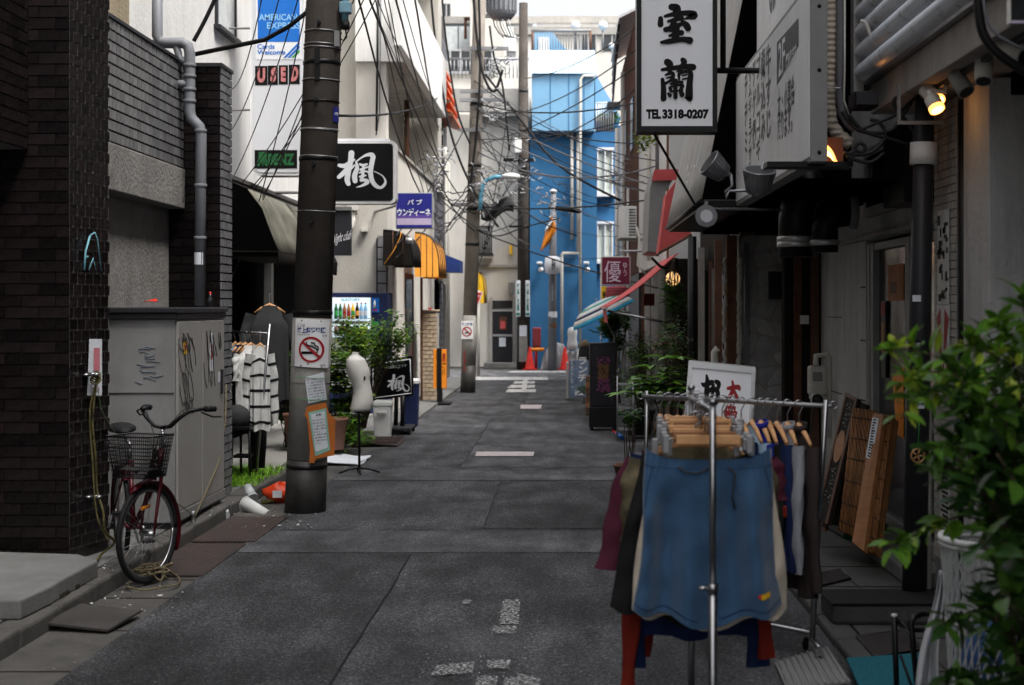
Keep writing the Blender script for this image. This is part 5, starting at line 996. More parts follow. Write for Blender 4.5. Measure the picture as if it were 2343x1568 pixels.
# wrapped pipes, hose, amber reflection glow
YW = 8.9
t = thing('wrapped_pipes', 'tape-wrapped pipe and grey hose curving down beside the price board', 'pipes', P(1900, 300, YW))
def wob(pts, a, n=5):
    out = []
    for p_, q_ in zip(pts, pts[1:]):
        for i in range(n): out.append(p_.lerp(q_, i / n) + Vector((R.uniform(-a, a), R.uniform(-a, a), 0)))
    return out + [pts[-1]]
M('wrap_tape', (.52, .45, .37), r=.75, v=.12, s=6, b=.7, wave='Z', bs=9, dirt=.3)
A_ = wob([P(*q, YW) for q in ((1900, -60), (1899, 60), (1896, 180), (1896, 250), (1902, 288), (1918, 312), (1945, 330))], .003); tb(t, 'wrapped_pipe', 'wrap_tape', A_, [.040 + .003 * math.sin(i * 1.7) for i in range(len(A_))], 14)
A_ = wob([P(*q, YW + .12) for q in ((1877, -60), (1874, 120), (1873, 260), (1882, 300), (1900, 330))], .003); tb(t, 'wrapped_pipe', 'canvas_dark', A_, [.034 + .003 * math.sin(i * 1.9) for i in range(len(A_))], 12)
H_ = [P(*q, YW - .04) for q in ((1921, -60), (1921, 120), (1920, 220), (1926, 262), (1940, 285), (1960, 300))]; hh = []
for p_, q_ in zip(H_, H_[1:]):
    k = max(2, int((q_ - p_).length / .012)); hh += [p_.lerp(q_, i / k) for i in range(k)]
tb(t, 'corrugated_hose', 'cable_grey', hh, [.022 + .003 * (i % 2) for i in range(len(hh))], 10); tb(t, 'cable_tie', 'ink_white', [P(1886, 200, YW - .06), P(1922, 202, YW - .07)], .004, 4)
tb(t, 'thin_cable', 'pipe_white', [P(*q, YW - .06) for q in ((1932, -40), (1932, 150), (1930, 230), (1945, 272))], .006, 5)
t = thing('amber_glow', 'amber glowing shape for a lantern reflection on the ledge under the wrapped pipes', 'lamp', P(1893, 365, 8.55)); c = P(1893, 366, 8.5)  # emissive shape added to stand for a lantern's warm reflection
bx(t, 'ledge', 'metal_black', X(1750, 8.5), X(1945, 8.5), 8.42, 8.6, Z(385, 8.5), Z(373, 8.5)); bx(t, 'back_plate', 'wood_brown', X(1868, 8.5), X(1936, 8.5), 8.6, 8.62, Z(373, 8.5), Z(310, 8.5))
MB().grid(lambda u, v: P(1868 + 44 * u + 3 * math.sin(v * 6), 371 - (38 * math.sin(PI * min(1, u * 1.05)) ** .8) * (1 - .35 * v), 8.5 + .06 * v), 14, 4).build('glow_shell', 'lamp_glow', t, solid=.004)
MB().grid(lambda u, v: P(1880 + 26 * u, 368 - (22 * math.sin(PI * u)) * (1 - .5 * v), 8.47 + .03 * v), 10, 3).build('glow_core', 'lamp_core', t, solid=.004)
# long price board parallel to the alley
XB = 1.35; ya, yb = 8.3, 12.0; zb_, zt_ = 2.5, 3.5
t = thing('price_board', 'long white wall sign of black vertical Japanese menu lines at upper right', 'sign', (XB, 10, 2.5))
bx(t, 'casing', 'metal_grey', XB, XB + .09, ya, yb, zb_, zt_, bevel=.004); bx(t, 'face', 'sign_white_dirty', XB - .005, XB - .001, ya + .03, yb - .03, zb_ + .03, zt_ - .03)
for z_ in (2.55, 3.0, 3.35): MB().lathe([(0, -.004), (.012, 0), (0, .002)], (XB + .045, ya - .002, z_), 8, 'Y').build('bolt', 'metal_black', t)
def onBd(px, py, d=.007): Y = (XB - d) * F / (px - VX); return Vector((XB - d, Y, Z(py, Y)))
def bdtext(s_, pxl, pyt, pxr, hh, mt_='ink_grey', bold=.02, up=0.):
    """column or row: left px, y of its top at the left, right px; hh = height in metres"""
    a = onBd(pxl, pyt); b_ = onBd(pxr, pyt); wd = abs(a.y - b_.y); return text(t, s_, (a.x, a.y, a.z - hh), (0, -1, 0), wd, hh, MATS[mt_], bold)
for s_, l_, tp, r_, hh in (('牛すじ', 1751, 109, 1763, .62), ('煮込み', 1740, 117, 1750, .63), ('プルコギ', 1729.5, 130, 1739, .74), ('チゲ鍋', 1720.5, 143, 1728.5, .63), ('サムギョプサル', 1711.5, 160, 1719, .78), ('チヂミ', 1703, 172, 1709.5, .60)):
    bdtext('\n'.join(s_), l_, tp, r_, hh, bold=.03)
a = onBd(1777, 0); b_ = onBd(1826, 0); MB().prism([onBd(1777, 195, .0065), onBd(1826, 105, .0065), onBd(1826, 42, .0065), onBd(1777, 98, .0065)][::1], (-.001, 0, 0)).build('dark_panel', 'ink_grey', t)
q = onBd(1780, 178, .009); text(t, '2F', q, (0, -1, 0), abs(q.y - onBd(1796, 0).y), .21, MATS['ink_white'], .01); q = onBd(1797, 162, .009); text(t, '席あります。', q, (0, -1, 0), abs(q.y - onBd(1824, 0).y), .10, MATS['ink_white'], .02)
q = onBd(1778, 275, .007); text(t, '大・小宴会', q, (0, -1, 0), abs(q.y - onBd(1817, 0).y), .19, MATS['ink_grey'], .02); q = onBd(1778, 330, .007); text(t, '承ります。', q, (0, -1, 0), abs(q.y - onBd(1812, 0).y), .19, MATS['ink_grey'], .02)
t2 = thing('upper_board', 'second white wall sign cropped by the top edge above the menu board', 'sign', (1.45, 10.3, 3.6)); bx(t2, 'casing', 'alu', 1.45, 1.53, 8.7, 11.4, 3.58, 5.2); bx(t2, 'face', 'sign_white_dirty', 1.444, 1.449, 8.73, 11.37, 3.61, 5.17)
q = Vector((1.442, 1.45 * F / (1762 - VX), 0)); q.z = Z(38, q.y); text(t2, 'お', q, (0, -1, 0), .38, .45, MATS['ink_grey'], .03); q = Vector((1.442, 1.45 * F / (1805 - VX), 0)); q.z = Z(-8, q.y); text(t2, 'む', q, (0, -1, 0), .38, .45, MATS['ink_grey'], .03)
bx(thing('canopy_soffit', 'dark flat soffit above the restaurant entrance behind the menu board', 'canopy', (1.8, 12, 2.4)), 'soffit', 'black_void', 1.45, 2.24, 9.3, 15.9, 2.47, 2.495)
# mansard awning
t = thing('mansard_awning', 'tall sloping grey canvas awning with faded white lettering behind the kanji sign', 'awning', (1.3, 14, 2.55))
lo, hi = (1.08, 2.55), (1.62, 5.2); y0, y1 = 11.9, 16.0
def aw(u, v): return Vector((lo[0] + (hi[0] - lo[0]) * v + .008 * math.sin(u * 40), y0 + (y1 - y0) * u, lo[1] + (hi[1] - lo[1]) * v))
MB().grid(aw, 60, 10).build('canvas', 'canvas_grey', t, solid=.01)
MB().prism([(lo[0], y0 - .02, lo[1]), (hi[0], y0 - .02, hi[1]), (2.3, y0 - .02, hi[1]), (2.3, y0 - .02, lo[1])][::-1], (0, .015, 0)).build('end_panel', 'black_void', t)
tb(t, 'hem_rail', 'metal_black', [(lo[0], y0, lo[1] - .01), (lo[0], y1, lo[1] - .01)], .02, 6); bx(t, 'under_frame', 'metal_black', lo[0] + .02, 2.3, y0, y1, 2.5, 2.54)
for i, (yy, zz, hh) in enumerate(((13.1, 2.9, .32), (13.4, 2.72, .3), (14.3, 2.88, .34), (14.0, 2.7, .3), (13.7, 2.95, .28))):
    f_ = (zz - lo[1]) / (hi[1] - lo[1]); c = Vector((lo[0] + (hi[0] - lo[0]) * f_ - .018, yy, zz)); vv = Vector((hi[0] - lo[0], 0, hi[1] - lo[1])).normalized()
    text(t, 'レストラン'[i], c, (0, -1, 0), .16, hh * .8, MATS['ink_white'], -.01, v=vv)
# double-sided kanji sign
YS_ = 10.4; t = thing('kanji_box_sign', 'black framed white box sign with two bold kanji and a phone number', 'sign', P(1548, 305, YS_))
x0, x1, z0 = X(1456, YS_), X(1640, YS_), Z(303, YS_); z1 = 5.1; fw = .032
bx(t, 'box', 'metal_black', x0, x1, YS_ + .004, YS_ + .18, z0, z1)
for a in ((x0, x0 + fw, z0, z1), (x1 - fw, x1, z0, z1), (x0 + fw, x1 - fw, z0, z0 + .04)): bx(t, 'frame', 'metal_black', a[0], a[1], YS_ - .02, YS_ + .003, a[2], a[3])
bx(t, 'face', 'sign_bright', x0 + fw, x1 - fw, YS_ - .006, YS_ + .003, z0 + .04, z1)
sx0, sz1, k_ = X(1456, YS_), None, (X(1640, YS_) - X(1456, YS_)) / (1095 - 165)
fxs = lambda a, b_: Vector((X(1456, YS_) + (a - 165) * k_, YS_ - .008, Z(303, YS_) + (1512 - b_) * k_))
MURO = [[(570,68,34),(630,80,38),(622,150,40)],[(442,200,24),(440,268,30)],[(490,175,14),(600,150,24),(760,138,28),(825,165,42),(760,192,18),(705,212,4)],[(530,235,14),(620,212,22),(690,195,20)],[(600,225,24),(575,290,28),(560,330,26)],[(500,330,26),(600,300,28),(700,255,18)],[(690,232,14),(735,275,32),(758,312,32)],[(545,400,14),(620,378,20),(680,366,28)],[(622,290,36),(615,370,38),(615,440,38)],[(450,478,14),(540,465,26),(690,443,26),(775,455,36)]]
RAN = [[(460,792,18),(600,772,26),(740,755,28),(815,762,36)],[(520,705,38),(548,735,38),(545,810,24)],[(698,680,28),(715,705,30),(680,770,26),(622,820,5)],[(462,905,20),(475,1000,28),(475,1125,32)],[(500,852,12),(560,832,20),(590,845,18),(575,905,24)],[(510,890,8),(575,872,12)],[(500,950,16),(560,915,14)],[(655,905,12),(662,832,20),(760,810,20),(788,840,28),(775,960,34),(770,1090,40),(778,1135,26),(730,1112,12)],[(690,862,9),(745,850,9)],[(695,902,9),(755,893,10)],[(560,960,14),(620,940,16),(690,933,14)],[(550,1005,20),(560,1040,16)],[(550,995,12),(620,975,10),(690,972,20),(678,1010,20)],[(565,1045,14),(640,1038,10),(690,1030,12)],[(615,920,24),(612,1020,22),(612,1108,24)],[(532,1072,16),(548,1090,22)],[(665,1030,18),(688,1080,28)]]
WD = lambda S, k=1.18: [[(a, b_, c * k) for a, b_, c in s_] for s_ in S]
strokes(t, WD(MURO), fxs, MATS['ink']); strokes(t, WD(RAN, 1.1), fxs, MATS['ink'])
a, b_ = fxs(275, 1360), fxs(445, 1360); text(t, 'TEL', a, (1, 0, 0), b_.x - a.x, 112 * k_, MATS['ink'], .06); a, b_ = fxs(462, 1360), fxs(1000, 1360); text(t, '3318-0207', a, (1, 0, 0), b_.x - a.x, 112 * k_, MATS['ink'], .06)
tb(t, 'bracket', 'metal_black', [(x1, YS_ + .1, Z(157, YS_)), (1.9, YS_ + .1, Z(157, YS_))], .022, 6); tb(t, 'bracket_upright', 'metal_black', [(X(1657, YS_), YS_ + .1, Z(160, YS_)), (X(1657, YS_), YS_ + .1, 5.1)], .022, 6); tb(t, 'strut', 'metal_black', [P(1494, 303, YS_ + .1), P(1590, 470, YS_ + 1.4)], .011, 6)
# floodlights
def flood(px, py, Y, label, d, arm, r, front=False):
    c = P(px, py, Y); t = thing('floodlight', label, 'floodlight', c, group='ribbed floodlights below the signs'); d = Vector(d).normalized(); u, w_ = perp(d)
    tb(t, 'body', 'flood_grey', [c - d * r * 1.0, c - d * r * .8, c - d * r * .2, c + d * r * .55, c + d * r * .62], [r * .45, r * .62, r * .86, r, r], 24)
    m = MB()
    for i in range(22):
        a = 2 * PI * i / 22; rd = u * math.cos(a) + w_ * math.sin(a); tg = u * -math.sin(a) + w_ * math.cos(a)
        m.prism([c - d * r * .9 + rd * r * .5 - tg * .0015, c + d * r * .5 + rd * r * .95 - tg * .0015, c + d * r * .5 + rd * r * 1.06 - tg * .0015, c - d * r * .85 + rd * r * .72 - tg * .0015], tg * .003)
    m.build('cooling_fins', 'flood_grey', t); tb(t, 'rim', 'steel', [c + d * r * .58, c + d * r * .66], r * 1.06, 28)
    tb(t, 'reflector', 'steel' if front else 'metal_dark', [c + d * r * .661, c + d * r * .667], r * .9, 24)
    if front: tb(t, 'lens', 'ink_white', [c + d * r * .67, c + d * r * .69], r * .6, 20)
    tb(t, 'swivel', 'flood_grey', [c - d * r * .9, P(*arm[0], Y) ], .014, 8); tb(t, 'arm', 'flood_grey', [P(*q, Y) for q in arm], .011, 6); return t
flood(1636, 383, 9.9, 'ribbed floodlight on the left tilted up at the menu board', (-.75, -.2, .55), ((1672, 400), (1675, 425), (1660, 438), (1660, 455), (1668, 437), (1745, 437)), .088)
flood(1735, 412, 8.8, 'big ribbed floodlight hanging lens up in front of the menu board', (.05, -.35, .9), ((1747, 372), (1748, 378), (1880, 378)), .092)
flood(1612, 497, 10.8, 'small floodlight facing the camera with its silver reflector showing', (.15, -1, .1), ((1616, 462), (1618, 478), (1790, 480)), .075, True)
# ducts
t = thing('exhaust_ducts', 'pair of dark exhaust ducts with silver bands under the soffit', 'duct', P(1860, 590, 10.6)); YX = 10.8
tb(t, 'duct', 'metal_black', [P(1822, 588, YX), P(1822, 500, YX), P(1828, 460, YX), P(1850, 430, YX), P(1880, 415, YX)], .13, 20); tb(t, 'duct', 'metal_black', [P(1886, 578, YX - .2), P(1886, 520, YX - .2), P(1900, 495, YX - .2), P(1950, 485, YX - .2)], .095, 20)
for px, py, r_, yy in ((1822, 560, .134, YX), (1886, 556, .1, YX - .2), (1822, 548, .134, YX)): MB().lathe([(r_, -.02), (r_ + .006, -.015), (r_ + .006, .015), (r_, .02)], P(px, py, yy), 24).build('band', 'alu', t)
MB().lathe([(.08, -.02), (.12, 0), (.12, .04), (.08, .05)], P(1945, 486, YX - .2), 18, 'X').build('flange', 'metal_grey', t)
# loose black cables at upper right
def cable(label, pts, r, mt_='cable', group=None, name='cable', cat='cable'):
    P_ = [Vector(q) for q in pts]; out = []
    for i in range(len(P_) - 1):
        p0, p1, p2, p3 = P_[max(i - 1, 0)], P_[i], P_[i + 1], P_[min(i + 2, len(P_) - 1)]
        for j in range(6):
            t_ = j / 6; out.append(.5 * (2 * p1 + (p2 - p0) * t_ + (2 * p0 - 5 * p1 + 4 * p2 - p3) * t_ * t_ + (-p0 + 3 * p1 - 3 * p2 + p3) * t_ ** 3))
    out.append(P_[-1]); return tag(MB().tube(out, r, 6).build(name, mt_, None), label, cat, group)
q_ = lambda Y, *a: [P(px, py, Y) for px, py in a]
LBS = ['short black cable looping from the wrapped pipes to the wall frame', 'black cable rising from the hose to the lit spotlights', 'long black cable with a wide loop left of the dark pole', 'low black cable curving along the ledge of the amber glow', 'knotted black cable ends beside the amber glow']; GB = 'loose black cables under the shutter housing'
for a in (((1925, 255), (1950, 290), (1990, 305), (2040, 298), (2060, 270), (2085, 235)), ((1960, 300), (2010, 280), (2050, 262), (2100, 220), (2130, 210)), ((1940, 262), (1975, 300), (2035, 318), (2080, 330), (2092, 310), (2075, 280), (2048, 250), (2048, 225), (2085, 215)), ((1930, 350), (1965, 355), (2000, 345), (2025, 310), (2010, 280), (1990, 275)), ((1945, 370), (1960, 330), (1978, 335), (1972, 350), (1955, 345), (1940, 360), (1990, 372), (2022, 350))):
    cable(LBS.pop(0), q_(8.35, *a), .011, group=GB)
cable('thick black cable bundle swinging across the top right corner', q_(6.2, (2235, -30), (2240, 40), (2252, 85), (2285, 125), (2345, 165)), .02); cable('thin teal cable crossing the top right corner', q_(6.1, (2246, -30), (2256, 40), (2280, 80), (2345, 115)), .006, 'pipe_grey')
cable('white cable end hanging beside the grey hose', q_(8.7, (1968, 48), (1980, 55), (1990, 80), (1998, 105)), .012, 'pipe_white')
t = thing('junction_box', 'black junction box under the shutter housing among the cables', 'box', P(1985, 250, 8.6)); bx(t, 'box', 'metal_black', X(1955, 8.6), X(2010, 8.6), 8.6, 8.8, Z(245, 8.6), Z(208, 8.6), bevel=.01); bx(t, 'lid', 'metal_dark', X(1958, 8.6), X(2007, 8.6), 8.59, 8.6, Z(240, 8.6), Z(212, 8.6))
# entrance recess: flagstone wall
t = thing('stone_wall', 'pale crazy-paved stone wall in the shadowed entrance recess', 'wall', (2, 14.2, .05)); x0, x1, zz0, zz1, YY = X(1690, 14.2), 2.45, .05, 2.38, 14.2
bx(t, 'backing', 'plaster_grey', x0, x1, YY + .01, YY + .3, zz0, zz1); M('flagstone', (.40, .39, .38), r=.8, v=.2, s=7, b=.6, bs=30, rnd=.22, dirt=.3)
gx, gz = 6, 15; gr = {(i, j): (x0 + (x1 - x0) * min(max((i + (.5 if j % 2 else 0)) / gx + R.uniform(-.06, .06), 0), 1), zz0 + (zz1 - zz0) * min(max(j / gz + R.uniform(-.018, .018), 0), 1)) for i in range(-1, gx + 2) for j in range(gz + 1)}
for j in range(gz):
    for i in range(-1, gx + 1):
        pl = [gr[(i, j)], gr[(i + 1, j)], gr[(i + 1, j + 1)], gr[(i, j + 1)]]; c = (sum(a[0] for a in pl) / 4, sum(a[1] for a in pl) / 4)
        if max(a[0] for a in pl) - min(a[0] for a in pl) < .06: continue
        rg = []
        for k in range(4):
            a, b_ = pl[k], pl[(k + 1) % 4]; rg += [(a[0] + (b_[0] - a[0]) * .18, a[1] + (b_[1] - a[1]) * .18), (a[0] + (b_[0] - a[0]) * .82, a[1] + (b_[1] - a[1]) * .82)]
        rg = [(c[0] + (a - c[0]) * .93, c[1] + (b_ - c[1]) * .90) for a, b_ in rg]; MB().prism([(a, YY + .012, b_) for a, b_ in rg], (0, -R.uniform(.015, .03), 0)).build('stone', 'flagstone', t)
tb(t, 'grey_pipe', 'pipe_grey', [(X(1707, 14.1), 14.1, .05), (X(1707, 14.1), 14.1, 2.3)], .022, 8)
t = thing('entrance_jamb', 'dark brown timber entrance side beside the stone wall', 'wall', (2.1, 13.4, .05))
for a, b_, mt_ in ((1795, 1815, 'wood_black'), (1816, 1832, 'wood_rust'), (1833, 1852, 'wood_black'), (1853, 1872, 'wood_brown'), (1873, 1893, 'wood_black')): bx(t, 'board', mt_, X(a, 13.3), X(b_, 13.3), 13.3 + R.uniform(-.03, .03), 13.5, .05, 2.37)
bx(t, 'grille', 'metal_black', X(1757, 14.1), X(1790, 14.1), 14.0, 14.1, Z(685, 14.1), Z(622, 14.1)); bx(t, 'switch_plate', 'plastic_white', X(1832, 13.2), X(1851, 13.2), 13.22, 13.26, Z(742, 13.2), Z(722, 13.2))
t = thing('torn_column', 'rust brown timber column with peeling white bark-like edges', 'column', (X(1672, 14), 14, .05))
bx(t, 'timber', 'wood_rust', X(1662, 14), X(1686, 14), 14.0, 14.15, .05, 2.37, bevel=.01)
M('peel', (.42, .39, .35), r=.9, v=.3, s=12, b=1., bs=40, dirt=.4)
for a, w_ in ((1657, 4.5), (1690, 6)): MB().tube([P(a + R.uniform(-2.5, 2.5) + .004 * (900 - py) , py, 13.98) for py in range(590, 935, 9)], [R.uniform(.55, 1.2) * w_ * .004 for _ in range(590, 935, 9)], 7).build('peeling_strip', 'peel', t)
# middle dark shopfront
t = thing('timber_shop', 'dark timber shopfront with narrow glazed panels beyond the stone wall', 'building', (1.9, 19, .05))
bx(t, 'wall', 'wood_black', 1.92, 8, 15.2, 21.4, .05, 9); 
for i, yy in enumerate((15.6, 16.3, 17.1, 18.0, 19.0, 20.2)):
    w_ = bx(t, 'glazed_panel', 'glass_dark', 1.885, 1.915, yy, yy + .55, .5, 2.2); bx(w_, 'panel_frame', 'wood_brown', 1.87, 1.93, yy + .56, yy + .62, .05, 2.3)
for yy, mt_ in ((15.35, 'wood_brown'), (16.15, 'concrete_light'), (17.9, 'wood_brown'), (20.1, 'plaster_grey')): bx(t, 'post', mt_, 1.78, 1.86, yy, yy + .1, .05, 2.5)
tb(t, 'black_downpipe', 'metal_black', [(X(1583, 17), 17, .05), (X(1583, 17), 17, 2.5)], .05, 10); tb(t, 'pipe_elbow', 'pipe_white', [(X(1634, 14.6), 14.6, .05), (X(1634, 14.6), 14.6, Z(805, 14.6)), (X(1642, 14.6), 14.6, Z(797, 14.6))], .035, 10)
bx(t, 'signlet', 'red_dull', X(1473, 22), X(1497, 22), 22.0, 22.05, Z(700, 22), Z(672, 22))
t = thing('wall_lamp', 'round yellow glowing lamp half hidden by hanging leaves', 'lamp', P(1538, 640, 19)); MB().lathe([(.0, -.09)] + [(.09 * math.sin(a * PI / 8), -.09 * math.cos(a * PI / 8)) for a in range(1, 8)] + [(0, .09)], P(1539, 638, 19), 14).build('globe', 'lantern_glow', t); tb(t, 'arm', 'metal_black', [P(1490, 590, 19), P(1510, 610, 19), P(1540, 620, 19), P(1560, 620, 19)], .02, 6)
# white building and brown building further down
t = thing('white_house', 'whitewashed two storey house beyond the mansard awning on the right', 'building', (1.8, 26, .05)); bx(t, 'wall', 'stucco_white', 1.5, 8, 21.6, 30.4, 2.4, 7.6); bx(t, 'ground_floor', 'wood_black', 1.62, 8, 21.5, 30.4, .05, 2.399)
for yy in (22.5, 24.2, 26.0, 28.2): bx(t, 'post', 'plaster_grey', 1.5, 1.6, yy, yy + .12, .05, 2.39)
for yy in (22.8, 24.6, 26.6): w_ = bx(t, 'shop_pane', 'glass_dark', 1.6, 1.615, yy, yy + 1.1, .5, 2.1); bx(w_, 'frame', 'wood_brown', 1.585, 1.6, yy + .5, yy + .55, .5, 2.1)
bx(t, 'timber_strip', 'wood_brown', 1.47, 1.499, 21.7, 21.8, 2.4, 7.5); tb(t, 'drainpipe', 'pipe_white', [(1.44, 25.8, 2.5), (1.44, 25.8, 6.5)], .04, 8); tb(t, 'drainpipe', 'cable_grey', [(1.44, 23.5, 2.5), (1.44, 23.5, 7.5)], .03, 8)
t = thing('brown_house', 'brown corrugated house with pipes next to the blue building', 'building', (1.8, 35, .05)); bx(t, 'wall', 'wood_rust', 1.55, 8, 30.5, 40.5, .05, 8.0); bx(t, 'wall_base', 'metal_dark', 1.5, 1.548, 30.5, 40.5, .05, 2.4)
for i in range(30): bx(t, 'corrugation', 'wood_rust', 1.515, 1.549, 30.55 + i * .33, 30.7 + i * .33, 2.45, 7.9)
for yy, zz in ((33, 5.2), (36.5, 5.4), (35, 3.0)): w_ = bx(t, 'window', 'glass_dark', 1.49, 1.53, yy, yy + 1.2, zz, zz + 1.1); bx(w_, 'frame', 'alu', 1.475, 1.5, yy + .58, yy + .63, zz, zz + 1.1)
for px, Y, zt in ((1412, 40.5, 6.5), (1425, 38, 7.6), (1437, 35.5, 4.5)): tb(t, 'downpipe', 'pipe_white', [(X(px, Y), Y, .1), (X(px, Y), Y, zt)], .065 if px < 1430 else .04, 8)
MB().obox((1.2, 33, 8.0), (1.6, 0, .8), (0, 6, 0), (0, 0, .06)).build('roof_sheet', 'alu', t)
m = MB()
for k in range(5): m.tube([(1.2 - .02 * k, 33, 7.9 - .22 * k), (1.25, 39, 7.9 - .22 * k)], .03, 5)
m.build('canopy_rail', 'metal_dark', t)
def acunit(px0, px1, pa, pb, Y, label):
    t = thing('air_conditioner', label, 'air conditioner', P((px0 + px1) / 2, pb, Y)); x0, x1, z0, z1 = X(px0, Y), X(px1, Y), Z(pb, Y), Z(pa, Y)
    bx(t, 'casing', 'plastic_white', x0, x1, Y, Y + .7, z0, z1, bevel=.01); xm = x0 + (x1 - x0) * .55
    for i in range(10): bx(t, 'grille_slat', 'metal_dark', xm, x1 - .02, Y - .012, Y - .001, z0 + (z1 - z0) * (.08 + i * .088), z0 + (z1 - z0) * (.08 + i * .088) + .02)
    bx(t, 'bracket', 'metal_grey', x0 - .05, x1 + .4, Y + .1, Y + .2, z0 - .05, z0 - .001); tb(t, 'drain_hose', 'pipe_white', [(x1, Y - .03, z0 + .2), (x1 + .05, Y - .05, z0), (x1 + .02, Y, z0 - .5), (x1 + .2, Y, z0 - .7)], .025, 6)
acunit(1417, 1456, 472, 545, 28, 'beige air conditioner unit bracketed high on the right wall')
t = thing('planter_shelf', 'small railed balcony with green plants beside the blue upper box', 'balcony', P(1383, 300, 42)); bx(t, 'shelf', 'metal_dark', X(1363, 42), X(1405, 42), 41.6, 42.2, Z(300, 42), Z(296, 42)); m = MB()
for k in range(8): m.tube([P(1364 + k * 5.5, 298, 41.6), P(1364 + k * 5.5, 236, 41.6)], .015, 4)
m.tube([P(1364, 236, 41.6), P(1405, 236, 41.6)], .02, 4); m.build('railing', 'ink_white', t); bx(t, 'shelf_roof', 'metal_dark', X(1388, 42), X(1420, 42), 41.4, 42.3, Z(250, 42), Z(240, 42))
# purple kanji sign, banner, lantern
YZ = 24.; t = box_sign('kanji_sign', 'maroon square box sign with a pale brush character above the umbrella', 'sign', 1375, 587, 1442, 653, YZ, .2, .02, 'alu', 'maroon', .015)
text(t, '優', (X(1382, YZ), YZ - .012, Z(646, YZ)), (1, 0, 0), X(1420, YZ) - X(1382, YZ), Z(597, YZ) - Z(646, YZ), M('ink_lilac', (.6, .5, .6), b=0), .0); text(t, 'ゆ\nう', (X(1425, YZ), YZ - .012, Z(632, YZ)), (1, 0, 0), X(1434, YZ) - X(1425, YZ), Z(600, YZ) - Z(632, YZ), MATS['ink_lilac'], .0)
tb(t, 'bracket', 'steel_dull', [P(1415, 587, YZ + .1), P(1415, 575, YZ + .1), P(1470, 575, YZ + .1), (1.52, YZ + .1, Z(575, YZ))], .02, 6)
t = thing('red_lantern_box', 'dull red lantern-like drum hanging under the maroon sign', 'lantern', P(1412, 690, 25)); m = []
MB().lathe([(.0, 0), (.15, 0), (.19, .05), (.2, .12), (.19, .2), (.15, .25), (0, .25)], P(1412, 690, 25.), 18).build('drum', 'red_dull', t)
for k in range(5): MB().lathe([(.197, .03 + k * .045), (.203, .035 + k * .045), (.197, .04 + k * .045)], P(1412, 690, 25.), 18).build('hoop', 'maroon', t)
t = thing('yellow_banner', 'narrow yellow banner with dark lettering behind the umbrella', 'banner', P(1379, 745, 29)); bx(t, 'cloth', 'yellow_plastic', X(1375, 29), X(1388, 29), 29, 29.02, Z(757, 29), Z(655, 29)); text(t, '営\n業\n中', (X(1378, 29), 28.99, Z(750, 29)), (1, 0, 0), .06, .7, MATS['ink'], .03); tb(t, 'pole', 'pipe_white', [P(1374, 600, 29), (X(1374, 29), 29, 0)], .012, 6)
# red retractable awning with arm
t = thing('red_awning', 'faded red awning reaching over the alley with a silver folding arm', 'awning', (1.1, 20.5, 2))
MB().grid(lambda u, v: Vector((1.5 + (.55 - 1.5) * u, 19.9 + 3.6 * v, 2.42 + (1.70 - 2.42) * u - .05 * math.sin(PI * u))), 10, 6).build('canvas', 'red_cloth', t, solid=.01)
MB().quad((.55, 19.9, 1.70), (.55, 21.5, 1.70), (.57, 21.5, 1.50), (.57, 19.9, 1.50)).build('valance', 'red_cloth', t, solid=.008)
tb(t, 'folding_arm', 'steel', [(.57, 19.95, 1.66), (1.1, 19.92, 1.56), (1.5, 19.95, 1.47)], .018, 8); tb(t, 'front_bar', 'steel', [(.55, 19.88, 1.69), (.55, 21.52, 1.69)], .02, 8)
t = thing('grey_box_awning', 'grey boxed awning with a faded red top beside the mansard awning', 'awning', (1.3, 19, 2.6)); Yg = 18.6
MB().prism([P(1497, 390, Yg), P(1487, 430, Yg), P(1481, 575, Yg), P(1510, 578, Yg), P(1522, 440, Yg), P(1550, 392, Yg)], (0, 1.4, 0)).build('end_panel', 'metal_grey', t)
MB().quad(P(1497, 388, Yg - .05), P(1555, 388, Yg - .05), P(1558, 412, Yg - .05), P(1490, 414, Yg - .05)).build('red_top', 'red_cloth', t, solid=.02)
t = thing('red_slope_awning', 'faded red sloping awning with a grimy hem behind the floodlight', 'awning', (1.3, 17.4, 2.4)); Yg = 17.6
MB().prism([P(1548, 412, Yg), P(1524, 445, Yg), P(1506, 578, Yg), P(1580, 535, Yg), P(1580, 412, Yg)], (0, .5, 0)).build('canvas', 'red_cloth', t); tb(t, 'hem', 'wood_brown', [P(1506, 580, Yg - .02), P(1582, 537, Yg - .02)], .02, 6)
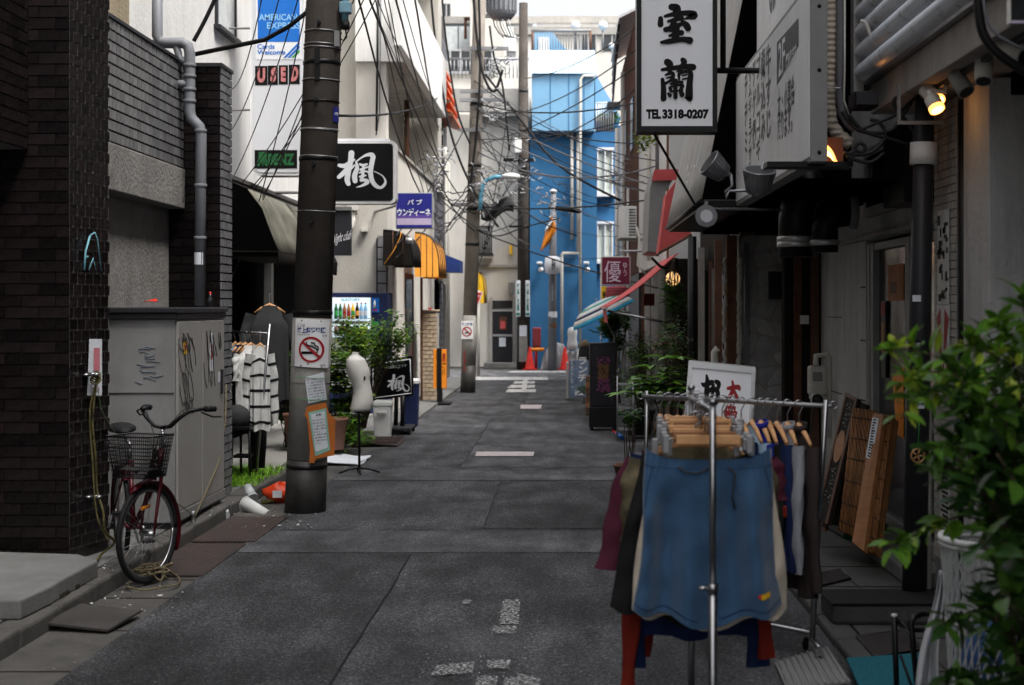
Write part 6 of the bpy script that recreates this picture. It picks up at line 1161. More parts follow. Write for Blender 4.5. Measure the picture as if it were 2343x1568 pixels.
# ------------------------------------------------------------------ garments
def smooth(a, b, x): t = max(0, min(1, (x - a) / (b - a))); return t * t * (3 - 2 * t)
def shirt(name, label, cat, mat, c, yaw=0., w=.25, L=.68, sl=.55, sang=.12, thick=.045, stripes=None, seed=1, cuff=None, hang='wood_hanger', rail=.17, sr=.075, collar=None, group=None, hem_w=None, hook=True, slr=1.):
    """garment on a hanger; local frame: X across the shoulders, Z up, neck at the origin"""
    rs = random.Random(seed); t = thing(name, label, cat, c, yaw, group, world=False); ph = [rs.uniform(0, 6) for _ in range(4)]; hw = hem_w or w * 1.02
    def body(u, v):
        a = 2 * PI * u; z = -L * v; s = z / -L
        wd = .075 + (w * .82 - .075) * smooth(0, .10, v) + (w - w * .82) * smooth(.06, .2, v) + (hw - w) * smooth(.3, 1, v)
        zz = z - (0 if v > .12 else 0)
        th = thick * (.35 + .65 * smooth(0, .2, v)) * (1 + .25 * math.sin(3 * v + ph[0]))
        ca, sa = math.cos(a), math.sin(a); fold = .012 * smooth(.1, .8, v) * (math.sin(9 * ca + ph[1] + 1.5 * v) + .6 * math.sin(17 * ca + ph[2] - 2 * v))
        x = wd * ca; y = th * (abs(sa) ** .7) * (1 if sa > 0 else -1) + fold
        if v < .11: zz = z * 1.0 - .0 + (.0 if abs(ca) < .3 else 0) - .045 * abs(ca) * smooth(0, .11, v)
        else: zz = z - .045 * abs(ca) * (1 - smooth(.11, .5, v))
        zz += .012 * math.sin(5 * ca + ph[3]) * smooth(.8, 1, v)
        return Vector((x, y, zz))
    bd = MB().grid(body, 56, 26, closeu=True).build('body', mat, t)
    sleeves = []
    sl0 = sl
    for s in (-1, 1):
        sl = sl0 * (slr if s > 0 else 1); sh = Vector((s * w * .86, 0, -.085)); pts = []; rr = []; n = 11
        for i in range(n):
            v = i / (n - 1); ang = sang + .35 * (1 - smooth(0, .25, v)); 
            pts.append(sh + Vector((s * (math.sin(sang) * sl * v + .03 * smooth(0, .3, v)), .01 * math.sin(4 * v + ph[0]), -math.cos(sang) * sl * v))); rr.append((sr * (1 - .42 * v) + (.004 + .004 * smooth(.5, 1, v)) * math.sin(16 * v + ph[1])))
        m = MB()
        def slv(u, v):
            i = min(n - 2, int(v * (n - 1))); f = v * (n - 1) - i; c_ = pts[i].lerp(pts[i + 1], f); r_ = rr[i] + (rr[i + 1] - rr[i]) * f; a = 2 * PI * u
            return c_ + Vector((r_ * math.cos(a) * 1.0, r_ * .55 * math.sin(a) + .004 * math.sin(3 * a + 20 * v + ph[2]), .25 * r_ * math.cos(a) * s * (1 if v < .9 else .3)))
        o = m.grid(slv, 18, 22, closeu=True).build('sleeve', mat, t); sleeves.append(slv)
        if cuff: MB().grid(lambda u, v: slv(u, .9 + .1 * v) + (slv(u, .95) - pts[-1]).normalized() * .003, 18, 2, closeu=True).build('cuff', cuff, t)
        if stripes:
            for k in range(int(sl / stripes[1])):
                v0 = (k + .55) * stripes[1] / sl
                if v0 < .93: MB().grid(lambda u, v: slv(u, v0 + stripes[2] / sl * v) * 1.0 + Vector((math.cos(2 * PI * u), math.sin(2 * PI * u), 0)) * .003, 18, 1, closeu=True).build('stripe', stripes[0], t)
    if stripes:
        for k in range(int(L / stripes[1])):
            v0 = (k + .75) * stripes[1] / L
            if v0 < .97: MB().grid(lambda u, v: body(u, v0 + stripes[2] / L * v) + Vector((0, .0035 * (1 if math.sin(2 * PI * u) > 0 else -1), 0)), 56, 1, closeu=True).build('stripe', stripes[0], t)
    if collar: MB().grid(lambda u, v: Vector((.082 * math.cos(2 * PI * u), .03 * math.sin(2 * PI * u), .004 + .028 * v - .03 * (1 - math.sin(2 * PI * u)) * .35)), 20, 2, closeu=True).build('collar', collar, t, solid=.004)
    if hook: hanger_parts(t, rail, hang, w * .8)
    return t
def hanger_parts(t, rail, mat, hw):
    tb(t, 'hanger', mat, [(-hw, 0, -.07), (-hw * .5, 0, -.02), (0, 0, .014), (hw * .5, 0, -.02), (hw, 0, -.07)], [.009, .013, .016, .013, .009], 8)
    tb(t, 'hook', 'steel', [(0, 0, .01), (0, 0, rail - .045)] + [(0, 0 + .022 * math.sin(a), rail - .0 + .022 * -math.cos(a)) for a in [PI * (.0 + .15 * k) for k in range(2, 11)]][::1], .0032, 6)
# ------------------------------------------------------------------ foreground rack of shorts (runs along the alley)
Ya, Yb = 5.15, 6.05; RA = Vector((X(1630, Ya), Ya, 0)); RB = Vector((X(1581, Yb), Yb, 0)); ZR = 1.345
t = thing('clothes_rack', 'chrome clothes rack in the foreground with denim shorts on its near end', 'clothes rack', (RA.x, RA.y, 0))
for q in (RA, RB):
    tb(t, 'post', 'steel', [q, q + Vector((0, 0, .74))], .0155, 16); tb(t, 'upper_post', 'steel', [q + Vector((0, 0, .74)), q + Vector((0, 0, ZR + .035))], .0115, 16)
    tb(t, 'post_clamp', 'steel', [q + Vector((0, 0, .735)), q + Vector((0, 0, .765))], .019, 14); tb(t, 'clamp_screw', 'steel', [q + Vector((-.012, 0, .75)), q + Vector((-.05, -.005, .75))], .007, 8)
    tb(t, 'end_cap', 'steel', [q + Vector((0, 0, ZR + .03)), q + Vector((0, 0, ZR + .045))], .015, 14); tb(t, 'post_base', 'steel', [q + Vector((-.28, 0, .06)), q + Vector((.28, 0, .06))], .0125, 10)
    for s in (-.26, .26): MB().lathe([(0, -.012), (.026, -.012), (.03, 0), (.026, .012), (0, .012)], q + Vector((s, 0, .03)), 14, 'X').build('caster', 'rubber', t)
tb(t, 'rail', 'steel', [RA + Vector((0, -.0, ZR)), RB + Vector((0, 0, ZR))], .0125, 16)
dR = (RB - RA); rack_yaw = math.atan2(-dR.x, dR.y)
def onrack(s): return RA + dR * s
def clip_hanger(parent, w_=.115):
    MB().box(-w_, w_, -.006, .006, -.022, .012).build('hanger_bar', 'wood_orange' if R.random() < .3 else 'wood_hanger', parent, bevel=.003)
    tb(parent, 'hook', 'steel', [(0, 0, .01), (0, 0, .06)] + [(.022 * math.sin(a), 0, .088 - .024 * math.cos(a)) for a in [PI * .2 * k for k in range(0, 8)]], .0035, 6)
    for s in (-1, 1):
        tb(parent, 'rod', 'steel', [(s * w_, 0, -.005), (s * (w_ + .045), 0, -.005)], .003, 6); MB().box(s * (w_ + .035) - .012, s * (w_ + .035) + .012, -.008, .008, -.055, .012).build('clip', 'steel_dull', parent, bevel=.003)
# denim shorts
def shorts(name, label, mat, c, yaw, cat='shorts', w0=.232, w1=.282, L=.62, seed=1, clipmat=None, patch=True, drop=.05):
    rs = random.Random(seed); ph = [rs.uniform(0, 6) for _ in range(4)]; t = thing(name, label, cat, c, yaw, None, world=False); z0 = -drop
    def f(u, v):
        a = 2 * PI * u; ca, sa = math.cos(a), math.sin(a); W = w0 + (w1 - w0) * v ** 1.1 + .008 * math.sin(6 * v + ph[0])
        th = (.032 + .006 * v); x = W * (abs(ca) ** .62) * (1 if ca > 0 else -1)
        gather = .0045 * math.sin(46 * ca + ph[1]) * (1 - smooth(.04, .22, v))
        xn = x / W; fold = (.030 * math.sin(7.5 * xn + ph[1] + 1.2 * v) + .012 * math.sin(12 * xn + ph[2] - 2.5 * v) + .005 * math.sin(5 * xn + 9 * v)) * smooth(.03, .4, v) + .004 * math.sin(22 * v + 5 * ca) * math.sin(7 * ca + ph[3])
        crease = -.05 * math.exp(-((x + .005) / .015) ** 2) * smooth(.15, .8, v) * (1 if sa > 0 else -1) * -1
        y = th * (abs(sa) ** .6) * (1 if sa > 0 else -1) + fold + gather - crease * (1 if sa < 0 else 1) * .6
        z = z0 - L * v
        z += -.065 * v * (1 - abs(x / W) ** .8) + .012 * smooth(.8, 1, v) * math.sin(9 * ca + ph[1]) + .075 * smooth(.8, 1, v) * math.exp(-(x / .016) ** 2) - (.030 * (1 - ca * ca) - .02 * abs(ca) ** 6) * (1 - smooth(0, .12, v))
        return Vector((x, y, z))
    MB().grid(f, 110, 46, closeu=True).build('fabric', mat, t)
    off_ = lambda q: q + Vector((0, -.0025, 0))
    MB().grid(lambda u, v: off_(f(.5 + .5 * u, .955 + .006 * v)), 60, 1).build('hem_seam', 'cloth_navy' if 'denim' in mat else mat, t)
    MB().grid(lambda u, v: off_(f(.5 + .5 * u, .082 + .004 * v)), 60, 1).build('waist_seam', 'cloth_navy' if 'denim' in mat else mat, t)
    if patch:
        tb(t, 'drawstring', 'cloth_charcoal', [f(.76, .06) + Vector((.03, -.006, 0)), f(.77, .12) + Vector((.03, -.012, 0)), f(.765, .25) + Vector((.03, -.014, 0)), f(.77, .33) + Vector((.03, -.013, 0))], .0035, 6); tb(t, 'drawstring', 'cloth_charcoal', [f(.7, .05) + Vector((0, -.006, 0)), f(.715, .11) + Vector((0, -.012, 0)), f(.74, .12) + Vector((0, -.01, 0)), f(.75, .06) + Vector((0, -.008, 0))], .0035, 6)
        q = f(.92, .88); MB().grid(lambda u, v: f(.845 + .042 * u, .885 - .030 * v) + Vector((0, -.004, 0)), 6, 2).build('logo_patch', 'yellow_plastic', t); MB().grid(lambda u, v: f(.836 + .012 * u, .875 - .02 * v) + Vector((0, -.004, 0)), 3, 2).build('logo_dot', 'red_plastic', t)
        for s in (0, 1):   # slanted pocket seams
            tb(t, 'pocket_seam', 'cloth_navy', [f(u_, v_) + Vector((0, -.002, 0)) for u_, v_ in (((.90, .09), (.925, .2), (.955, .34)), ((.60, .09), (.575, .2), (.545, .34)))[s]], .0014, 4)
    clip_hanger(t); return t
q = onrack(.34); zc = Z(1003, q.y)
shorts('denim_shorts', 'blue denim shorts with drawstring and yellow logo patch at the front of the rack', 'cloth_denim', (q.x + .012, q.y, zc), rack_yaw, w0=.218, w1=.268, L=.565)
tg = thing('price_tag', 'small white tag sticking out at the left waist of the denim shorts', 'tag', P(1483, 1100, 5.44)); bx(tg, 'card', 'paper', X(1477, 5.44), X(1490, 5.44), 5.43, 5.436, Z(1108, 5.44), Z(1087, 5.44))
q = onrack(.42); shorts('cream_shorts', 'cream shorts hanging directly behind the denim shorts', 'cloth_cream', (q.x + .026, q.y, zc - .015), rack_yaw, w0=.228, w1=.288, L=.57, seed=5, patch=False)
q = onrack(.50); shorts('black_skirt', 'black garment flaring out to the left behind the cream shorts', 'cloth_black', (q.x - .02, q.y, zc - .025), rack_yaw, 'skirt', w0=.205, w1=.325, L=.56, seed=6, patch=False)
for i, (s, mat, lb, w_, sl, sg, L, cf, sr_) in enumerate(((.58, 'cloth_camo', 'camouflage shirt hanging behind the black garment', .225, .30, .10, .55, None, .07),
        (.66, 'cloth_redorange', 'red orange sweater with long dangling ribbed cuffs below the shorts', .225, .90, .05, .62, 'cloth_redorange', .045), (.76, 'cloth_navy', 'navy sweater whose hem hangs below the denim shorts', .215, .80, .03, .77, None, .068), (.86, 'cloth_maroon', 'maroon t-shirt spreading its sleeve to the left of the rack', .225, .43, .30, .55, None, .105),
        (.94, 'cloth_redorange', 'second red sweater at the far end of the foreground rack', .17, .80, .02, .66, None, .05))):
    q = onrack(s); shirt('hanging_shirt', lb, 'shirt', mat, (q.x + (.0 if mat != 'cloth_maroon' else .03) - (.0 if 'redor' in mat else 0), q.y, ZR - .135 - (.03 if i % 2 else 0)), rack_yaw + R.uniform(-.05, .05), w=w_, L=L, sl=sl, sang=sg, seed=11 + i, cuff=cf, rail=.14, sr=sr_, slr=.80 if 'redor' in mat else (.35 if 'maroon' in mat else 1.))
for i in range(6):         # further clip hangers bunched on the rail
    q = onrack(.38 + i * .07); h = thing('clip_hanger', 'spare wooden clip hanger bunched among the shorts hangers on the rail', 'hanger', (q.x + R.uniform(-.012, .012), q.y, ZR - .105 + i * .007), rack_yaw + R.uniform(-.09, .09), 'wooden clip hangers on the foreground rail', world=False); clip_hanger(h, R.uniform(.10, .125))
# ------------------------------------------------------------------ second rack across, behind
C0 = Vector((X(1480, 8.15), 8.15, 0)); C1 = Vector((X(1890, 7.35), 7.35, 0)); ZC = 1.225
t = thing('clothes_rack', 'chrome rolling clothes rack standing across behind the denim shorts rack', 'clothes rack', ((C0.x + C1.x) / 2, 7.8, 0))
for q, dx in ((C0, -.02), (C1, -.07)):
    b_ = Vector((q.x + dx, q.y, .1)); tp = Vector((q.x, q.y, ZC + .03)); md_ = b_.lerp(tp, .48)
    tb(t, 'post', 'steel', [b_, md_], .0155, 14); tb(t, 'upper_post', 'steel', [md_, tp], .0115, 14); tb(t, 'post_clamp', 'steel', [md_ - Vector((0, 0, .01)), md_ + Vector((0, 0, .02))], .019, 12); tb(t, 'clamp_screw', 'steel', [md_, md_ + Vector((-.05, -.01, .006))], .006, 8)
    tb(t, 'foot_bar', 'steel', [b_ + Vector((.0, -.22, 0)), b_ + Vector((.0, .22, 0))], .0125, 10)
    for s in (-.2, .2):
        c = b_ + Vector((0, s, -.065)); MB().lathe([(0, -.012), (.028, -.012), (.034, 0), (.028, .012), (0, .012)], c, 16, 'X').build('caster', 'rubber', t); MB().box(c.x - .018, c.x + .018, c.y - .012, c.y + .012, c.z + .01, c.z + .055).build('caster_fork', 'steel_dull', t, bevel=.003)
tb(t, 'rail', 'steel_dull', [C0 + Vector((-.02, 0, ZC)), C1 + Vector((.03, 0, ZC))], .012, 14); tb(t, 'cross_bar', 'steel', [Vector((C0.x - .02, C0.y, .13)), Vector((C1.x - .07, C1.y, .13))], .0125, 10)
for q, s in ((C0, -1), (C1, 1)): m = MB(); m.tube(arc((q.x + s * .035, q.y, ZC + .005), .018, 0, 2 * PI, 16), .003, 5); m.build('end_ring', 'steel', t)
dC = C1 - C0; yawC = -1.43
gs = [('cloth_brown', 'rightmost dark brown sweater on the rear rack beside its post', .60, .30), ('cloth_grey', 'grey sweatshirt with navy body second from the right post', .60, .1), ('cloth_navy', 'navy jacket with red striped sleeve on the rear rack', .60, .1), ('cloth_black', 'black jersey between the navy jacket and royal blue top', .55, .1), ('cloth_royal', 'royal blue track top with white shoulder stripes on the rear rack', .55, .1),
      ('cloth_lightblue', 'pale blue shirt glimpsed beside the royal blue top', .5, .1), ('cloth_navy', 'dark navy shirt behind the denim shorts near the middle of the rear rail', .5, .1), ('cloth_white', 'white shirt behind the hangers in the middle of the rear rack', .5, .1), ('cloth_charcoal', 'charcoal shirt on the left half of the rear rack', .5, .1), ('cloth_maroon', 'maroon top near the left post of the rear rack', .5, .1), ('cloth_camo', 'olive patterned shirt next to the left post of the rear rack', .5, .1)]
for i, (mt_, lb, sl_, _) in enumerate(gs):
    s = (.86, .80, .745, .70, .66, .61, .55, .46, .34, .22, .12)[i]; q = C0 + dC * s
    g = shirt('hanging_shirt', lb, 'shirt', mt_, (q.x, q.y, ZC - .115), yawC + R.uniform(-.06, .06), w=.22, L=.68 if i else .80, sl=sl_ + (.08 if i == 0 else 0), sang=.05, seed=40 + i, rail=.115, sr=.06, thick=.03, collar=mt_ if i in (0, 1, 4) else None)
    if i in (2,): MB().box(.19, .262, -.04, .04, -.42, -.36).build('red_band', 'cloth_redorange', g, bevel=.01); MB().box(.19, .262, -.04, .04, -.34, -.31).build('red_band', 'cloth_redorange', g, bevel=.01)
    if i == 4:
        for k in (-.012, .0, .012): tb(g, 'white_stripe', 'cloth_white', [(-.08, -.035 + k, -.03), (-.16, -.045 + k, -.07), (-.22, -.05 + k, -.18), (-.24, -.045 + k, -.4)], .003, 4)
for i in range(9):
    q = C0 + dC * (.08 + i * .052); h = thing('wood_hanger', 'empty-looking wooden hanger tip showing along the rear rail', 'hanger', (q.x, q.y, ZC - .115), yawC + R.uniform(-.1, .1), 'wooden hangers along the rear rail', world=False); hanger_parts(h, .12, 'wood_hanger', .17)
# ------------------------------------------------------------------ left rack with the striped sweater
YLk = 14.3; t = thing('clothes_rack', 'thin silver clothes rail outside the shop under the dark awning', 'clothes rack', (X(590, YLk), YLk, .09))
zl = Z(764, YLk); tb(t, 'rail', 'steel', [(X(500, YLk + .6), YLk + .6, zl + .02), (X(612, YLk), YLk, zl)], .012, 10)
tb(t, 'slanting_post', 'steel', [(X(586, YLk), YLk, .12), (X(617, YLk), YLk, Z(741, YLk))], .013, 10); tb(t, 'foot', 'metal_black', [(X(576, YLk), YLk - .15, .115), (X(590, YLk), YLk + .2, .115)], .014, 8); tb(t, 'tie_string', 'paper', [P(520, 1180, 13.6), P(505, 990, 13.0), P(530, 880, 13.4)], .006, 5)
for i, (px, mt_, lb, st_, yaw, L, sl_) in enumerate(((598, 'cloth_white', 'white sweater with dark stripes on the left rail', ('cloth_black', .15, .026), .15, .80, .66), (574, 'cloth_white', 'plain white tee behind the striped sweater', None, .9, .62, .25), (561, 'cloth_black', 'black printed shirt on the left rail', None, 1.1, .85, .3), (550, 'cloth_navy', 'navy tee on the left rail beside the black shirt', None, 1.2, .8, .3), (538, 'cloth_lightblue', 'pale blue shirt at the far left of the left rail', None, 1.2, .75, .5))):
    Yq = YLk + .03 + .1 * i; shirt('hanging_shirt', lb, 'shirt', mt_, (X(px - (3 if i == 0 else 0), Yq), Yq, zl - .11 - (.0 if i else .0)), yaw, w=.095 if i == 0 else .17, L=L, sl=sl_, sang=.05, stripes=st_, seed=70 + i, rail=.11, sr=.05, thick=.04)
g = shirt('hanging_shirt', 'dark grey linen shirt hung high in the shop doorway', 'shirt', 'cloth_charcoal', P(617, 700, 15.2), .25, w=.19, L=.95, sl=.48, sang=.2, seed=90, rail=.10, sr=.07)
t = thing('black_trousers', 'pair of black trousers hanging below the tee on the left rail', 'trousers', P(586, 950, 14.5)); tb(t, 'leg', 'cloth_black', [P(583, 925, 14.5), P(580, 1010, 14.5), P(578, 1072, 14.5)], [.06, .05, .045], 12, label=None); tb(t, 'leg', 'cloth_black', [P(596, 925, 14.55), P(598, 1010, 14.55), P(595, 1070, 14.55)], [.06, .05, .045], 12)
t = thing('stool', 'small dark metal stool under the striped sweater', 'stool', P(555, 1060, 14.1))
for a, b_ in ((532, 528), (541, 541), (570, 572), (560, 566)): tb(t, 'leg', 'metal_black', [(X(a, 14.1), 14.1 + (.18 if a in (541, 560) else 0), Z(980, 14.1)), (X(b_, 14.1), 14.1 + (.2 if a in (541, 560) else 0), .1)], .012, 6)
bx(t, 'seat', 'metal_black', X(530, 14.1), X(573, 14.1), 14.05, 14.32, Z(984, 14.1), Z(976, 14.1), bevel=.006); bx(t, 'shelf', 'metal_black', X(534, 14.1), X(570, 14.1), 14.08, 14.3, Z(1048, 14.1), Z(1042, 14.1)); MB().lathe([(0, 0), (.1, .02), (.13, .1), (.1, .18), (.03, .22)], P(542, 980, 14.18), 12).build('plastic_bag', 'cloth_charcoal', t)
# ------------------------------------------------------------------ mannequin
YQ = 15.6; t = thing('mannequin', 'headless white torso mannequin on a black stand behind the near pole', 'mannequin', (X(826, YQ), YQ, 0)); zt, zb = Z(806, YQ), Z(940, YQ); Hm = zt - zb
pf = [(.0, .0), (.085, .0), (.104, .02), (.106, .12), (.096, .26), (.090, .36), (.092, .48), (.100, .60), (.102, .70), (.098, .80), (.088, .875), (.055, .93), (.038, .96), (.037, 1.0), (.0, 1.0)]
def man(u, v):
    i = min(len(pf) - 2, int(v * (len(pf) - 1))); f = v * (len(pf) - 1) - i; r_ = pf[i][0] + (pf[i + 1][0] - pf[i][0]) * f; h_ = pf[i][1] + (pf[i + 1][1] - pf[i][1]) * f; a = 2 * PI * u
    wx, wy = 1.05, 1.25; lean = .035 * math.sin(h_ * 5.2 + .3); bust = .018 * math.exp(-((h_ - .68) / .12) ** 2) * max(0, math.cos(a)); return Vector((X(822, YQ) + r_ * wx * math.cos(a) + lean + bust - (.01 if h_ > .9 else 0), YQ + r_ * wy * math.sin(a), zb + Hm * h_))
MB().grid(man, 28, 42, closeu=True).build('torso', 'skin_plastic', t)
MB().lathe([(.0, .0), (.036, .0), (.036, .006), (0, .008)], (X(823, YQ), YQ, zt), 16).build('neck_cap', 'metal_black', t)
MB().lathe([(0, -.01), (.05, -.005), (.055, 0), (.05, .006), (0, .012)], (X(819, YQ), YQ - .1, Z(852, YQ)), 16, 'Y').build('arm_disc', 'skin_plastic', t)
MB().quad(P(829, 862, YQ - .1), P(836, 861, YQ - .1), P(836, 870, YQ - .1), P(829, 872, YQ - .1)).build('tag', 'ink', t, solid=.002)
tb(t, 'pole', 'metal_black', [(X(822, YQ), YQ, .04), (X(821, YQ), YQ, zb + .02)], .013, 10)
m = MB(); 
for a in (.2, 1.8, 3.4, 4.9): m.tube([Vector((X(822, YQ), YQ, .055)), Vector((X(822, YQ) + .1 * math.cos(a), YQ + .1 * math.sin(a), .045)), Vector((X(822, YQ) + .21 * math.cos(a), YQ + .21 * math.sin(a), .008))], .010, 6)
m.build('foot', 'metal_black', t)
# ------------------------------------------------------------------ black cafe sign, bins, planter things
Y5 = 20.6; t = thing('sign_trolley', 'black roadside sign on wheels with a white brush character and kana', 'sign', (X(900, Y5), Y5, 0))
a0, a1, a2, a3 = (846, 829), (943, 814), (946, 905), (848, 918)
MB().prism([P(*a0, Y5 + .2), P(*a1, Y5 - .05), P(*a2, Y5 - .05), P(*a3, Y5 + .2)], (0, .06, 0)).build('board', 'sign_black', t, bevel=.006)
def f5(px, py): k = (px - 846) / 97; return P(px, py, Y5 + .2 - .25 * k - .008)
mm = MB()
for a, b_ in zip(((853, 834), (938, 822), (941, 900), (853, 911)), ((938, 822), (941, 900), (853, 911), (853, 834))): mm.tube([f5(*a), f5(*b_)], .006, 4)
mm.build('border_line', 'ink_white', t)
text(t, 'お気軽にどうぞ', (0, 0, 0), (1, 0, 0), 46, 7, MATS['ink_white'], .0, bend=lambda a, b_: f5(884 + a, 845 - b_ - .12 * a)); text(t, 'NIGHT\nROOM', (0, 0, 0), (1, 0, 0), 26, 20, MATS['ink_grey'], .01, bend=lambda a, b_: f5(849 + a, 862 - b_ + .05 * a))
strokes(t, KAE, lambda a, b_: f5(881 + (a - 90) / 840 * 62, 850 + (b_ - 150) / 870 * 58), MATS['ink_white'])
for q, yy in ((920, Y5), (905, Y5 + .15)): tb(t, 'leg', 'metal_black', [(X(q, yy), yy, .1), (X(q + 2, yy), yy, Z(905, yy))], .03, 8)
bx(t, 'trolley', 'metal_dark', X(893, Y5), X(944, Y5), Y5 - .35, Y5 + .35, .06, .1, bevel=.01)
for q in (898, 940):
    for yy in (-.3, .3): MB().lathe([(0, -.02), (.04, -.02), (.045, 0), (.04, .02), (0, .02)], (X(q, Y5), Y5 + yy, .045), 12, 'X').build('wheel', 'rubber', t)
def bin_(label, p0, p1, pt, Y, mt_, lid, taper=.85):
    t = thing('waste_bin', label, 'bin', (X((p0 + p1) / 2, Y), Y, .0)); x0, x1 = X(p0, Y), X(p1, Y); zt = Z(pt, Y); cx_ = (x0 + x1) / 2; h = (x1 - x0) / 2; m = MB()
    def ring_(z, k): return [(cx_ + sx * h * k, Y + .22 + sy * h * k * 1.1, z) for sx, sy in ((-1, -1), (1, -1), (1, 1), (-1, 1))]
    m.add(ring_(.02, taper) + ring_(zt - .07, 1), [(0, 3, 2, 1), (4, 5, 6, 7), (0, 1, 5, 4), (1, 2, 6, 5), (2, 3, 7, 6), (3, 0, 4, 7)]).build('body', mt_, t, bevel=.015)
    MB().add(ring_(zt - .069, 1.08) + ring_(zt - .02, 1.06) + ring_(zt, .85), [(0, 3, 2, 1), (8, 9, 10, 11)] + [(i + 4 * j, (i + 1) % 4 + 4 * j, (i + 1) % 4 + 4 * j + 4, i + 4 * j + 4) for j in (0, 1) for i in range(4)]).build('lid', lid, t, bevel=.008)
    bx(t, 'handle', lid, cx_ - .06, cx_ + .06, Y - h * 1.1 + .22 - .04, Y - h * 1.1 + .22 - .01, zt - .16, zt - .13, bevel=.005); return t
bin_('white plastic lidded bin under the black wheeled sign', 850, 892, 918, 19.4, 'plastic_white', 'plastic_white'); bin_('dark navy bin standing behind the black wheeled sign', 912, 955, 868, 21.4, 'navy', 'plastic_white')
t = thing('vending_machine', 'drinks vending machine with rows of bottles behind the shrubs', 'vending machine', (X(818, 23), 23, .1)); V = 23.
bx(t, 'cabinet', 'navy', X(752, V), X(886, V), V, V + .7, .1, Z(670, V), bevel=.01); bx(t, 'display', 'plastic_white', X(758, V), X(849, V), V - .02, V - .001, .5, Z(681, V), bevel=.004)
M('vend_light', (.6, .68, .72), r=.3, b=0, emit=(.75, .9, 1), es=.35); bx(t, 'backlight', 'vend_light', X(761, V), X(847, V), V - .024, V - .0205, Z(735, V), Z(682, V)); bx(t, 'backlight', 'vend_light', X(761, V), X(847, V), V - .024, V - .0205, Z(772, V), Z(742, V))
text(t, 'SUNTORY', (X(781, V), V - .028, Z(689, V)), (1, 0, 0), X(824, V) - X(781, V), .04, M('suntory_teal', (.02, .35, .45), b=0), .02)
for i, c_ in enumerate((('spray_green', 'green_paint'), ('spray_green', 'green_paint'), ('wood_orange', 'ink_red'), ('wood_orange', 'ink_red'), ('yellow_plastic', 'green_paint'), ('wood_black', 'orange_cloth'), ('amex_sky', 'paper'), ('amex_sky', 'paper'))):
    xx = X(770 + i * 9.6, V); MB().lathe([(0, 0), (.026, 0), (.028, .02), (.028, .15), (.012, .20), (.012, .225), (0, .225)], (xx, V - .055, Z(730, V)), 12).build('bottle', c_[0], t); MB().lathe([(.0285, 0), (.0285, .07)], (xx, V - .055, Z(722, V)), 12).build('bottle_label', c_[1], t)
    MB().lathe([(0, .0), (.013, .0), (.013, .02), (0, .02)], (xx, V - .055, Z(730, V) + .226), 8).build('bottle_cap', 'ink_red' if i > 4 else 'ink_white', t)
    MB().lathe([(0, 0), (.028, 0), (.028, .12), (0, .12)], (xx, V - .055, Z(764, V)), 12).build('can', ('wood_brown', 'wood_brown', 'ink_red', 'ink_red', 'paper', 'navy', 'leaf_yellow', 'leaf_yellow')[i], t); bx(t, 'button', 'metal_black', xx - .02, xx + .02, V - .03, V - .0245, Z(738, V), Z(736, V))
bx(t, 'blue_poster', 'amex_blue', X(851, V), X(867, V), V - .01, V - .001, Z(715, V), Z(682, V)); text(t, '160', (X(853, V), V - .014, Z(712, V)), (1, 0, 0), .07, .03, MATS['red_plastic'], .04); MB().lathe([(0, 0), (.02, 0), (.02, .08), (.008, .1), (.008, .12), (0, .12)], (X(857, V), V - .014, Z(705, V)), 10).build('poster_bottle', 'ink_white', t); bx(t, 'green_panel', 'green_paint', X(850, V), X(866, V), V - .01, V - .001, Z(748, V), Z(736, V))
# litter near the pole
t = thing('red_bag', 'crumpled red orange plastic bag on the grass behind the near pole', 'bag', P(640, 1150, 13.3)); c = Vector((X(640, 13.3), 13.3, .02))
MB().grid(lambda u, v: c + .8 * Vector(((.17 + .03 * math.sin(7 * u * PI * 2) + .02 * math.sin(17 * v + 9 * u)) * math.sin(PI * v) * math.cos(2 * PI * u), .15 * math.sin(PI * v) * math.sin(2 * PI * u), .08 + (.10 + .02 * math.sin(21 * u)) * -math.cos(PI * v))), 30, 16, closeu=True).build('bag', 'red_bag', t)
bx(t, 'white_print', 'ink_white', c.x - .03, c.x + .05, c.y - .175, c.y - .17, .06, .12)
def cup(label, px, py, Y, ax, L=.2, r=.05, mt_='plastic_white', name='plastic_cup'):
    t = thing(name, label, 'cup', P(px, py, Y)); c = P(px, py, Y); ax = Vector(ax).normalized(); tb(t, 'cup', mt_, [c, c + ax * L], [r, r * .7], 14); tb(t, 'rim', mt_, [c - ax * .004, c + ax * .006], r * 1.1, 14)
cup('crushed white plastic container lying at the kerb before the near pole', 560, 1152, 12.7, (.9, -.5, -.35), .26, .06); cup('clear cup lying on the grass beside the crushed container', 577, 1140, 13.1, (-.4, .6, .6), .14, .05, 'window_light')
cup('yellow capped bottle neck in the grass by the red bag', 600, 1150, 13.2, (.8, .3, .1), .12, .025, 'rope_yellow'); t = thing('drink_bottle', 'small bottle with a green cap by the cabinet foot at the kerb', 'bottle', P(510, 1170, 12.3)); c = P(512, 1166, 12.35); tb(t, 'body', 'window_light', [c, c + Vector((.04, -.12, -.03))], .035, 12); tb(t, 'cap', 'green_paint', [c, c + Vector((-.005, .02, .008))], .02, 10)
m = MB()
for i in range(170):
    px = R.choice((R.uniform(420, 760), R.uniform(150, 500))); py = R.uniform(1165, 1215) if px > 420 else R.uniform(1310, 1420); xx, yy = gp(px, py)
    if xx > -1.9: continue
    s_ = R.uniform(.004, .02); z_ = .004 + (.1 if xx < -2.72 else 0); m.add([(xx + R.uniform(-s_, s_), yy + R.uniform(-s_, s_), z_ + R.uniform(0, s_ * .8)) for _ in range(4)], [(0, 1, 2), (0, 2, 3), (0, 3, 1)])
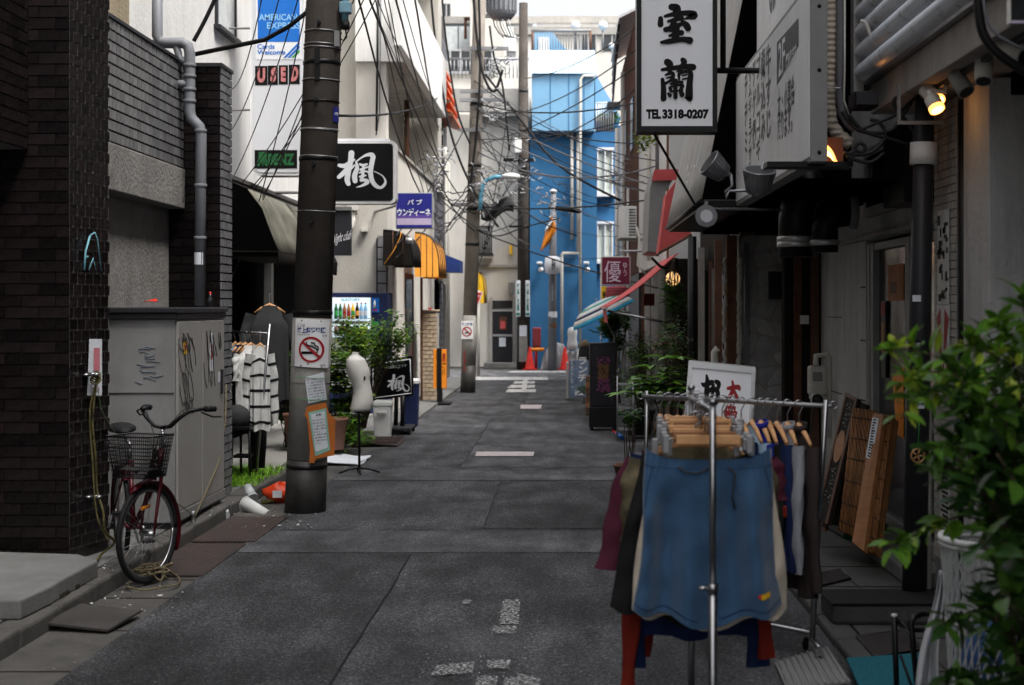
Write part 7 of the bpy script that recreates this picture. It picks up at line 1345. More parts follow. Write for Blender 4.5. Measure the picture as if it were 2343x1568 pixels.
m.build('litter_scraps', 'plastic_white', None, kind='stuff')
m = MB()
for i in range(420):
    xx = R.uniform(-2.75, 1.5) if R.random() < .5 else R.choice((R.gauss(-2.4, .2), R.gauss(1.2, .15))); yy = R.uniform(6, 28); s_ = R.uniform(.003, .012)
    m.add([(xx + s_ * math.cos(a + R.random()), yy + s_ * math.sin(a), .009 + R.uniform(0, .004)) for a in (0, 2, 4)], [(0, 1, 2)])
m.build('road_grit', 'concrete_light', None, kind='stuff')
m = MB()
for i in range(4200):
    xx, yy = R.uniform(-3.6, -2.75), R.uniform(13.6, 15.1)
    if xx > -2.9 and R.random() < .6: continue
    h = R.uniform(.03, .12); a = R.uniform(0, 6.28); l = R.uniform(.02, .1); d = Vector((math.cos(a), math.sin(a), 0)); n_ = Vector((-d.y, d.x, 0)) * R.uniform(.003, .007); b_ = Vector((xx, yy, .06))
    m.add([b_ - n_, b_ + n_, b_ + d * l * .4 + n_ * .8 + Vector((0, 0, h * .7)), b_ + d * l * .4 - n_ * .8 + Vector((0, 0, h * .7)), b_ + d * l + Vector((0, 0, h))], [(0, 1, 2, 3), (3, 2, 4)])
m.build('grass', 'grass_green', None, kind='stuff')
# gutter covers, plates
for i, (yy0, yy1, x0, x1, lb) in enumerate(((9.6, 10.9, -2.7, -2.28, 'rusty chequered steel plate over the gutter behind the bicycle'), (11.0, 12.3, -2.7, -2.24, 'reddish chequered steel plate over the gutter by the cabinet'), )):
    t = thing('gutter_plate', lb, 'plate', ((x0 + x1) / 2, yy0, 0)); bx(t, 'plate', 'checker_plate', x0, x1, yy0, yy1, .0, .012, bevel=.002); m = MB()
    for a in range(int((x1 - x0) / .03)):
        for b_ in range(int((yy1 - yy0) / .03)):
            q = Vector((x0 + .015 + a * .03, yy0 + .015 + b_ * .03, .0122)); d = Vector((.009, .009, 0)) if (a + b_) % 2 else Vector((.009, -.009, 0)); n_ = Vector((-d.y, d.x, 0)) * .25; m.add([q - d - n_, q + d - n_, q + d + n_, q - d + n_, q + Vector((0, 0, .003))], [(0, 1, 4), (1, 2, 4), (2, 3, 4), (3, 0, 4)])
    m.build('tread_pattern', 'checker_plate', t, kind='stuff')
t = thing('loose_plate', 'loose flat steel plate tilted in the gutter at the lower left', 'plate', (-2.5, 8.1, 0)); xx, yy = gp(230, 1432); MB().obox((xx - .26, yy - .12, .03), (.36, -.08, -.02), (.06, .42, .02), (0, 0, .012)).build('plate', 'iron', t)
m = MB()
for yv in (6.2, 7.1, 8.0, 8.9, 9.5): m.box(-2.72, -2.3, yv, yv + .012, -.003, .0005)
m.build('gutter_joint', 'soil', None, kind='structure')
# ------------------------------------------------------------------ bicycle
t = thing('bicycle', 'dark red city bicycle with a wire basket leaning by the brick corner', 'bicycle', (-2.6, 9.6, 0))
Cw = Vector((X(337, 9.34), 9.34, .312)); bk = Vector((.34, .94, 0)).normalized(); sd_ = Vector((bk.y, -bk.x, 0)); up = Vector((0, 0, 1)); Rw = .29
def wheel(name, C, bkk, sdd, mt='rubber'):
    wroot = MB().tube([C + (bkk * math.cos(a) + up * math.sin(a)) * Rw for a in [2 * PI * i / 48 for i in range(49)]], .017, 8).build(name, 'rubber', t)
    m = MB().tube([C + (bkk * math.cos(a) + up * math.sin(a)) * (Rw - .024) for a in [2 * PI * i / 48 for i in range(49)]], .010, 6); m.build('rim', 'steel', wroot)
    m = MB()
    for i in range(28):
        a = 2 * PI * i / 28; s = 1 if i % 2 else -1; m.tube([C + sdd * .025 * s + (bkk * math.cos(a + .5 * s) + up * math.sin(a + .5 * s)) * .02, C + (bkk * math.cos(a) + up * math.sin(a)) * (Rw - .03)], .0013, 4)
    m.build('spokes', 'steel', wroot); m = MB().tube([C - sdd * .05, C + sdd * .05], .016, 12).build('hub', 'steel', wroot); return wroot
wheel('front_wheel', Cw, bk, sd_)
def fender(C, bkk, a0, a1, nm):
    m = MB(); n = 20; vs = []; 
    for i in range(n + 1):
        a = a0 + (a1 - a0) * i / n; d = bkk * math.cos(a) + up * math.sin(a)
        for k in range(5): e_ = (k - 2) / 2; vs.append(C + d * (Rw + .042 - .014 * e_ * e_) + Vector((bkk.y, -bkk.x, 0)) * .028 * e_)
    m.add(vs, [(i * 5 + k, i * 5 + k + 1, i * 5 + k + 6, i * 5 + k + 5) for i in range(n) for k in range(4)], True); m.build(nm, 'bike_red', t, solid=.002)
fender(Cw, bk, -.45, 2.1, 'front_fender')
Cr = Cw + bk * .10 + up * .36; Tp = Cw + bk * .16 + up * .63        # fork crown, head top
for s in (-1, 1): tb(t, 'fork_blade', 'bike_red', [Cw + sd_ * .048 * s, Cw + sd_ * .05 * s + bk * .03 + up * .15, Cr + sd_ * .035 * s, Cr + up * .03 + sd_ * .01 * s], [.008, .010, .013, .013], 8)
tb(t, 'head_tube', 'bike_red', [Cr + up * .02, Tp - up * .12], .019, 12); tb(t, 'stem', 'steel', [Tp - up * .13, Tp - bk * .0], .012, 10)
HB = Tp + up * .01
L1 = [HB, HB + sd_ * .06 + up * .01, HB + sd_ * .12 + up * .06 + bk * .0, HB + sd_ * .17 + up * .105 + bk * .03, HB + sd_ * .22 + up * .115 + bk * .10, HB + sd_ * .24 + up * .11 + bk * .2]
for s in (1, -1):
    pts = [HB + Vector(((q - HB) - (0 if s > 0 else 2) * sd_ * (q - HB).dot(sd_))) for q in L1]; tb(t, 'handlebar', 'metal_black', pts, .0125, 10); tb(t, 'grip', 'rubber', [pts[-2].lerp(pts[-1], .25), pts[-1] + (pts[-1] - pts[-2]) * .12], .018, 12)
    q = pts[-2]; tb(t, 'brake_lever', 'metal_black', [q, q + up * -.02 - bk * .03 + sd_ * .02 * s, q + up * -.05 + bk * .04 + sd_ * .05 * s, q - up * .055 + bk * .13 + sd_ * .055 * s], .006, 6)
    tb(t, 'brake_cable', 'cable', [q, q + up * .0 - bk * .08 - sd_ * .08 * s, HB - bk * .06 - up * .04 + sd_ * .02 * s, Cr + up * .12 - bk * .04], .003, 5)
bell = MB().lathe([(0, .02), (.02, .015), (.028, 0), (.0, 0)], HB + sd_ * -.16 + up * .11 + bk * .03, 12).build('bell', 'metal_black', t)
# basket
BC = Cw - bk * .02 + up * .36 ; bw0, bw1, bd0, bd1, bh = .12, .155, .10, .13, .25
def bkp(sx, sy, v): w_ = bw0 + (bw1 - bw0) * v; d_ = bd0 + (bd1 - bd0) * v; return BC - bk * .06 + sd_ * w_ * sx + bk * d_ * sy + up * bh * v
bas = MB().tube([bkp(*q, 1) for q in ((-1, -1), (1, -1), (1, 1), (-1, 1), (-1, -1))], .006, 6).build('basket', 'metal_black', t); m = MB()
cor = [(-1, -1), (1, -1), (1, 1), (-1, 1), (-1, -1)]
for a, b_ in zip(cor, cor[1:]):
    for i in range(20): k = i / 20; q = (a[0] + (b_[0] - a[0]) * k, a[1] + (b_[1] - a[1]) * k); m.tube([bkp(*q, 0), bkp(*q, 1)], .002, 4)
for j in range(11): m.tube([bkp(*q, j / 11) for q in cor], .002 if j % 4 else .004, 4)
for i in range(10): m.tube([bkp(-1 + .2 * i, -1, 0), bkp(-1 + .2 * i, 1, 0)], .0014, 4)
m.build('wire_mesh', 'metal_black', bas); MB().grid(lambda u, v: bkp(-.8 + 1.6 * u, -.6 + 1.2 * v, .08 + .2 * math.sin(3 * u * PI) * math.sin(2 * v * PI) * .5 + .1), 10, 10).build('clear_bag', 'cloth_charcoal', bas)
# frame back to the saddle
fb = Vector((-.42, .91, 0)).normalized(); fs = Vector((fb.y, -fb.x, 0)); BB = Cw + fb * .52 + up * -.03; ST_ = BB + fb * .14 + up * .42; RWc = Cw + fb * 1.02
tb(t, 'down_tube', 'bike_red', [Cr + up * .06, Cr + fb * .18 - up * .12, BB], .017, 10); tb(t, 'top_tube', 'bike_red', [Cr + up * .16, Cr + fb * .25 - up * .02, BB + fb * .04 + up * .15], .015, 10); tb(t, 'seat_tube', 'bike_red', [BB, ST_], .016, 10); tb(t, 'seat_post', 'steel', [ST_, ST_ + fb * .03 + up * .12], .012, 10)
for s in (-1, 1): tb(t, 'chain_stay', 'bike_red', [BB + fs * .03 * s, RWc + fs * .055 * s], .009, 6); tb(t, 'seat_stay', 'bike_red', [ST_ + fs * .02 * s, RWc + fs * .055 * s], .007, 6)
wheel('rear_wheel', RWc, fb, fs); fender(RWc, fb, -.3, 2.3, 'rear_fender')
SC = P(280, 985, 10.15); SC = Vector((SC.x, SC.y, SC.z))
tb(t, 'saddle_post', 'steel', [ST_ + up * .1, SC - up * .03], .013, 8)
def sad(u, v):
    a = 2 * PI * u; w_ = .13 * math.sin(PI * min(1, v * .9 + .08)) ** .7 * (.45 + .55 * v); return SC + fb * (.30 * (v - .45)) + fs * w_ * math.cos(a) + up * (.045 * math.sin(PI * v) ** .5 * math.sin(a) * (1 if math.sin(a) > 0 else .6) + .015 * v)
MB().grid(sad, 20, 14, closeu=True).build('saddle', 'rubber', t)
tb(t, 'crank', 'steel_dull', [BB + fs * .06, BB + fs * .07 + fb * .12 - up * .11], .009, 8); MB().obox(BB + fs * .07 + fb * .08 - up * .12, fs * .08, fb * .08, up * .02).build('pedal', 'metal_black', t); MB().obox(BB - fs * .15 - fb * .16 + up * .10, fs * .08, fb * .08, up * .02).build('pedal', 'metal_black', t)
for s in (-1, 1): tb(t, 'kickstand', 'steel_dull', [RWc + fs * .06 * s, RWc + fs * .14 * s + fb * .05 - up * .30], .008, 6)
q = Cw + sd_ * .06; tb(t, 'spoke_reflector', 'orange_plastic', [Cw + up * .16 - bk * .06, Cw + up * .17 + bk * .02], .012, 6); tb(t, 'front_lamp', 'metal_black', [Cr - bk * .05 + sd_ * .05 + up * .02, Cr - bk * .12 + sd_ * .05 + up * .02], .025, 12)
# ropes
def ropeobj(label, pts, r=.006, mt_='rope_yellow'): return cable(label, pts, r, mt_, name='rope', cat='rope')
kn = onB(204, 857) + Vector((.04, -.05, 0)); m = MB()
for k in range(4): m.tube(arc(kn + Vector((.0, -.01 * k, -.01 * k)), .02 + .004 * k, 0, 2 * PI, 12, Vector((1, 0, 0)), Vector((0, .4, .9)).normalized()), .006, 5)
tag(m.build('rope_knot', 'rope_yellow', None), 'knotted yellow rope round the upper chrome tap', 'rope')
ropeobj('yellow and black rope hanging from the upper tap down the brick corner', [kn, P(212, 960, 9.75), P(218, 1040, 9.75), P(222, 1120, 9.8), P(236, 1170, 9.7), P(240, 1215, 9.7), P(262, 1240, 9.8), P(232, 1268, 9.75), P(222, 1284, 9.5)], .008)
ropeobj('second strand of yellow rope beside the first on the brick corner', [kn + Vector((.01, 0, 0)), P(206, 940, 9.72), P(212, 1060, 9.72), P(222, 1180, 9.72), P(250, 1240, 9.7)], .006); cable('thin green string from the tap to the bicycle basket', [kn, P(232, 935, 9.7), P(270, 1000, 9.6)], .002, 'leaf_dark', name='string', cat='string')
m = []; 
for i in range(26): a = i * 1.9; m.append(Vector((Cw.x + .0 + .15 * math.cos(a) * R.uniform(.3, 1), Cw.y + .10 + .14 * math.sin(a * 1.3), .02 + .08 * abs(math.sin(a * .7)))))
ropeobj('tangled pale rope heaped inside the foot of the bicycle wheel', m, .006, 'rope'); ropeobj('loose loop of pale rope lying on the gutter beneath the bicycle', [Vector((*gp(*q), .02)) for q in ((385, 1312), (410, 1330), (404, 1345), (370, 1352), (330, 1358), (292, 1350), (300, 1340), (350, 1332), (380, 1322))], .006, 'rope')
bt = thing('cord_bundle', 'pale rope running from the wire to a bolt at the cabinet foot', 'rope', P(440, 1190, 11)); tb(bt, 'cord', 'rope', [P(517, 880, 12.9), P(516, 960, 12.7), P(500, 1060, 12.3), P(470, 1130, 11.8), P(444, 1185, 11.4)], .006, 6); tb(bt, 'cord', 'rope', [P(444, 1185, 11.4), P(425, 1165, 11.0), P(395, 1145, 10.6)], .004, 6); MB().lathe([(.02, 0), (.012, .04), (.018, .05), (.018, .08), (0, .085)], (X(442, 11.35), 11.35, .1), 12).build('bolt', 'steel_dull', bt)
# ------------------------------------------------------------------ small street things on the right
YG = 21.; t = thing('light_box_sign', 'tall black light box sign with a dim floral emblem standing in the alley', 'sign', (X(1378, YG), YG, 0))
x0, x1 = X(1349, YG), X(1410, YG); bx(t, 'cabinet', 'sign_black', x0, x1, YG, YG + .3, .07, Z(785, YG), bevel=.008); bx(t, 'panel', M('smoked', (.016, .016, .02), r=.25, b=0), x0 + .02, x1 - .02, YG - .006, YG - .001, .35, Z(789, YG)); bx(t, 'plinth', 'metal_black', x0 - .01, x1 + .01, YG - .015, YG + .32, .05, .33, bevel=.005)
m1, m2 = MB(), MB()
for i in range(60):
    py = 818 + (i / 60) * 78; aa = math.sin(i * 2.4) * (14 - 5 * math.sin(i / 60 * PI)); c = P(1380 + aa, py, YG - .01); s_ = R.uniform(.015, .035); (m1 if py < 834 or py > 868 else m2).add([c + Vector((s_ * math.cos(q), 0, s_ * .8 * math.sin(q))) + Vector((0, -.0005 * (i % 7), 0)) for q in (0, 1.1, 2.2, 3.4, 4.6, 5.5)], [list(range(6))])
m1.build('emblem', M('dim_pink', (.13, .03, .09), v=.4, b=0), t); m2.build('emblem', M('dim_ochre', (.12, .06, .02), v=.4, b=0), t)
for q in (x0 + .03, x1 - .03):
    for yy in (YG + .03, YG + .27): MB().lathe([(0, -.02), (.03, -.02), (.035, 0), (.03, .02), (0, .02)], (q, yy, .035), 12, 'X').build('caster', 'rubber', t)
YE = 27.8; t = thing('standing_board', 'weathered blue standing board with white katakana behind the light box', 'sign', (X(1325, YE), YE, 0))
bx(t, 'board', M('chalk_blue', (.16, .22, .32), r=.8, v=.4, s=4, b=.1, dirt=.5, dc=(.4, .42, .45)), X(1301, YE), X(1346, YE), YE, YE + .05, .06, Z(825, YE)); bx(t, 'side_board', 'concrete_light', X(1295, YE), X(1300, YE), YE - .1, YE + .5, .05, Z(830, YE)); text(t, 'ラ\nン\nチ', (X(1322, YE), YE - .006, .35), (1, 0, 0), .17, .45, MATS['ink_white'], .04); text(t, 'え\nび\nか\nれ\nー', (X(1305, YE), YE - .006, .25), (1, 0, 0), .05, .5, MATS['ink_white'], .02); bx(t, 'small_card', 'paper', X(1315, YE), X(1335, YE), YE - .02, YE - .006, .1, .2)
t = thing('crate_stack', 'worn wooden crates with pots standing left of the black light box', 'crate', (X(1340, 24), 24, 0))
for i, z_ in enumerate((.0, .32)): bx(t, 'crate', 'wood_brown', X(1340, 24), X(1375, 24), 24, 24.4, z_ + .01, z_ + .3, bevel=.01); bx(t, 'slat', 'wood_orange', X(1340, 24), X(1375, 24), 23.985, 23.999, z_ + .12, z_ + .2)
t = thing('straw_bundle', 'pale straw figure in black cloth standing behind the blue board', 'figure', (X(1337, 30), 30, 0)); tb(t, 'body', 'cloth_black', [(X(1337, 30), 30, .0), (X(1337, 30), 30, .5), (X(1337, 30), 30, .95)], [.2, .16, .1], 12); tb(t, 'straw_top', 'rope', [(X(1325, 30), 30, Z(795, 30)), (X(1338, 30), 30, Z(787, 30)), (X(1350, 30), 30, Z(795, 30))], [.06, .09, .06], 12); tb(t, 'straw_knot', 'wood_orange', [(X(1338, 30), 30, Z(788, 30)), (X(1338, 30), 30, Z(778, 30))], [.05, .04], 10)
# umbrella
YUm = 24.5; t = thing('parasol', 'tilted parasol with turquoise, white and navy stripes at the right roadside', 'umbrella', (X(1374, YUm), YUm, 0)); c = P(1384, 728, YUm + .2); axm = Matrix.Rotation(-.45, 3, 'Y'); RU, HU = .55, .30
def um(u, v): rr = RU * math.sin(v * 1.45) / math.sin(1.45); sc_ = 1 - .06 * (1 - abs(math.cos(4 * 2 * PI * u))) * v; return c + axm @ Vector((rr * sc_ * math.cos(2 * PI * u), rr * sc_ * math.sin(2 * PI * u), HU * math.cos(v * 1.45)))
bands = ((0, .18, 'amex_sky'), (.18, .36, 'plastic_white'), (.36, .46, M('umb_teal', (.02, .30, .25), b=0)), (.46, .62, 'plastic_white'), (.62, .72, 'navy'), (.72, .88, 'plastic_white'), (.88, 1, M('umb_blue', (.03, .32, .52), b=0)))
for a, b_, mt_ in bands: MB().grid(lambda u, v: um(u, a + (b_ - a) * v), 32, 3, closeu=True).build('canopy_band', mt_, t, solid=.004)
tb(t, 'shaft', 'metal_grey', [c + axm @ Vector((0, 0, HU + .05)), c + axm @ Vector((0, 0, -.35)), Vector((c.x - .1, c.y, .05))], .014, 8)
for k in range(8): tb(t, 'rib', 'steel_dull', [um(k / 8 + .0625, v / 5) - Vector((0, 0, .012)) for v in range(6)], .005, 5)
# standing menu sign
YN = 9.1; t = thing('tavern_sign', 'white framed standing sign with black kana and red kanji behind the racks', 'sign', (X(1645, YN), YN, .0)); tl, tr_, bl, br = (1575, 826), (1728, 841), (1556, 1060), (1716, 1068)
def f6(u, v, d=0.): a = Vector(tl + (0,)).lerp(Vector(tr_ + (0,)), u); b_ = Vector(bl + (0,)).lerp(Vector(br + (0,)), u); q = a.lerp(b_, v); return P(q.x, q.y, YN + .1 * (1 - v) - d)
MB().prism([f6(0, 0), f6(1, 0), f6(1, 1), f6(0, 1)], (.02, .16, 0)).build('casing', 'alu', t, bevel=.004)
for (a, b_, c_, d_) in ((0, .055, 0, 1), (.945, 1, 0, 1), (.055, .945, 0, .06)): MB().prism([f6(a, c_, .001), f6(b_, c_, .001), f6(b_, d_, .001), f6(a, d_, .001)], (0, -.012, 0)).build('frame', 'alu', t)
MB().quad(f6(.055, .06, .004), f6(.945, .06, .004), f6(.945, 1, .004), f6(.055, 1, .004)).build('face', 'sign_bright', t)
f6z = lambda a, b_: f6((a - 225) / (1555 - 225), (b_ - 75) / 1390, .006)
WD = lambda S, k=1.3: [[(a, b_, c * k) for a, b_, c in s_] for s_ in S]
strokes(t, WD([[(520,365,14),(560,382,24),(680,345,30),(735,330,22)],[(600,255,18),(622,330,32),(622,480,38),(618,595,38)],[(500,560,20),(560,585,20),(640,480,22),(740,430,30),(830,450,30),(850,530,36),(825,595,34),(760,615,30),(722,560,24),(745,460,22),(742,380,26)],[(790,320,22),(850,345,32),(848,390,28)]]), f6z, MATS['ink'])
strokes(t, [[(545,750,16),(585,810,30),(575,900,32),(580,1060,32)],[(480,862,14),(560,835,30),(720,815,34),(810,850,34),(835,930,36),(810,1030,32)],[(480,1050,18),(560,1000,20),(640,880,20)]], f6z, MATS['ink'])
strokes(t, WD([[(1030,400,16),(1100,390,24),(1240,370,26),(1262,400,18)],[(1115,300,16),(1137,400,28),(1080,510,26),(1020,552,20)],[(1160,430,20),(1220,510,24),(1255,560,26)]]), f6z, MATS['ink_red'])
ax = lambda a, b_: f6z(a, b_)
for ch, x_, y0_, y1_ in (('衆', 965, 905, 610), ('居', 945, 1235, 1000)):
    text(t, ch, (0, 0, 0), (1, 0, 0), 290, y0_ - y1_, MATS['ink_red'], .03, bend=lambda a, b_: f6z(x_ + a, y0_ - b_))
for u in (.1, .9): q = f6(u, 1); tb(t, 'leg', 'alu', [q, Vector((q.x, q.y, .05))], .014, 8)
# gas meter
YM_ = 12.8; t = thing('gas_meter', 'weathered beige gas meter on the wall above the leaning boards', 'meter', P(1870, 935, YM_)); bx(t, 'body', 'pipe_white', X(1852, YM_), X(1893, YM_), YM_, YM_ + .15, Z(905, YM_), Z(838, YM_), bevel=.02); bx(t, 'register', 'metal_grey', X(1858, YM_), X(1880, YM_), YM_ - .02, YM_, Z(872, YM_), Z(852, YM_), bevel=.005)
tb(t, 'pipe', 'pipe_white', [P(1866, 838, YM_), P(1866, 815, YM_), P(1890, 812, YM_), P(1898, 825, YM_), P(1898, 1000, YM_)], .025, 10); MB().lathe([(0, -.03), (.05, -.03), (.055, 0), (.03, .02), (0, .02)], P(1870, 915, YM_ - .03), 16, 'Y').build('dial', 'metal_dark', t); tb(t, 'ring', 'pipe_white', arc(P(1870, 915, YM_ - .065), .055, 0, 2 * PI, 20), .008, 6); bx(t, 'side_flap', 'plastic_white', X(1850, YM_), X(1858, YM_), YM_ - .03, YM_ - .005, Z(912, YM_), Z(880, YM_)); tb(t, 'black_lead', 'cable', [P(1862, 935, YM_), P(1852, 1000, YM_ - .3), P(1862, 1080, YM_ - .6), P(1850, 1150, YM_ - .6)], .008, 6)
# leaning boards: corners in picture units with their depth
def lean(name, label, cat, mt_, pts, th, extra=None):
    t = thing(name, label, cat, (pts[2][0] and X(pts[2][0], pts[2][2]), pts[2][2], 0)); V_ = [P(*q) for q in pts]; n_ = (V_[1] - V_[0]).cross(V_[3] - V_[0]).normalized(); n_ = n_ if n_.y < 0 else -n_
    MB().prism(V_, -n_ * th).build('board', mt_, t, bevel=.003); return t, V_, n_
t, V_, n_ = lean('menu_board', 'long black chalk menu board with an orange food picture leaning on the wall', 'menu board', 'wood_black', ((1935, 898, 10.9), (1962, 912, 10.6), (1893, 1200, 9.9), (1865, 1190, 10.2)), .03)
def bl4(u, v, d): return V_[0].lerp(V_[1], u).lerp(V_[3].lerp(V_[2], u), v) + n_ * d
for a, b_, c_, d_ in ((0, .14, 0, 1), (.86, 1, 0, 1), (.14, .86, 0, .03)): MB().prism([bl4(a, c_, .001), bl4(b_, c_, .001), bl4(b_, d_, .001), bl4(a, d_, .001)], n_ * .006).build('frame', 'wood_brown', t)
MB().prism([bl4(.5 + .34 * math.cos(a), .42 + .13 * math.sin(a), .002) for a in [PI * k / 8 for k in range(16)]], n_ * .003).build('food_picture', 'wood_orange', t)
m = MB()
for i in range(46): u, v = R.uniform(.18, .7), R.choice((R.uniform(.05, .26), R.uniform(.58, .95))); m.tube([bl4(u, v, .004), bl4(u + R.uniform(.05, .15), v + R.uniform(-.004, .008), .004)], .0022, 4)
m.build('chalk_writing', M('chalk', (.30, .32, .32), v=.3, b=0), t, kind='stuff'); t, V_, n_ = lean('menu_board', 'second dark board leaning behind the chalk menu board', 'menu board', 'wood_black', ((1950, 912, 11.0), (1982, 925, 10.7), (1915, 1200, 10.0), (1885, 1195, 10.3)), .03)
lean('panel_board', 'thin dark panel with a peeling edge leaning right of the menu boards', 'board', 'wood_rust', ((1965, 945, 10.9), (1975, 950, 10.8), (1885, 1215, 10.0), (1878, 1210, 10.1)), .02)
t, V_, n_ = lean('bamboo_screen', 'rolled orange bamboo screen leaning beside the door', 'screen', 'bamboo', ((1955, 935, 10.4), (2005, 942, 10.2), (1968, 1235, 9.7), (1922, 1215, 9.9)), .04)
for i in range(11): MB().tube([V_[0].lerp(V_[1], i / 10) + n_ * .006, V_[3].lerp(V_[2], i / 10) + n_ * .006], .010, 6).build('bamboo_cane', 'bamboo', t)
for v in (.08, .25, .42, .6, .78, .93): tb(t, 'binding', 'cable', [V_[0].lerp(V_[3], v) + n_ * .018, V_[1].lerp(V_[2], v) + n_ * .018], .003, 4)
t, V_, n_ = lean('wooden_plank', 'orange wooden plank with a torn paper label leaning in front of the bamboo screen', 'plank', 'wood_orange', ((1998, 945, 10.0), (2020, 948, 9.9), (1975, 1262, 9.3), (1948, 1240, 9.4)), .035)
m = MB(); m.prism([V_[0].lerp(V_[3], .04) + n_ * .002, V_[1].lerp(V_[2], .04).lerp(V_[0].lerp(V_[3], .04), .35) + n_ * .002, V_[1].lerp(V_[2], .36).lerp(V_[0].lerp(V_[3], .36), .4) + n_ * .002, V_[0].lerp(V_[3], .36) + n_ * .002], n_ * .002); m.build('paper_label', 'paper', t)
m = MB(); W_ = [V_[0].lerp(V_[1], .15), V_[0].lerp(V_[1], .5), V_[3].lerp(V_[2], .5), V_[3].lerp(V_[2], .15)]
for i in range(14): v = .05 + i * .022; m.prism([W_[0].lerp(W_[3], v) + n_ * .0045, W_[1].lerp(W_[2], v).lerp(W_[0].lerp(W_[3], v), R.uniform(0, .5)) + n_ * .0045, W_[1].lerp(W_[2], v + .013).lerp(W_[0].lerp(W_[3], v), R.uniform(0, .5)) + n_ * .0045, W_[0].lerp(W_[3], v + .013) + n_ * .0045], n_ * .001)
m.build('label_print', 'ink', t)
t, V_, n_ = lean('bamboo_screen', 'narrow bamboo roll standing right of the orange plank', 'screen', 'bamboo', ((2018, 950, 10.0), (2042, 955, 9.9), (2000, 1268, 9.3), (1975, 1262, 9.4)), .06)
for i in range(6): MB().tube([V_[0].lerp(V_[1], i / 5) + n_ * .008, V_[3].lerp(V_[2], i / 5) + n_ * .008], .011, 6).build('bamboo_cane', 'bamboo', t)
for v in (.06, .2, .34, .48, .62, .76, .9): tb(t, 'binding', 'cable', [V_[0].lerp(V_[3], v) + n_ * .02, V_[1].lerp(V_[2], v) + n_ * .02], .003, 4)
t = thing('drink_bottle', 'green bottle with a white label standing behind the plank on the sill', 'bottle', (X(1945, 10.2), 10.2, .15)); MB().lathe([(0, 0), (.04, 0), (.04, .2), (.015, .28), (.015, .33), (0, .33)], (X(1942, 10.2), 10.2, .15), 14).build('glass', 'spray_green', t); MB().lathe([(.041, .04), (.041, .14)], (X(1942, 10.2), 10.2, .15), 14).build('label', 'paper', t)
# things on the right pavement
t = thing('rubber_step', 'black rubber-topped step block on the right pavement by the dark pole', 'step', (1.75, 8.2, .045)); bx(t, 'block', 'concrete_dark', 1.40, 2.0, 7.92, 8.30, .046, .15, bevel=.02); bx(t, 'rubber_top', 'rubber', 1.39, 2.01, 7.91, 8.31, .151, .163, bevel=.004)
def flat(name, label, cat, mt_, q4, th, z=.046): t = thing(name, label, cat, (X(q4[0][0], GY(q4[0][1], z)), GY(q4[0][1], z), z)); MB().prism([(X(a, GY(b_, z)), GY(b_, z), z) for a, b_ in q4], (0, 0, th)).build('plate', mt_, t, bevel=.002); return t
def grate(label, q4, nx, ny, z=.049):
    t = flat('drain_cover', label, 'drain cover', 'iron', q4, .006, z - .001); V_ = [Vector((X(a, GY(b_, z)), GY(b_, z), z + .007)) for a, b_ in q4]; m = MB()
    for i in range(nx):
        for j in range(ny):
            u, v = (i + .5) / nx, (j + .5) / ny; q = V_[0].lerp(V_[1], u).lerp(V_[3].lerp(V_[2], u), v); m.box(q.x - .006, q.x + .006, q.y - .006, q.y + .006, q.z - .004, q.z + .002)
    m.build('studs', 'iron', t, kind='stuff')
    for k in range(4): tb(t, 'rim', 'metal_dark', [V_[k], V_[(k + 1) % 4]], .005, 4)
grate('small dark iron drain cover on the pavement beside the rear rack', ((1862, 1345), (1945, 1326), (1925, 1305), (1862, 1316)), 16, 12); grate('square iron drain cover between the step and the teal mat', ((2000, 1505), (2110, 1488), (2060, 1445), (1958, 1458)), 16, 14)
t = flat('door_mat', 'teal blue bristle mat on the pavement at bottom right', 'mat', 'teal_mat', ((1975, 1600), (2160, 1600), (2120, 1500), (1936, 1512)), .015)
t = thing('ramp_plate', 'grey ribbed kerb ramp at the bottom right corner of the road', 'ramp', (1.15, 7, 0)); V_ = [Vector((*gp(1800, 1590), .012)), Vector((*gp(1945, 1590), .05)), Vector((*gp(1893, 1508), .05)), Vector((*gp(1772, 1526), .012))]
MB().prism(V_, (0, 0, .012)).build('plate', 'metal_grey', t, bevel=.002)
for i in range(9): u = (i + .5) / 9; tb(t, 'rib', 'metal_grey', [V_[0].lerp(V_[1], u) + Vector((0, 0, .014)), V_[3].lerp(V_[2], u) + Vector((0, 0, .014))], .007, 6)
t = thing('frame_stand', 'black tubular stand at the bottom right in front of the mesh basket', 'stand', (X(2080, 6.3), 6.3, .05)); Ys = 6.3; mt_ = 'metal_black'
tb(t, 'leg', mt_, [(X(2052, Ys), Ys, .05), P(2045, 1410, Ys)], .012, 10); tb(t, 'cap', 'plastic_white', [P(2045, 1411, Ys), P(2045, 1405, Ys)], .012, 10)
tb(t, 'leg', mt_, [(X(2090, Ys), Ys - .1, .05), P(2084, 1425, Ys - .1), P(2090, 1412, Ys - .08), P(2104, 1406, Ys - .05), P(2160, 1402, Ys + .3), P(2200, 1400, Ys + .35)], .012, 10); tb(t, 'bar', mt_, [P(2050, 1420, Ys), P(2084, 1442, Ys - .1), P(2170, 1440, Ys + .2)], .010, 8); tb(t, 'brace', mt_, [P(2060, 1500, Ys), P(2084, 1568, Ys - .1)], .007, 6)
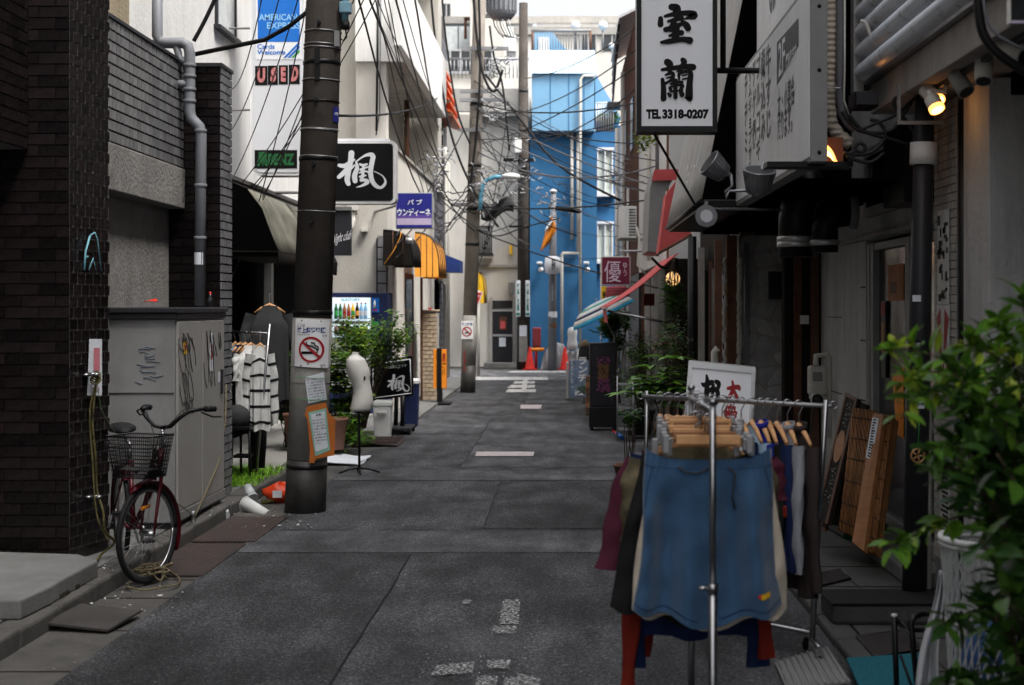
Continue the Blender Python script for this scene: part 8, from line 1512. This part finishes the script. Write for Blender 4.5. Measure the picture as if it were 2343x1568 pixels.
# mesh basket
t = thing('mesh_basket', 'tall white plastic mesh basket at the bottom right behind the leaves', 'basket', (1.62, 5.6, .05)); cb = Vector((1.635, 5.6, .05)); Hb = .80
def bk_(a, h): r_ = .19 + .05 * h / Hb; return cb + Vector((r_ * math.cos(a), r_ * math.sin(a), h))
m = MB(); NB = 46
for i in range(NB):
    a = 2 * PI * i / NB; m.tube([bk_(a, .03), bk_(a, Hb - .03)], .003, 4, cap=False); m.tube([bk_(a + 1.4 * k / 8, .03 + (Hb - .06) * k / 8) for k in range(9)], .0032, 4, cap=False)
m.build('mesh_side', 'plastic_white', t)
for h, r_ in ((.03, .008), (.25, .005), (.5, .005), (Hb - .02, .012), (Hb, .014)): tb(t, 'hoop', 'plastic_white', [bk_(2 * PI * i / 40, h) for i in range(41)], r_, 6)
MB().lathe([(0, 0), (.19, 0), (.2, .03)], cb, 30).build('base', 'plastic_white', t); MB().lathe([(0, .02), (.16, .03), (.17, .35), (.12, .5), (0, .52)], cb, 16).build('blue_bundle', M('dull_blue', (.04, .10, .25), b=0, v=.4), t)
t = thing('plastic_bag', 'long white plastic bag hanging beside the mesh basket', 'bag', P(2135, 1500, 6.0)); MB().grid(lambda u, v: P(2152 - 34 * v + (4 + 24 * v) * (u - .5) * 2 + 4 * math.sin(7 * v), 1305 + 270 * v, 6.0 + .04 * math.sin(9 * u + 3 * v) + .05 * math.sin(PI * u)), 16, 20).build('film', M('film', (.55, .56, .58), r=.35, b=.3, bs=20), t, solid=.003)
# ------------------------------------------------------------------ plants
LEAF = {}
def leafgeo(L, W, fold=.25, n=4, droop=.3):
    vs, fs = [], []
    for i in range(n + 1):
        s = i / n; w_ = W * .5 * math.sin(PI * min(1, s * .93 + .05)) ** .75 * (1 - .25 * s); z = -droop * L * s * s
        vs += [(-w_, L * s, z + fold * w_), (0, L * s, z), (w_, L * s, z + fold * w_)]
    for i in range(n):
        a = 3 * i; fs += [(a, a + 1, a + 4, a + 3), (a + 1, a + 2, a + 5, a + 4)]
    return [Vector(v) for v in vs], fs
def leafmesh(mat, L, W, dr=.3):
    k = (mat, L, W, dr)
    if k not in LEAF:
        vs, fs = leafgeo(L, W, droop=dr); me = bpy.data.meshes.new('leaf'); me.from_pydata(vs, [], fs); me.polygons.foreach_set('use_smooth', [True] * len(fs)); me.materials.append(MATS[mat]); LEAF[k] = me
    return LEAF[k]
def orient(d, roll):
    d = d.normalized(); q = d.to_track_quat('Y', 'Z'); return q @ Matrix.Rotation(roll, 3, 'Y').to_quaternion()
def plant(label, loc, branches, leafs, cat='plant', name='shrub', indiv=120, stem='bark', group=None, stem_r=.006, pot=None):
    """branches: polylines; leafs: list of (pos, dir, roll, scale, mat)"""
    t = thing(name, label, cat, loc, group=group)
    m = MB()
    for br in branches: m.tube(br, [stem_r * (1 - .7 * i / len(br)) for i in range(len(br))], 5)
    m.build('stems', stem, t)
    leafs.sort(key=lambda l: l[0].y / l[3]); rest = {}
    for i, (p_, d, roll, s_, (mt_, L, W)) in enumerate(leafs):
        q = orient(d, roll)
        if i < indiv:
            o = bpy.data.objects.new('leaf', leafmesh(mt_, L, W)); o.location = p_ - Vector(loc); o.rotation_mode = 'QUATERNION'; o.rotation_quaternion = q; o.scale = (s_,) * 3; o.parent = t; COL.objects.link(o)
        else:
            vs, fs = leafgeo(L * s_, W * s_, n=2 if L * s_ / p_.y < .008 else 3); rest.setdefault(mt_, MB()).add([q @ v + p_ for v in vs], fs, True)
    for mt_, mb in rest.items(): mb.build('foliage', mt_, t, kind='stuff')
    return t
def rdir(up_=.3): a = R.uniform(0, 2 * PI); return Vector((math.cos(a), math.sin(a), R.uniform(-.5, 1) * .8 + up_)).normalized()
def bush(label, c, rad, n, kinds, base, indiv=60, clumps=14, name='shrub', whorl=0, up_=.2, cat='plant', pot=None):
    """leaf clumps spread through an uneven volume, on stems that rise from the base"""
    c, base = Vector(c), Vector(base); brs, lf = [], []
    for k in range(clumps):
        d = Vector((R.gauss(0, .5), R.gauss(0, .5), R.gauss(0, .5)));
        if d.length > 1.1: d = d.normalized() * R.uniform(.7, 1.1)
        cc = c + Vector((d.x * rad[0], d.y * rad[1], d.z * rad[2])); md_ = base.lerp(cc, .5) + Vector((R.uniform(-.05, .05), R.uniform(-.05, .05), .05)); brs.append([base + Vector((R.uniform(-.04, .04), R.uniform(-.04, .04), 0)), md_, cc]); cr = R.uniform(.18, .36) * min(rad)
        for j in range(n // clumps):
            kind = R.choice(kinds)
            if whorl and j % whorl == 0: wc = cc + Vector((R.gauss(0, cr), R.gauss(0, cr), R.gauss(0, cr))); wa = R.uniform(0, 6)
            if whorl: a = wa + 2 * PI * (j % whorl) / whorl; dd = Vector((math.cos(a), math.sin(a), .25)); lf.append((wc, dd, R.uniform(-.2, .2), R.uniform(.75, 1.2), kind))
            else: lf.append((cc + Vector((R.gauss(0, cr), R.gauss(0, cr), R.gauss(0, cr))), rdir(up_), R.uniform(-.6, .6), R.uniform(.6, 1.25), kind))
    return plant(label, tuple(base), brs, lf, cat, name, indiv)
def pot(label, x, y, r, h, mt_='terracotta', z0=.05): t = thing('plant_pot', label, 'pot', (x, y, z0)); MB().lathe([(0, 0), (r * .75, 0), (r, h * .9), (r * 1.08, h * .9), (r * 1.08, h), (r * .92, h), (r * .9, h * .88), (0, h * .88)], (x, y, z0), 20).build('body', mt_, t); MB().lathe([(0, h * .885), (r * .89, h * .885)], (x, y, z0), 16).build('earth', 'soil', t); return t
# left: shrubs around the pole and before the vending machine
Ys_ = 17.8; GLM = ('leaf_mid', .13, .062); GLD = ('leaf_dark', .13, .062)
bush('glossy broad-leaved umbrella plant beside the mannequin behind the near pole', P(775, 890, Ys_), (.30, .3, .48), 1700, (GLM, GLM, GLD, ('leaf_bright', .13, .06), ('leaf_yellow', .12, .05)), (X(775, Ys_), Ys_, .15), 160, 26, whorl=7)
bush('dark climbing shrub in the shop doorway between the hanging clothes and the pole', P(655, 900, 17.2), (.13, .25, .5), 600, (GLD, GLM, ('leaf_mid', .08, .04)), (X(655, 17.2), 17.2, .12), 60, 16)
bush('rounded fine-leaved azalea shrub hiding the foot of the vending machine', P(826, 795, 19.6), (.60, .4, .28), 5600, (('leaf_mid', .055, .036), ('leaf_mid', .055, .036), ('leaf_yellow', .05, .032), ('leaf_bright', .055, .034), ('leaf_dark', .055, .038)), (X(830, 19.6), 19.6, .15), 120, 46)
Yb_ = 19.4; br = []; lf = []
for tip, mid in (((945, 745), (905, 775)), ((895, 715), (890, 760)), ((955, 760), (920, 790)), ((880, 735), (870, 770)), ((912, 722), (898, 750))):
    p0, p1, p2 = P(880, 830, Yb_), P(*mid, Yb_), P(*tip, Yb_ - .1); br.append([p0, p1, p2])
    for k in range(34): v = R.uniform(.45, 1.03); q = p1.lerp(p2, (v - .45) / .55); lf.append((q + Vector((R.gauss(0, .02), R.gauss(0, .02), R.gauss(0, .02))), rdir(.3), R.uniform(-.5, .5), R.uniform(.7, 1.2), (R.choice(('leaf_bright', 'leaf_mid')), .075, .032)))
plant('wispy light green branches reaching up above the black wheeled sign', tuple(P(880, 850, Yb_)), br, lf, indiv=100)
bush('bright green trailing plant at the foot of the mannequin', P(815, 985, 17.4), (.16, .2, .26), 500, (('leaf_bright', .07, .03), ('leaf_mid', .07, .03)), (X(812, 17.4), 17.4, .1), 60, 12)
for px, Y, r_, mt_ in ((778, 18.2, .16, 'pipe_white'), (690, 17.0, .2, 'terracotta'), (760, 17.2, .17, 'terracotta'), (800, 18.6, .14, 'metal_dark')):
    pot({778: 'large pale jar pot behind the taped notice', 690: 'orange brown pot in the shop front left of the pole', 760: 'terracotta pot just right of the near pole', 800: 'dark pot beside the mannequin stand'}[px], X(px, Y), Y, r_, r_ * 2.1, mt_, .1)
# right middle greenery
bush('bushy dark green shrub behind the light box sign', P(1462, 850, 20.2), (.24, .5, .52), 3200, (('leaf_dark', .05, .022), ('leaf_mid', .05, .022), ('leaf_dark', .045, .02)), (X(1465, 20.2), 20.2, .1), 60, 40)
bush('light green broad-leaved plant left of the tavern sign', P(1512, 868, 13.6), (.20, .25, .20), 230, (('leaf_bright', .19, .085), ('leaf_bright', .18, .08), ('leaf_mid', .18, .085)), (X(1520, 13.6), 13.6, .3), 150, 14, whorl=6)
bush('reddish green shrub between the umbrella plant and the dark pipe', P(1535, 810, 16.5), (.18, .4, .35), 900, (('leaf_mid', .06, .025), ('leaf_dark', .06, .025), ('wood_rust', .05, .02)), (X(1540, 16.5), 16.5, .1), 60, 20)
bush('dark climbing leaves under the parasol and red awning', P(1408, 735, 25.5), (.24, .3, .45), 1400, (('leaf_dark', .11, .05), ('leaf_mid', .11, .05)), (X(1415, 25.5), 25.5, .1), 80, 22)
bush('trailing leaves hanging round the glowing wall lamp', P(1535, 700, 18.2), (.13, .2, .45), 420, (('leaf_mid', .09, .035), ('leaf_dark', .09, .035)), (X(1545, 18.2), 18.2, 2.3), 60, 12)
bush('small agave-like plant spilling over beside the blue standing board', P(1333, 890, 25.5), (.14, .14, .12), 60, (('leaf_mid', .22, .03), ('leaf_dark', .22, .03)), (X(1338, 25.5), 25.5, .1), 40, 4)
bush('low green plant on the blue building balcony shelf', P(1384, 275, 41.9), (.4, .2, .25), 500, (('leaf_bright', .12, .06), ('leaf_mid', .12, .06)), P(1384, 296, 41.9), 40, 10)
bush('yellow green leaves hanging below the kanji sign', P(1478, 325, 20), (.14, .2, .12), 120, (('leaf_yellow', .09, .04), ('leaf_mid', .09, .04)), P(1490, 300, 20), 40, 6)
bush('small potted plant before the tavern sign', P(1440, 955, 14.5), (.14, .14, .08), 160, (('leaf_dark', .07, .03), ('leaf_mid', .06, .03)), (X(1440, 14.5), 14.5, .15), 40, 8)
for px, Y, r_, lb in ((1440, 14.6, .15, 'low clay pot on the ground right of the light box sign'), (1462, 19.8, .2, 'black pot under the dark bushy shrub'), (1520, 13.7, .18, 'dark pot under the light green broad-leaved plant')): pot(lb, X(px, Y), Y, r_, .2 if r_ < .17 else .32, 'metal_dark' if r_ > .16 else 'terracotta', .05 if px > 1450 else 0)
t = thing('wire_plant_rack', 'chrome wire shelf behind the light box among the plants', 'rack', (X(1430, 19.2), 19.2, 0)); 
for a in (1412, 1448): 
    for yy in (19.2, 19.5): tb(t, 'upright', 'steel_dull', [(X(a, yy), yy, .02), (X(a, yy), yy, Z(860, yy))], .012, 6)
for z_ in (.15, .42, .72): bx(t, 'shelf', 'steel_dull', X(1412, 19.2), X(1448, 19.2), 19.2, 19.5, z_, z_ + .02)
t = thing('blue_orange_brush', 'small blue and orange plastic brush lying beside the light box', 'brush', P(1420, 980, 19.5)); Yq = 20.4; tb(t, 'handle', 'red_plastic', [(X(1402, Yq), Yq, .05), (X(1412, Yq - .4), Yq - .4, .04)], .015, 8); tb(t, 'head', 'amex_blue', [(X(1412, Yq - .4), Yq - .4, .04), (X(1424, Yq - .9), Yq - .9, .03)], .03, 8)
# large leafy plant in the near right corner
Yp = 4.7; brs = []; lf = []; base = Vector((1.55, 4.75, .05))
K1, K2, K3, K4 = ('leaf_bright', .078, .038), ('leaf_mid', .082, .040), ('leaf_dark', .088, .044), ('leaf_yellow', .070, .030)
def limb(pts, Y0, Y1, n, kinds, sc_=1., spread=.022, root=True):
    V_ = [P(a, b_, Y0 + (Y1 - Y0) * i / (len(pts) - 1)) for i, (a, b_) in enumerate(pts)]; brs.append(([base + Vector((R.uniform(-.08, .08), R.uniform(-.08, .08), 0))] if root else []) + V_)
    for k in range(n):
        s = R.random() ** .8; i = min(len(V_) - 2, int(s * (len(V_) - 1))); f = s * (len(V_) - 1) - i; q = V_[i].lerp(V_[i + 1], f); tg_ = (V_[i + 1] - V_[i]).normalized()
        side = Vector((R.uniform(-1, 1), R.uniform(-1, .4), R.uniform(-.5, .9))).normalized(); lf.append((q + side * R.uniform(0, spread), (tg_ * .7 + side).normalized(), R.uniform(-.7, .7), R.uniform(.7, 1.15) * sc_, R.choice(kinds)))
limb(((2330, 860), (2240, 870), (2160, 820), (2080, 800), (2010, 800)), 4.7, 4.5, 46, (K1, K1, K4, K2)); limb(((2300, 850), (2220, 880), (2140, 850), (2090, 870), (2055, 880)), 4.9, 4.6, 40, (K1, K2, K4))
limb(((2280, 900), (2180, 900), (2120, 890), (2080, 920), (2060, 960)), 4.8, 4.5, 34, (K1, K4, K2)); limb(((2342, 800), (2310, 770), (2280, 745), (2262, 725)), 4.5, 4.4, 26, (K1, K1, K2)); limb(((2350, 740), (2340, 700), (2338, 670)), 4.4, 4.3, 20, (K1, K2)); limb(((2342, 860), (2270, 810), (2210, 790)), 4.6, 4.5, 30, (K1, K2, K4))
limb(((2300, 1200), (2200, 1180), (2130, 1200), (2080, 1230), (2035, 1255)), 4.8, 4.5, 44, (K2, K2, K4, K1)); limb(((2280, 1130), (2190, 1110), (2150, 1080), (2130, 1070)), 4.8, 4.6, 34, (K2, K3, K1)); limb(((2320, 1010), (2230, 1010), (2170, 1020), (2130, 1030)), 4.7, 4.4, 34, (K2, K3, K2)); limb(((2320, 1370), (2220, 1400), (2150, 1430)), 4.8, 4.6, 22, (K2, K3)); limb(((2300, 1530), (2200, 1550), (2140, 1580)), 4.8, 4.6, 24, (K2, K3))
for k in range(92):
    px, py = R.uniform(2185, 2420), R.uniform(850, 1640); 
    if px < 2275 and 1220 < py < 1600: continue
    px2, py2 = px + R.uniform(-60, 30), py - R.uniform(20, 90); dd = R.uniform(-.5, .45); limb(((px + 40, py + 60), (px, py), (px2, py2)), 4.75 + dd, 4.65 + dd, 22, (K2, K3, K3, K2) if py > 1000 else (K1, K2, K2, K3), 1.0, .04, k % 4 == 0)
for k in range(8):
    px, py = R.uniform(2230, 2400), R.uniform(1050, 1600); limb(((px + 30, py + 50), (px, py), (px - 20, py - 30)), 4.0, 3.9, 7, (('leaf_mid', .095, .055), ('leaf_dark', .1, .06)), 1., .03, False)
plant('big leafy shrub spreading in from the lower right corner over the basket', tuple(base), brs, lf, indiv=300, stem_r=.005)
pot('large dark planter under the corner shrub at the right edge', 1.62, 4.6, .2, .3, 'metal_dark')
# ------------------------------------------------------------------ overhead wires
def wire(a, b_, d, r=.012, mt_='cable', wob=0., lb=None, grp=None, n=16):
    o = MB().tube(sag(a, b_, d, n, wob), r, 5).build('overhead_wire', mt_, None); return tag(o, lb, 'wire', grp)
def PP(px, py, Y): return P(px, py, Y)
pA = lambda py: PP(742 + 30, py, 12.7); pB = lambda py, dx=0: PP(1088 + dx, py, 30.4); pC = lambda py, dx=0: PP(1197 + dx, py, 41.8)
G1 = 'thin wires fanning from the near pole up to the left'
for i, (a, b_) in enumerate((((820, -20), (525, 452)), ((860, -60), (527, 500)), ((800, -20), (527, 560)), ((690, -30), (526, 420)), ((770, 5), (527, 600)), ((905, -90), (526, 475)), ((640, -10), (528, 300)), ((600, -10), (528, 205)), ((700, 20), (528, 640)))):
    wire(PP(a[0], a[1], 13.6), PP(b_[0], b_[1], 17.4), .15 + .05 * (i % 3), .006, lb='thin black wire slanting down from the top past the used sign to the white wall', grp=G1)
tb(thing('cable_sleeve', 'thick black sleeved cable rising from left to the top of the near pole', 'cable', P(600, 100, 12.9)), 'sleeve', 'cable', [P(440, 126, 13.), P(605, 92, 12.9), P(660, 62, 12.8), P(700, 30, 12.7)], .02, 8)
cable('thick black cable running from the downpipe up out of the picture', q_(13.0, (443, 95), (470, 45), (498, -15)), .018)
G2 = 'twisted cables from the near pole to the balcony bracket'
for i, (a, b_, d) in enumerate((((830, -40), (1052, 560 - 110), .2), ((845, -40), (1010, 300), .1), ((870, -40), (1000, 420), .3), ((895, -40), (1003, 360), .05), ((835, -30), (970, 255), .1), ((880, -40), (1015, 560), .25), ((815, -20), (1010, 500), .5), ((850, -40), (1005, 530), .3), ((905, -60), (1000, 250), .1), ((940, -60), (1003, 300), .1))):
    wire(PP(a[0], a[1], 14.5), PP(b_[0], b_[1], 29.), d, .006 if i % 3 else .011, wob=.004, lb='twisted cable sloping across the beige building towards the second pole', grp=G2)
G3 = 'heavy twisted cables hanging near the second pole'
for i, (pts, r) in enumerate(((((985, -20), (998, 110), (1030, 300), (1080, 430), (1140, 520)), .035), (((1010, -20), (1020, 90), (1045, 250), (1075, 330)), .03), (((1095, -20), (1098, 150), (1090, 300), (1075, 430)), .035), (((1120, 60), (1130, 130), (1150, 200), (1165, 345)), .03), (((1082, -20), (1090, 80), (1105, 170), (1130, 210), (1150, 160)), .04), (((1110, 170), (1180, 260), (1280, 380), (1420, 460)), .035), (((1000, 450), (1060, 500), (1130, 540), (1200, 520), (1280, 500)), .02), (((1085, 440), (1130, 480), (1175, 470), (1240, 510), (1320, 540)), .02))):
    cable(('heavy cable falling from the top along the beige building to the wire tangle', 'heavy cable just left of the second pole curving inwards', 'thick cable running down the left side of the second pole', 'thick cable dropping from the transformer to the third pole', 'looping thick cable between the pole top and its white insulators', 'long heavy cable crossing the blue wall down to the right houses', 'low cable sagging left to right under the street lamp arm', 'slack cable drooping before the blue building below the tangle')[i], q_(30.2 if i not in (5,) else 30.8, *pts), r * .75, group=G3)
G4 = 'wires crossing in front of the blue building'
R4 = random.Random(5)
for i in range(18):
    y0_ = R4.uniform(170, 560); y1_ = y0_ + R4.uniform(-90, 200); Ye = R4.choice((24., 28., 33.)); xr = VX + F * 1.48 / Ye
    wire(pB(y0_, R4.uniform(-6, 6)), PP(xr, y1_ if y1_ > 60 else 60, Ye), R4.uniform(.05, .5), R4.choice((.006, .008, .009, .014)), R4.choice(('cable', 'cable_grey', 'cable_grey')), .006, 'thin dark wire strung between the second pole and the right-hand houses', G4)
for i in range(12):
    y0_ = R4.uniform(200, 540); wire(pB(y0_), pC(R4.uniform(330, 560)), R4.uniform(.1, .4), R4.choice((.008, .012)), 'cable', .01, 'dark wire from the second pole to the third pole', 'wires between the second and third poles')
for i in range(9):
    y0_ = R4.uniform(330, 640); wire(PP(1002, R4.uniform(380, 560), 29.5), pB(y0_ * .5 + 220), R4.uniform(.02, .2), .012, 'cable', .02, 'dark wire from the beige building to the second pole', 'wires from the beige building to the second pole')
for i, (a, b_) in enumerate((((1460, 60), (1200, 180)), ((1460, 150), (1100, 330)), ((1460, 110), (1180, 260)), ((1460, 200), (1215, 330)), ((1470, 330), (1100, 250)))): wire(PP(a[0], a[1], 29), PP(b_[0], b_[1], 40), .2, .014, lb=('thin wire rising to the right across the skyline above the blue roof', 'second wire rising right across the pale blue roof', 'third wire rising right just below the skyline', 'wire sloping over the blue upper box', 'wire falling to the right over the blue wall')[i])
for i, (a, b_, Y0, Y1) in enumerate((((771, 265), (1000, 225), 12.8, 29), ((908, 560), (1002, 430), 22.4, 29), ((905, 590), (1003, 480), 22.4, 29), ((906, 540), (1060, 300), 22.3, 30))): wire(PP(*a, Y0), PP(*b_, Y1), .1, .012, lb=('single wire from the near pole across the beige wall to the junction', 'wire rising from the blue sign to the junction', 'lower wire rising from beside the blue sign', 'steep wire rising from the black sign corner')[i])
for i in range(3): wire(PP(1160 + 12 * i, 270 + 40 * i, 41.5), PP(1110 - 10 * i, 560 + 30 * i, 43.9), .1, .012, lb='wire slanting down over the cream building wall', grp='wires down the cream wall')
# insulators, clamps and coils clustered on the poles and junctions
def hardware(label, cx_, cy_, Y, w_, h_, n, seed):
    rs = random.Random(seed); t = thing('line_hardware', label, 'insulators', P(cx_, cy_, Y)); m = MB(); k = MB()
    for i in range(n):
        n_c = 0; c = P(cx_ + rs.gauss(0, w_ * .8), cy_ + rs.gauss(0, h_), Y + rs.uniform(-.2, .2)); d = Vector((rs.uniform(-1, 1), rs.uniform(-.3, .3), rs.uniform(-.6, .6))).normalized()
        if i % 3: m.tube([c - d * .06, c - d * .02, c + d * .02, c + d * .07], [.013, .02, .014, .008], 8)
        else: k.tube(arc(c, rs.uniform(.06, .14), rs.uniform(0, 3), rs.uniform(4, 7), 10, Vector((1, 0, 0)), Vector((0, .3, .9)).normalized()), .006, 5)
    m.build('insulators', 'insulator', t, kind='stuff'); k.build('wire_loops', 'cable', t, kind='stuff')
hardware('cluster of white insulators on the twisted cables by the balcony end', 1000, 385, 29, 16, 22, 42, 1); hardware('cluster of insulators and loops on the second pole top arm', 1135, 150, 30.2, 16, 16, 30, 3); hardware('white insulators on the second pole middle arm', 1120, 255, 30.2, 20, 18, 34, 4)
hardware('tangle of clamps where cables meet the second pole', 1110, 420, 30.2, 30, 26, 54, 5); hardware('cable clamps on the third pole above the streetlamp', 1195, 400, 41.6, 18, 30, 36, 6); hardware('clamps strung in front of the blue building', 1270, 470, 36, 50, 26, 40, 7); hardware('pale clamps on the right side wires by the brown house', 1415, 400, 33, 14, 60, 22, 8)
t = thing('cable_closure', 'black cable splice case strung before the blue building', 'cable case', P(1305, 480, 34)); tb(t, 'case', 'cable', [P(1270, 476, 34), P(1325, 484, 34)], .05, 10); tb(t, 'end_cap', 'metal_dark', [P(1325, 484, 34), P(1329, 485, 34)], .035, 8)
t = thing('net_bundle', 'dark netting bundle tangled on the wires by the second pole', 'net', P(1165, 460, 30)); MB().grid(lambda u, v: P(1100 + 75 * u, 468 + 34 * v + 8 * math.sin(6 * u) - 14 * u, 30.6 + .1 * math.sin(9 * u + 5 * v)), 12, 6).build('net', M('net', (.03, .03, .032), v=.5, b=.6, bs=60), t, solid=.01)
t = thing('street_lamp', 'pale blue curved street lamp arm with a white head on the second pole', 'street lamp', P(1100, 480, 30.3)); M('lamp_blue', (.10, .30, .42), r=.45, b=0)
tb(t, 'arm', 'lamp_blue', [P(1099, 480, 30.2), P(1099, 455, 30.2), P(1102, 430, 30.2), P(1112, 414, 30.2), P(1130, 406, 30.2), P(1150, 404, 30.2)], .045, 10); MB().grid(lambda u, v: P(1148 + 46 * v, 404, 30.2) + Vector((0, .13 * math.sin(PI * min(1, v + .12)) * math.cos(2 * PI * u), .07 * math.sin(PI * min(1, v * .95 + .08)) ** .6 * math.sin(2 * PI * u))), 16, 10, closeu=True).build('head', 'plastic_white', t); MB().grid(lambda u, v: P(1170, 411, 30.2) + Vector((.11 * math.cos(2 * PI * u) * math.cos(v * PI / 2), .09 * math.sin(2 * PI * u) * math.cos(v * PI / 2), -.07 * math.sin(v * PI / 2))), 14, 5, closeu=True).build('lens', 'window_light', t)
# individual labels for wires that only their place tells apart
ORD = ['topmost', 'second highest', 'third highest', 'fourth highest', 'fifth highest', 'sixth highest', 'seventh highest', 'eighth highest', 'ninth highest', 'tenth highest', 'eleventh highest', 'twelfth highest'] + [w_ + ' highest' for w_ in 'thirteenth fourteenth fifteenth sixteenth seventeenth eighteenth nineteenth twentieth twenty-first twenty-second twenty-third twenty-fourth'.split()]
bpy.context.view_layer.update()
for g_, words, key in ((G4, 'of the thin wires reaching the right-hand houses before the blue wall', 'x'), (G2, 'of the twisted cables where they leave the beige balcony end', 'y'), (G1, 'of the thin wires fanning down to the white wall by the used sign', 'y'),
                       ('wires between the second and third poles', 'of the dark wires joining the second and third poles', 'y'), ('wires from the beige building to the second pole', 'of the wires from the beige building to the second pole', 'z')):
    os_ = [o for o in COL.objects if o.get('group') == g_]
    def end(o):
        v_ = [o.matrix_world @ q.co for q in o.data.vertices]; m_ = max(v_, key=lambda q: q.x if key == 'x' else q.y); return -(m_.z - CH) / m_.y if key != 'z' else -max(q.z for q in v_)
    for i, o in enumerate(sorted(os_, key=end)): o['label'] = ORD[min(i, 23)] + ' ' + words
hs_ = sorted([o for o in COL.objects if o.get('group') == 'wooden clip hangers on the foreground rail'], key=lambda o: o.location.y)
for o, s_ in zip(hs_, ('nearest', 'second nearest', 'third nearest', 'fourth nearest', 'second farthest', 'farthest')): o['label'] = s_ + ' of the bare wooden clip hangers bunched on the foreground rail'

for g_, key_, what in (('wooden hangers along the rear rail', lambda o: o.location.x, 'of the bare wooden hanger tips along the rear rail, counted from its left post'), ('wires down the cream wall', lambda o: -(o.matrix_world @ o.data.vertices[0].co).z, 'of the wires slanting down the cream end wall')):
    for i, o in enumerate(sorted([o for o in COL.objects if o.get('group') == g_], key=key_)): o['label'] = (['first', 'second', 'third', 'fourth', 'fifth', 'sixth', 'seventh', 'eighth', 'ninth'] if 'rear' in g_ else ['highest', 'middle', 'lowest'])[i] + ' ' + what
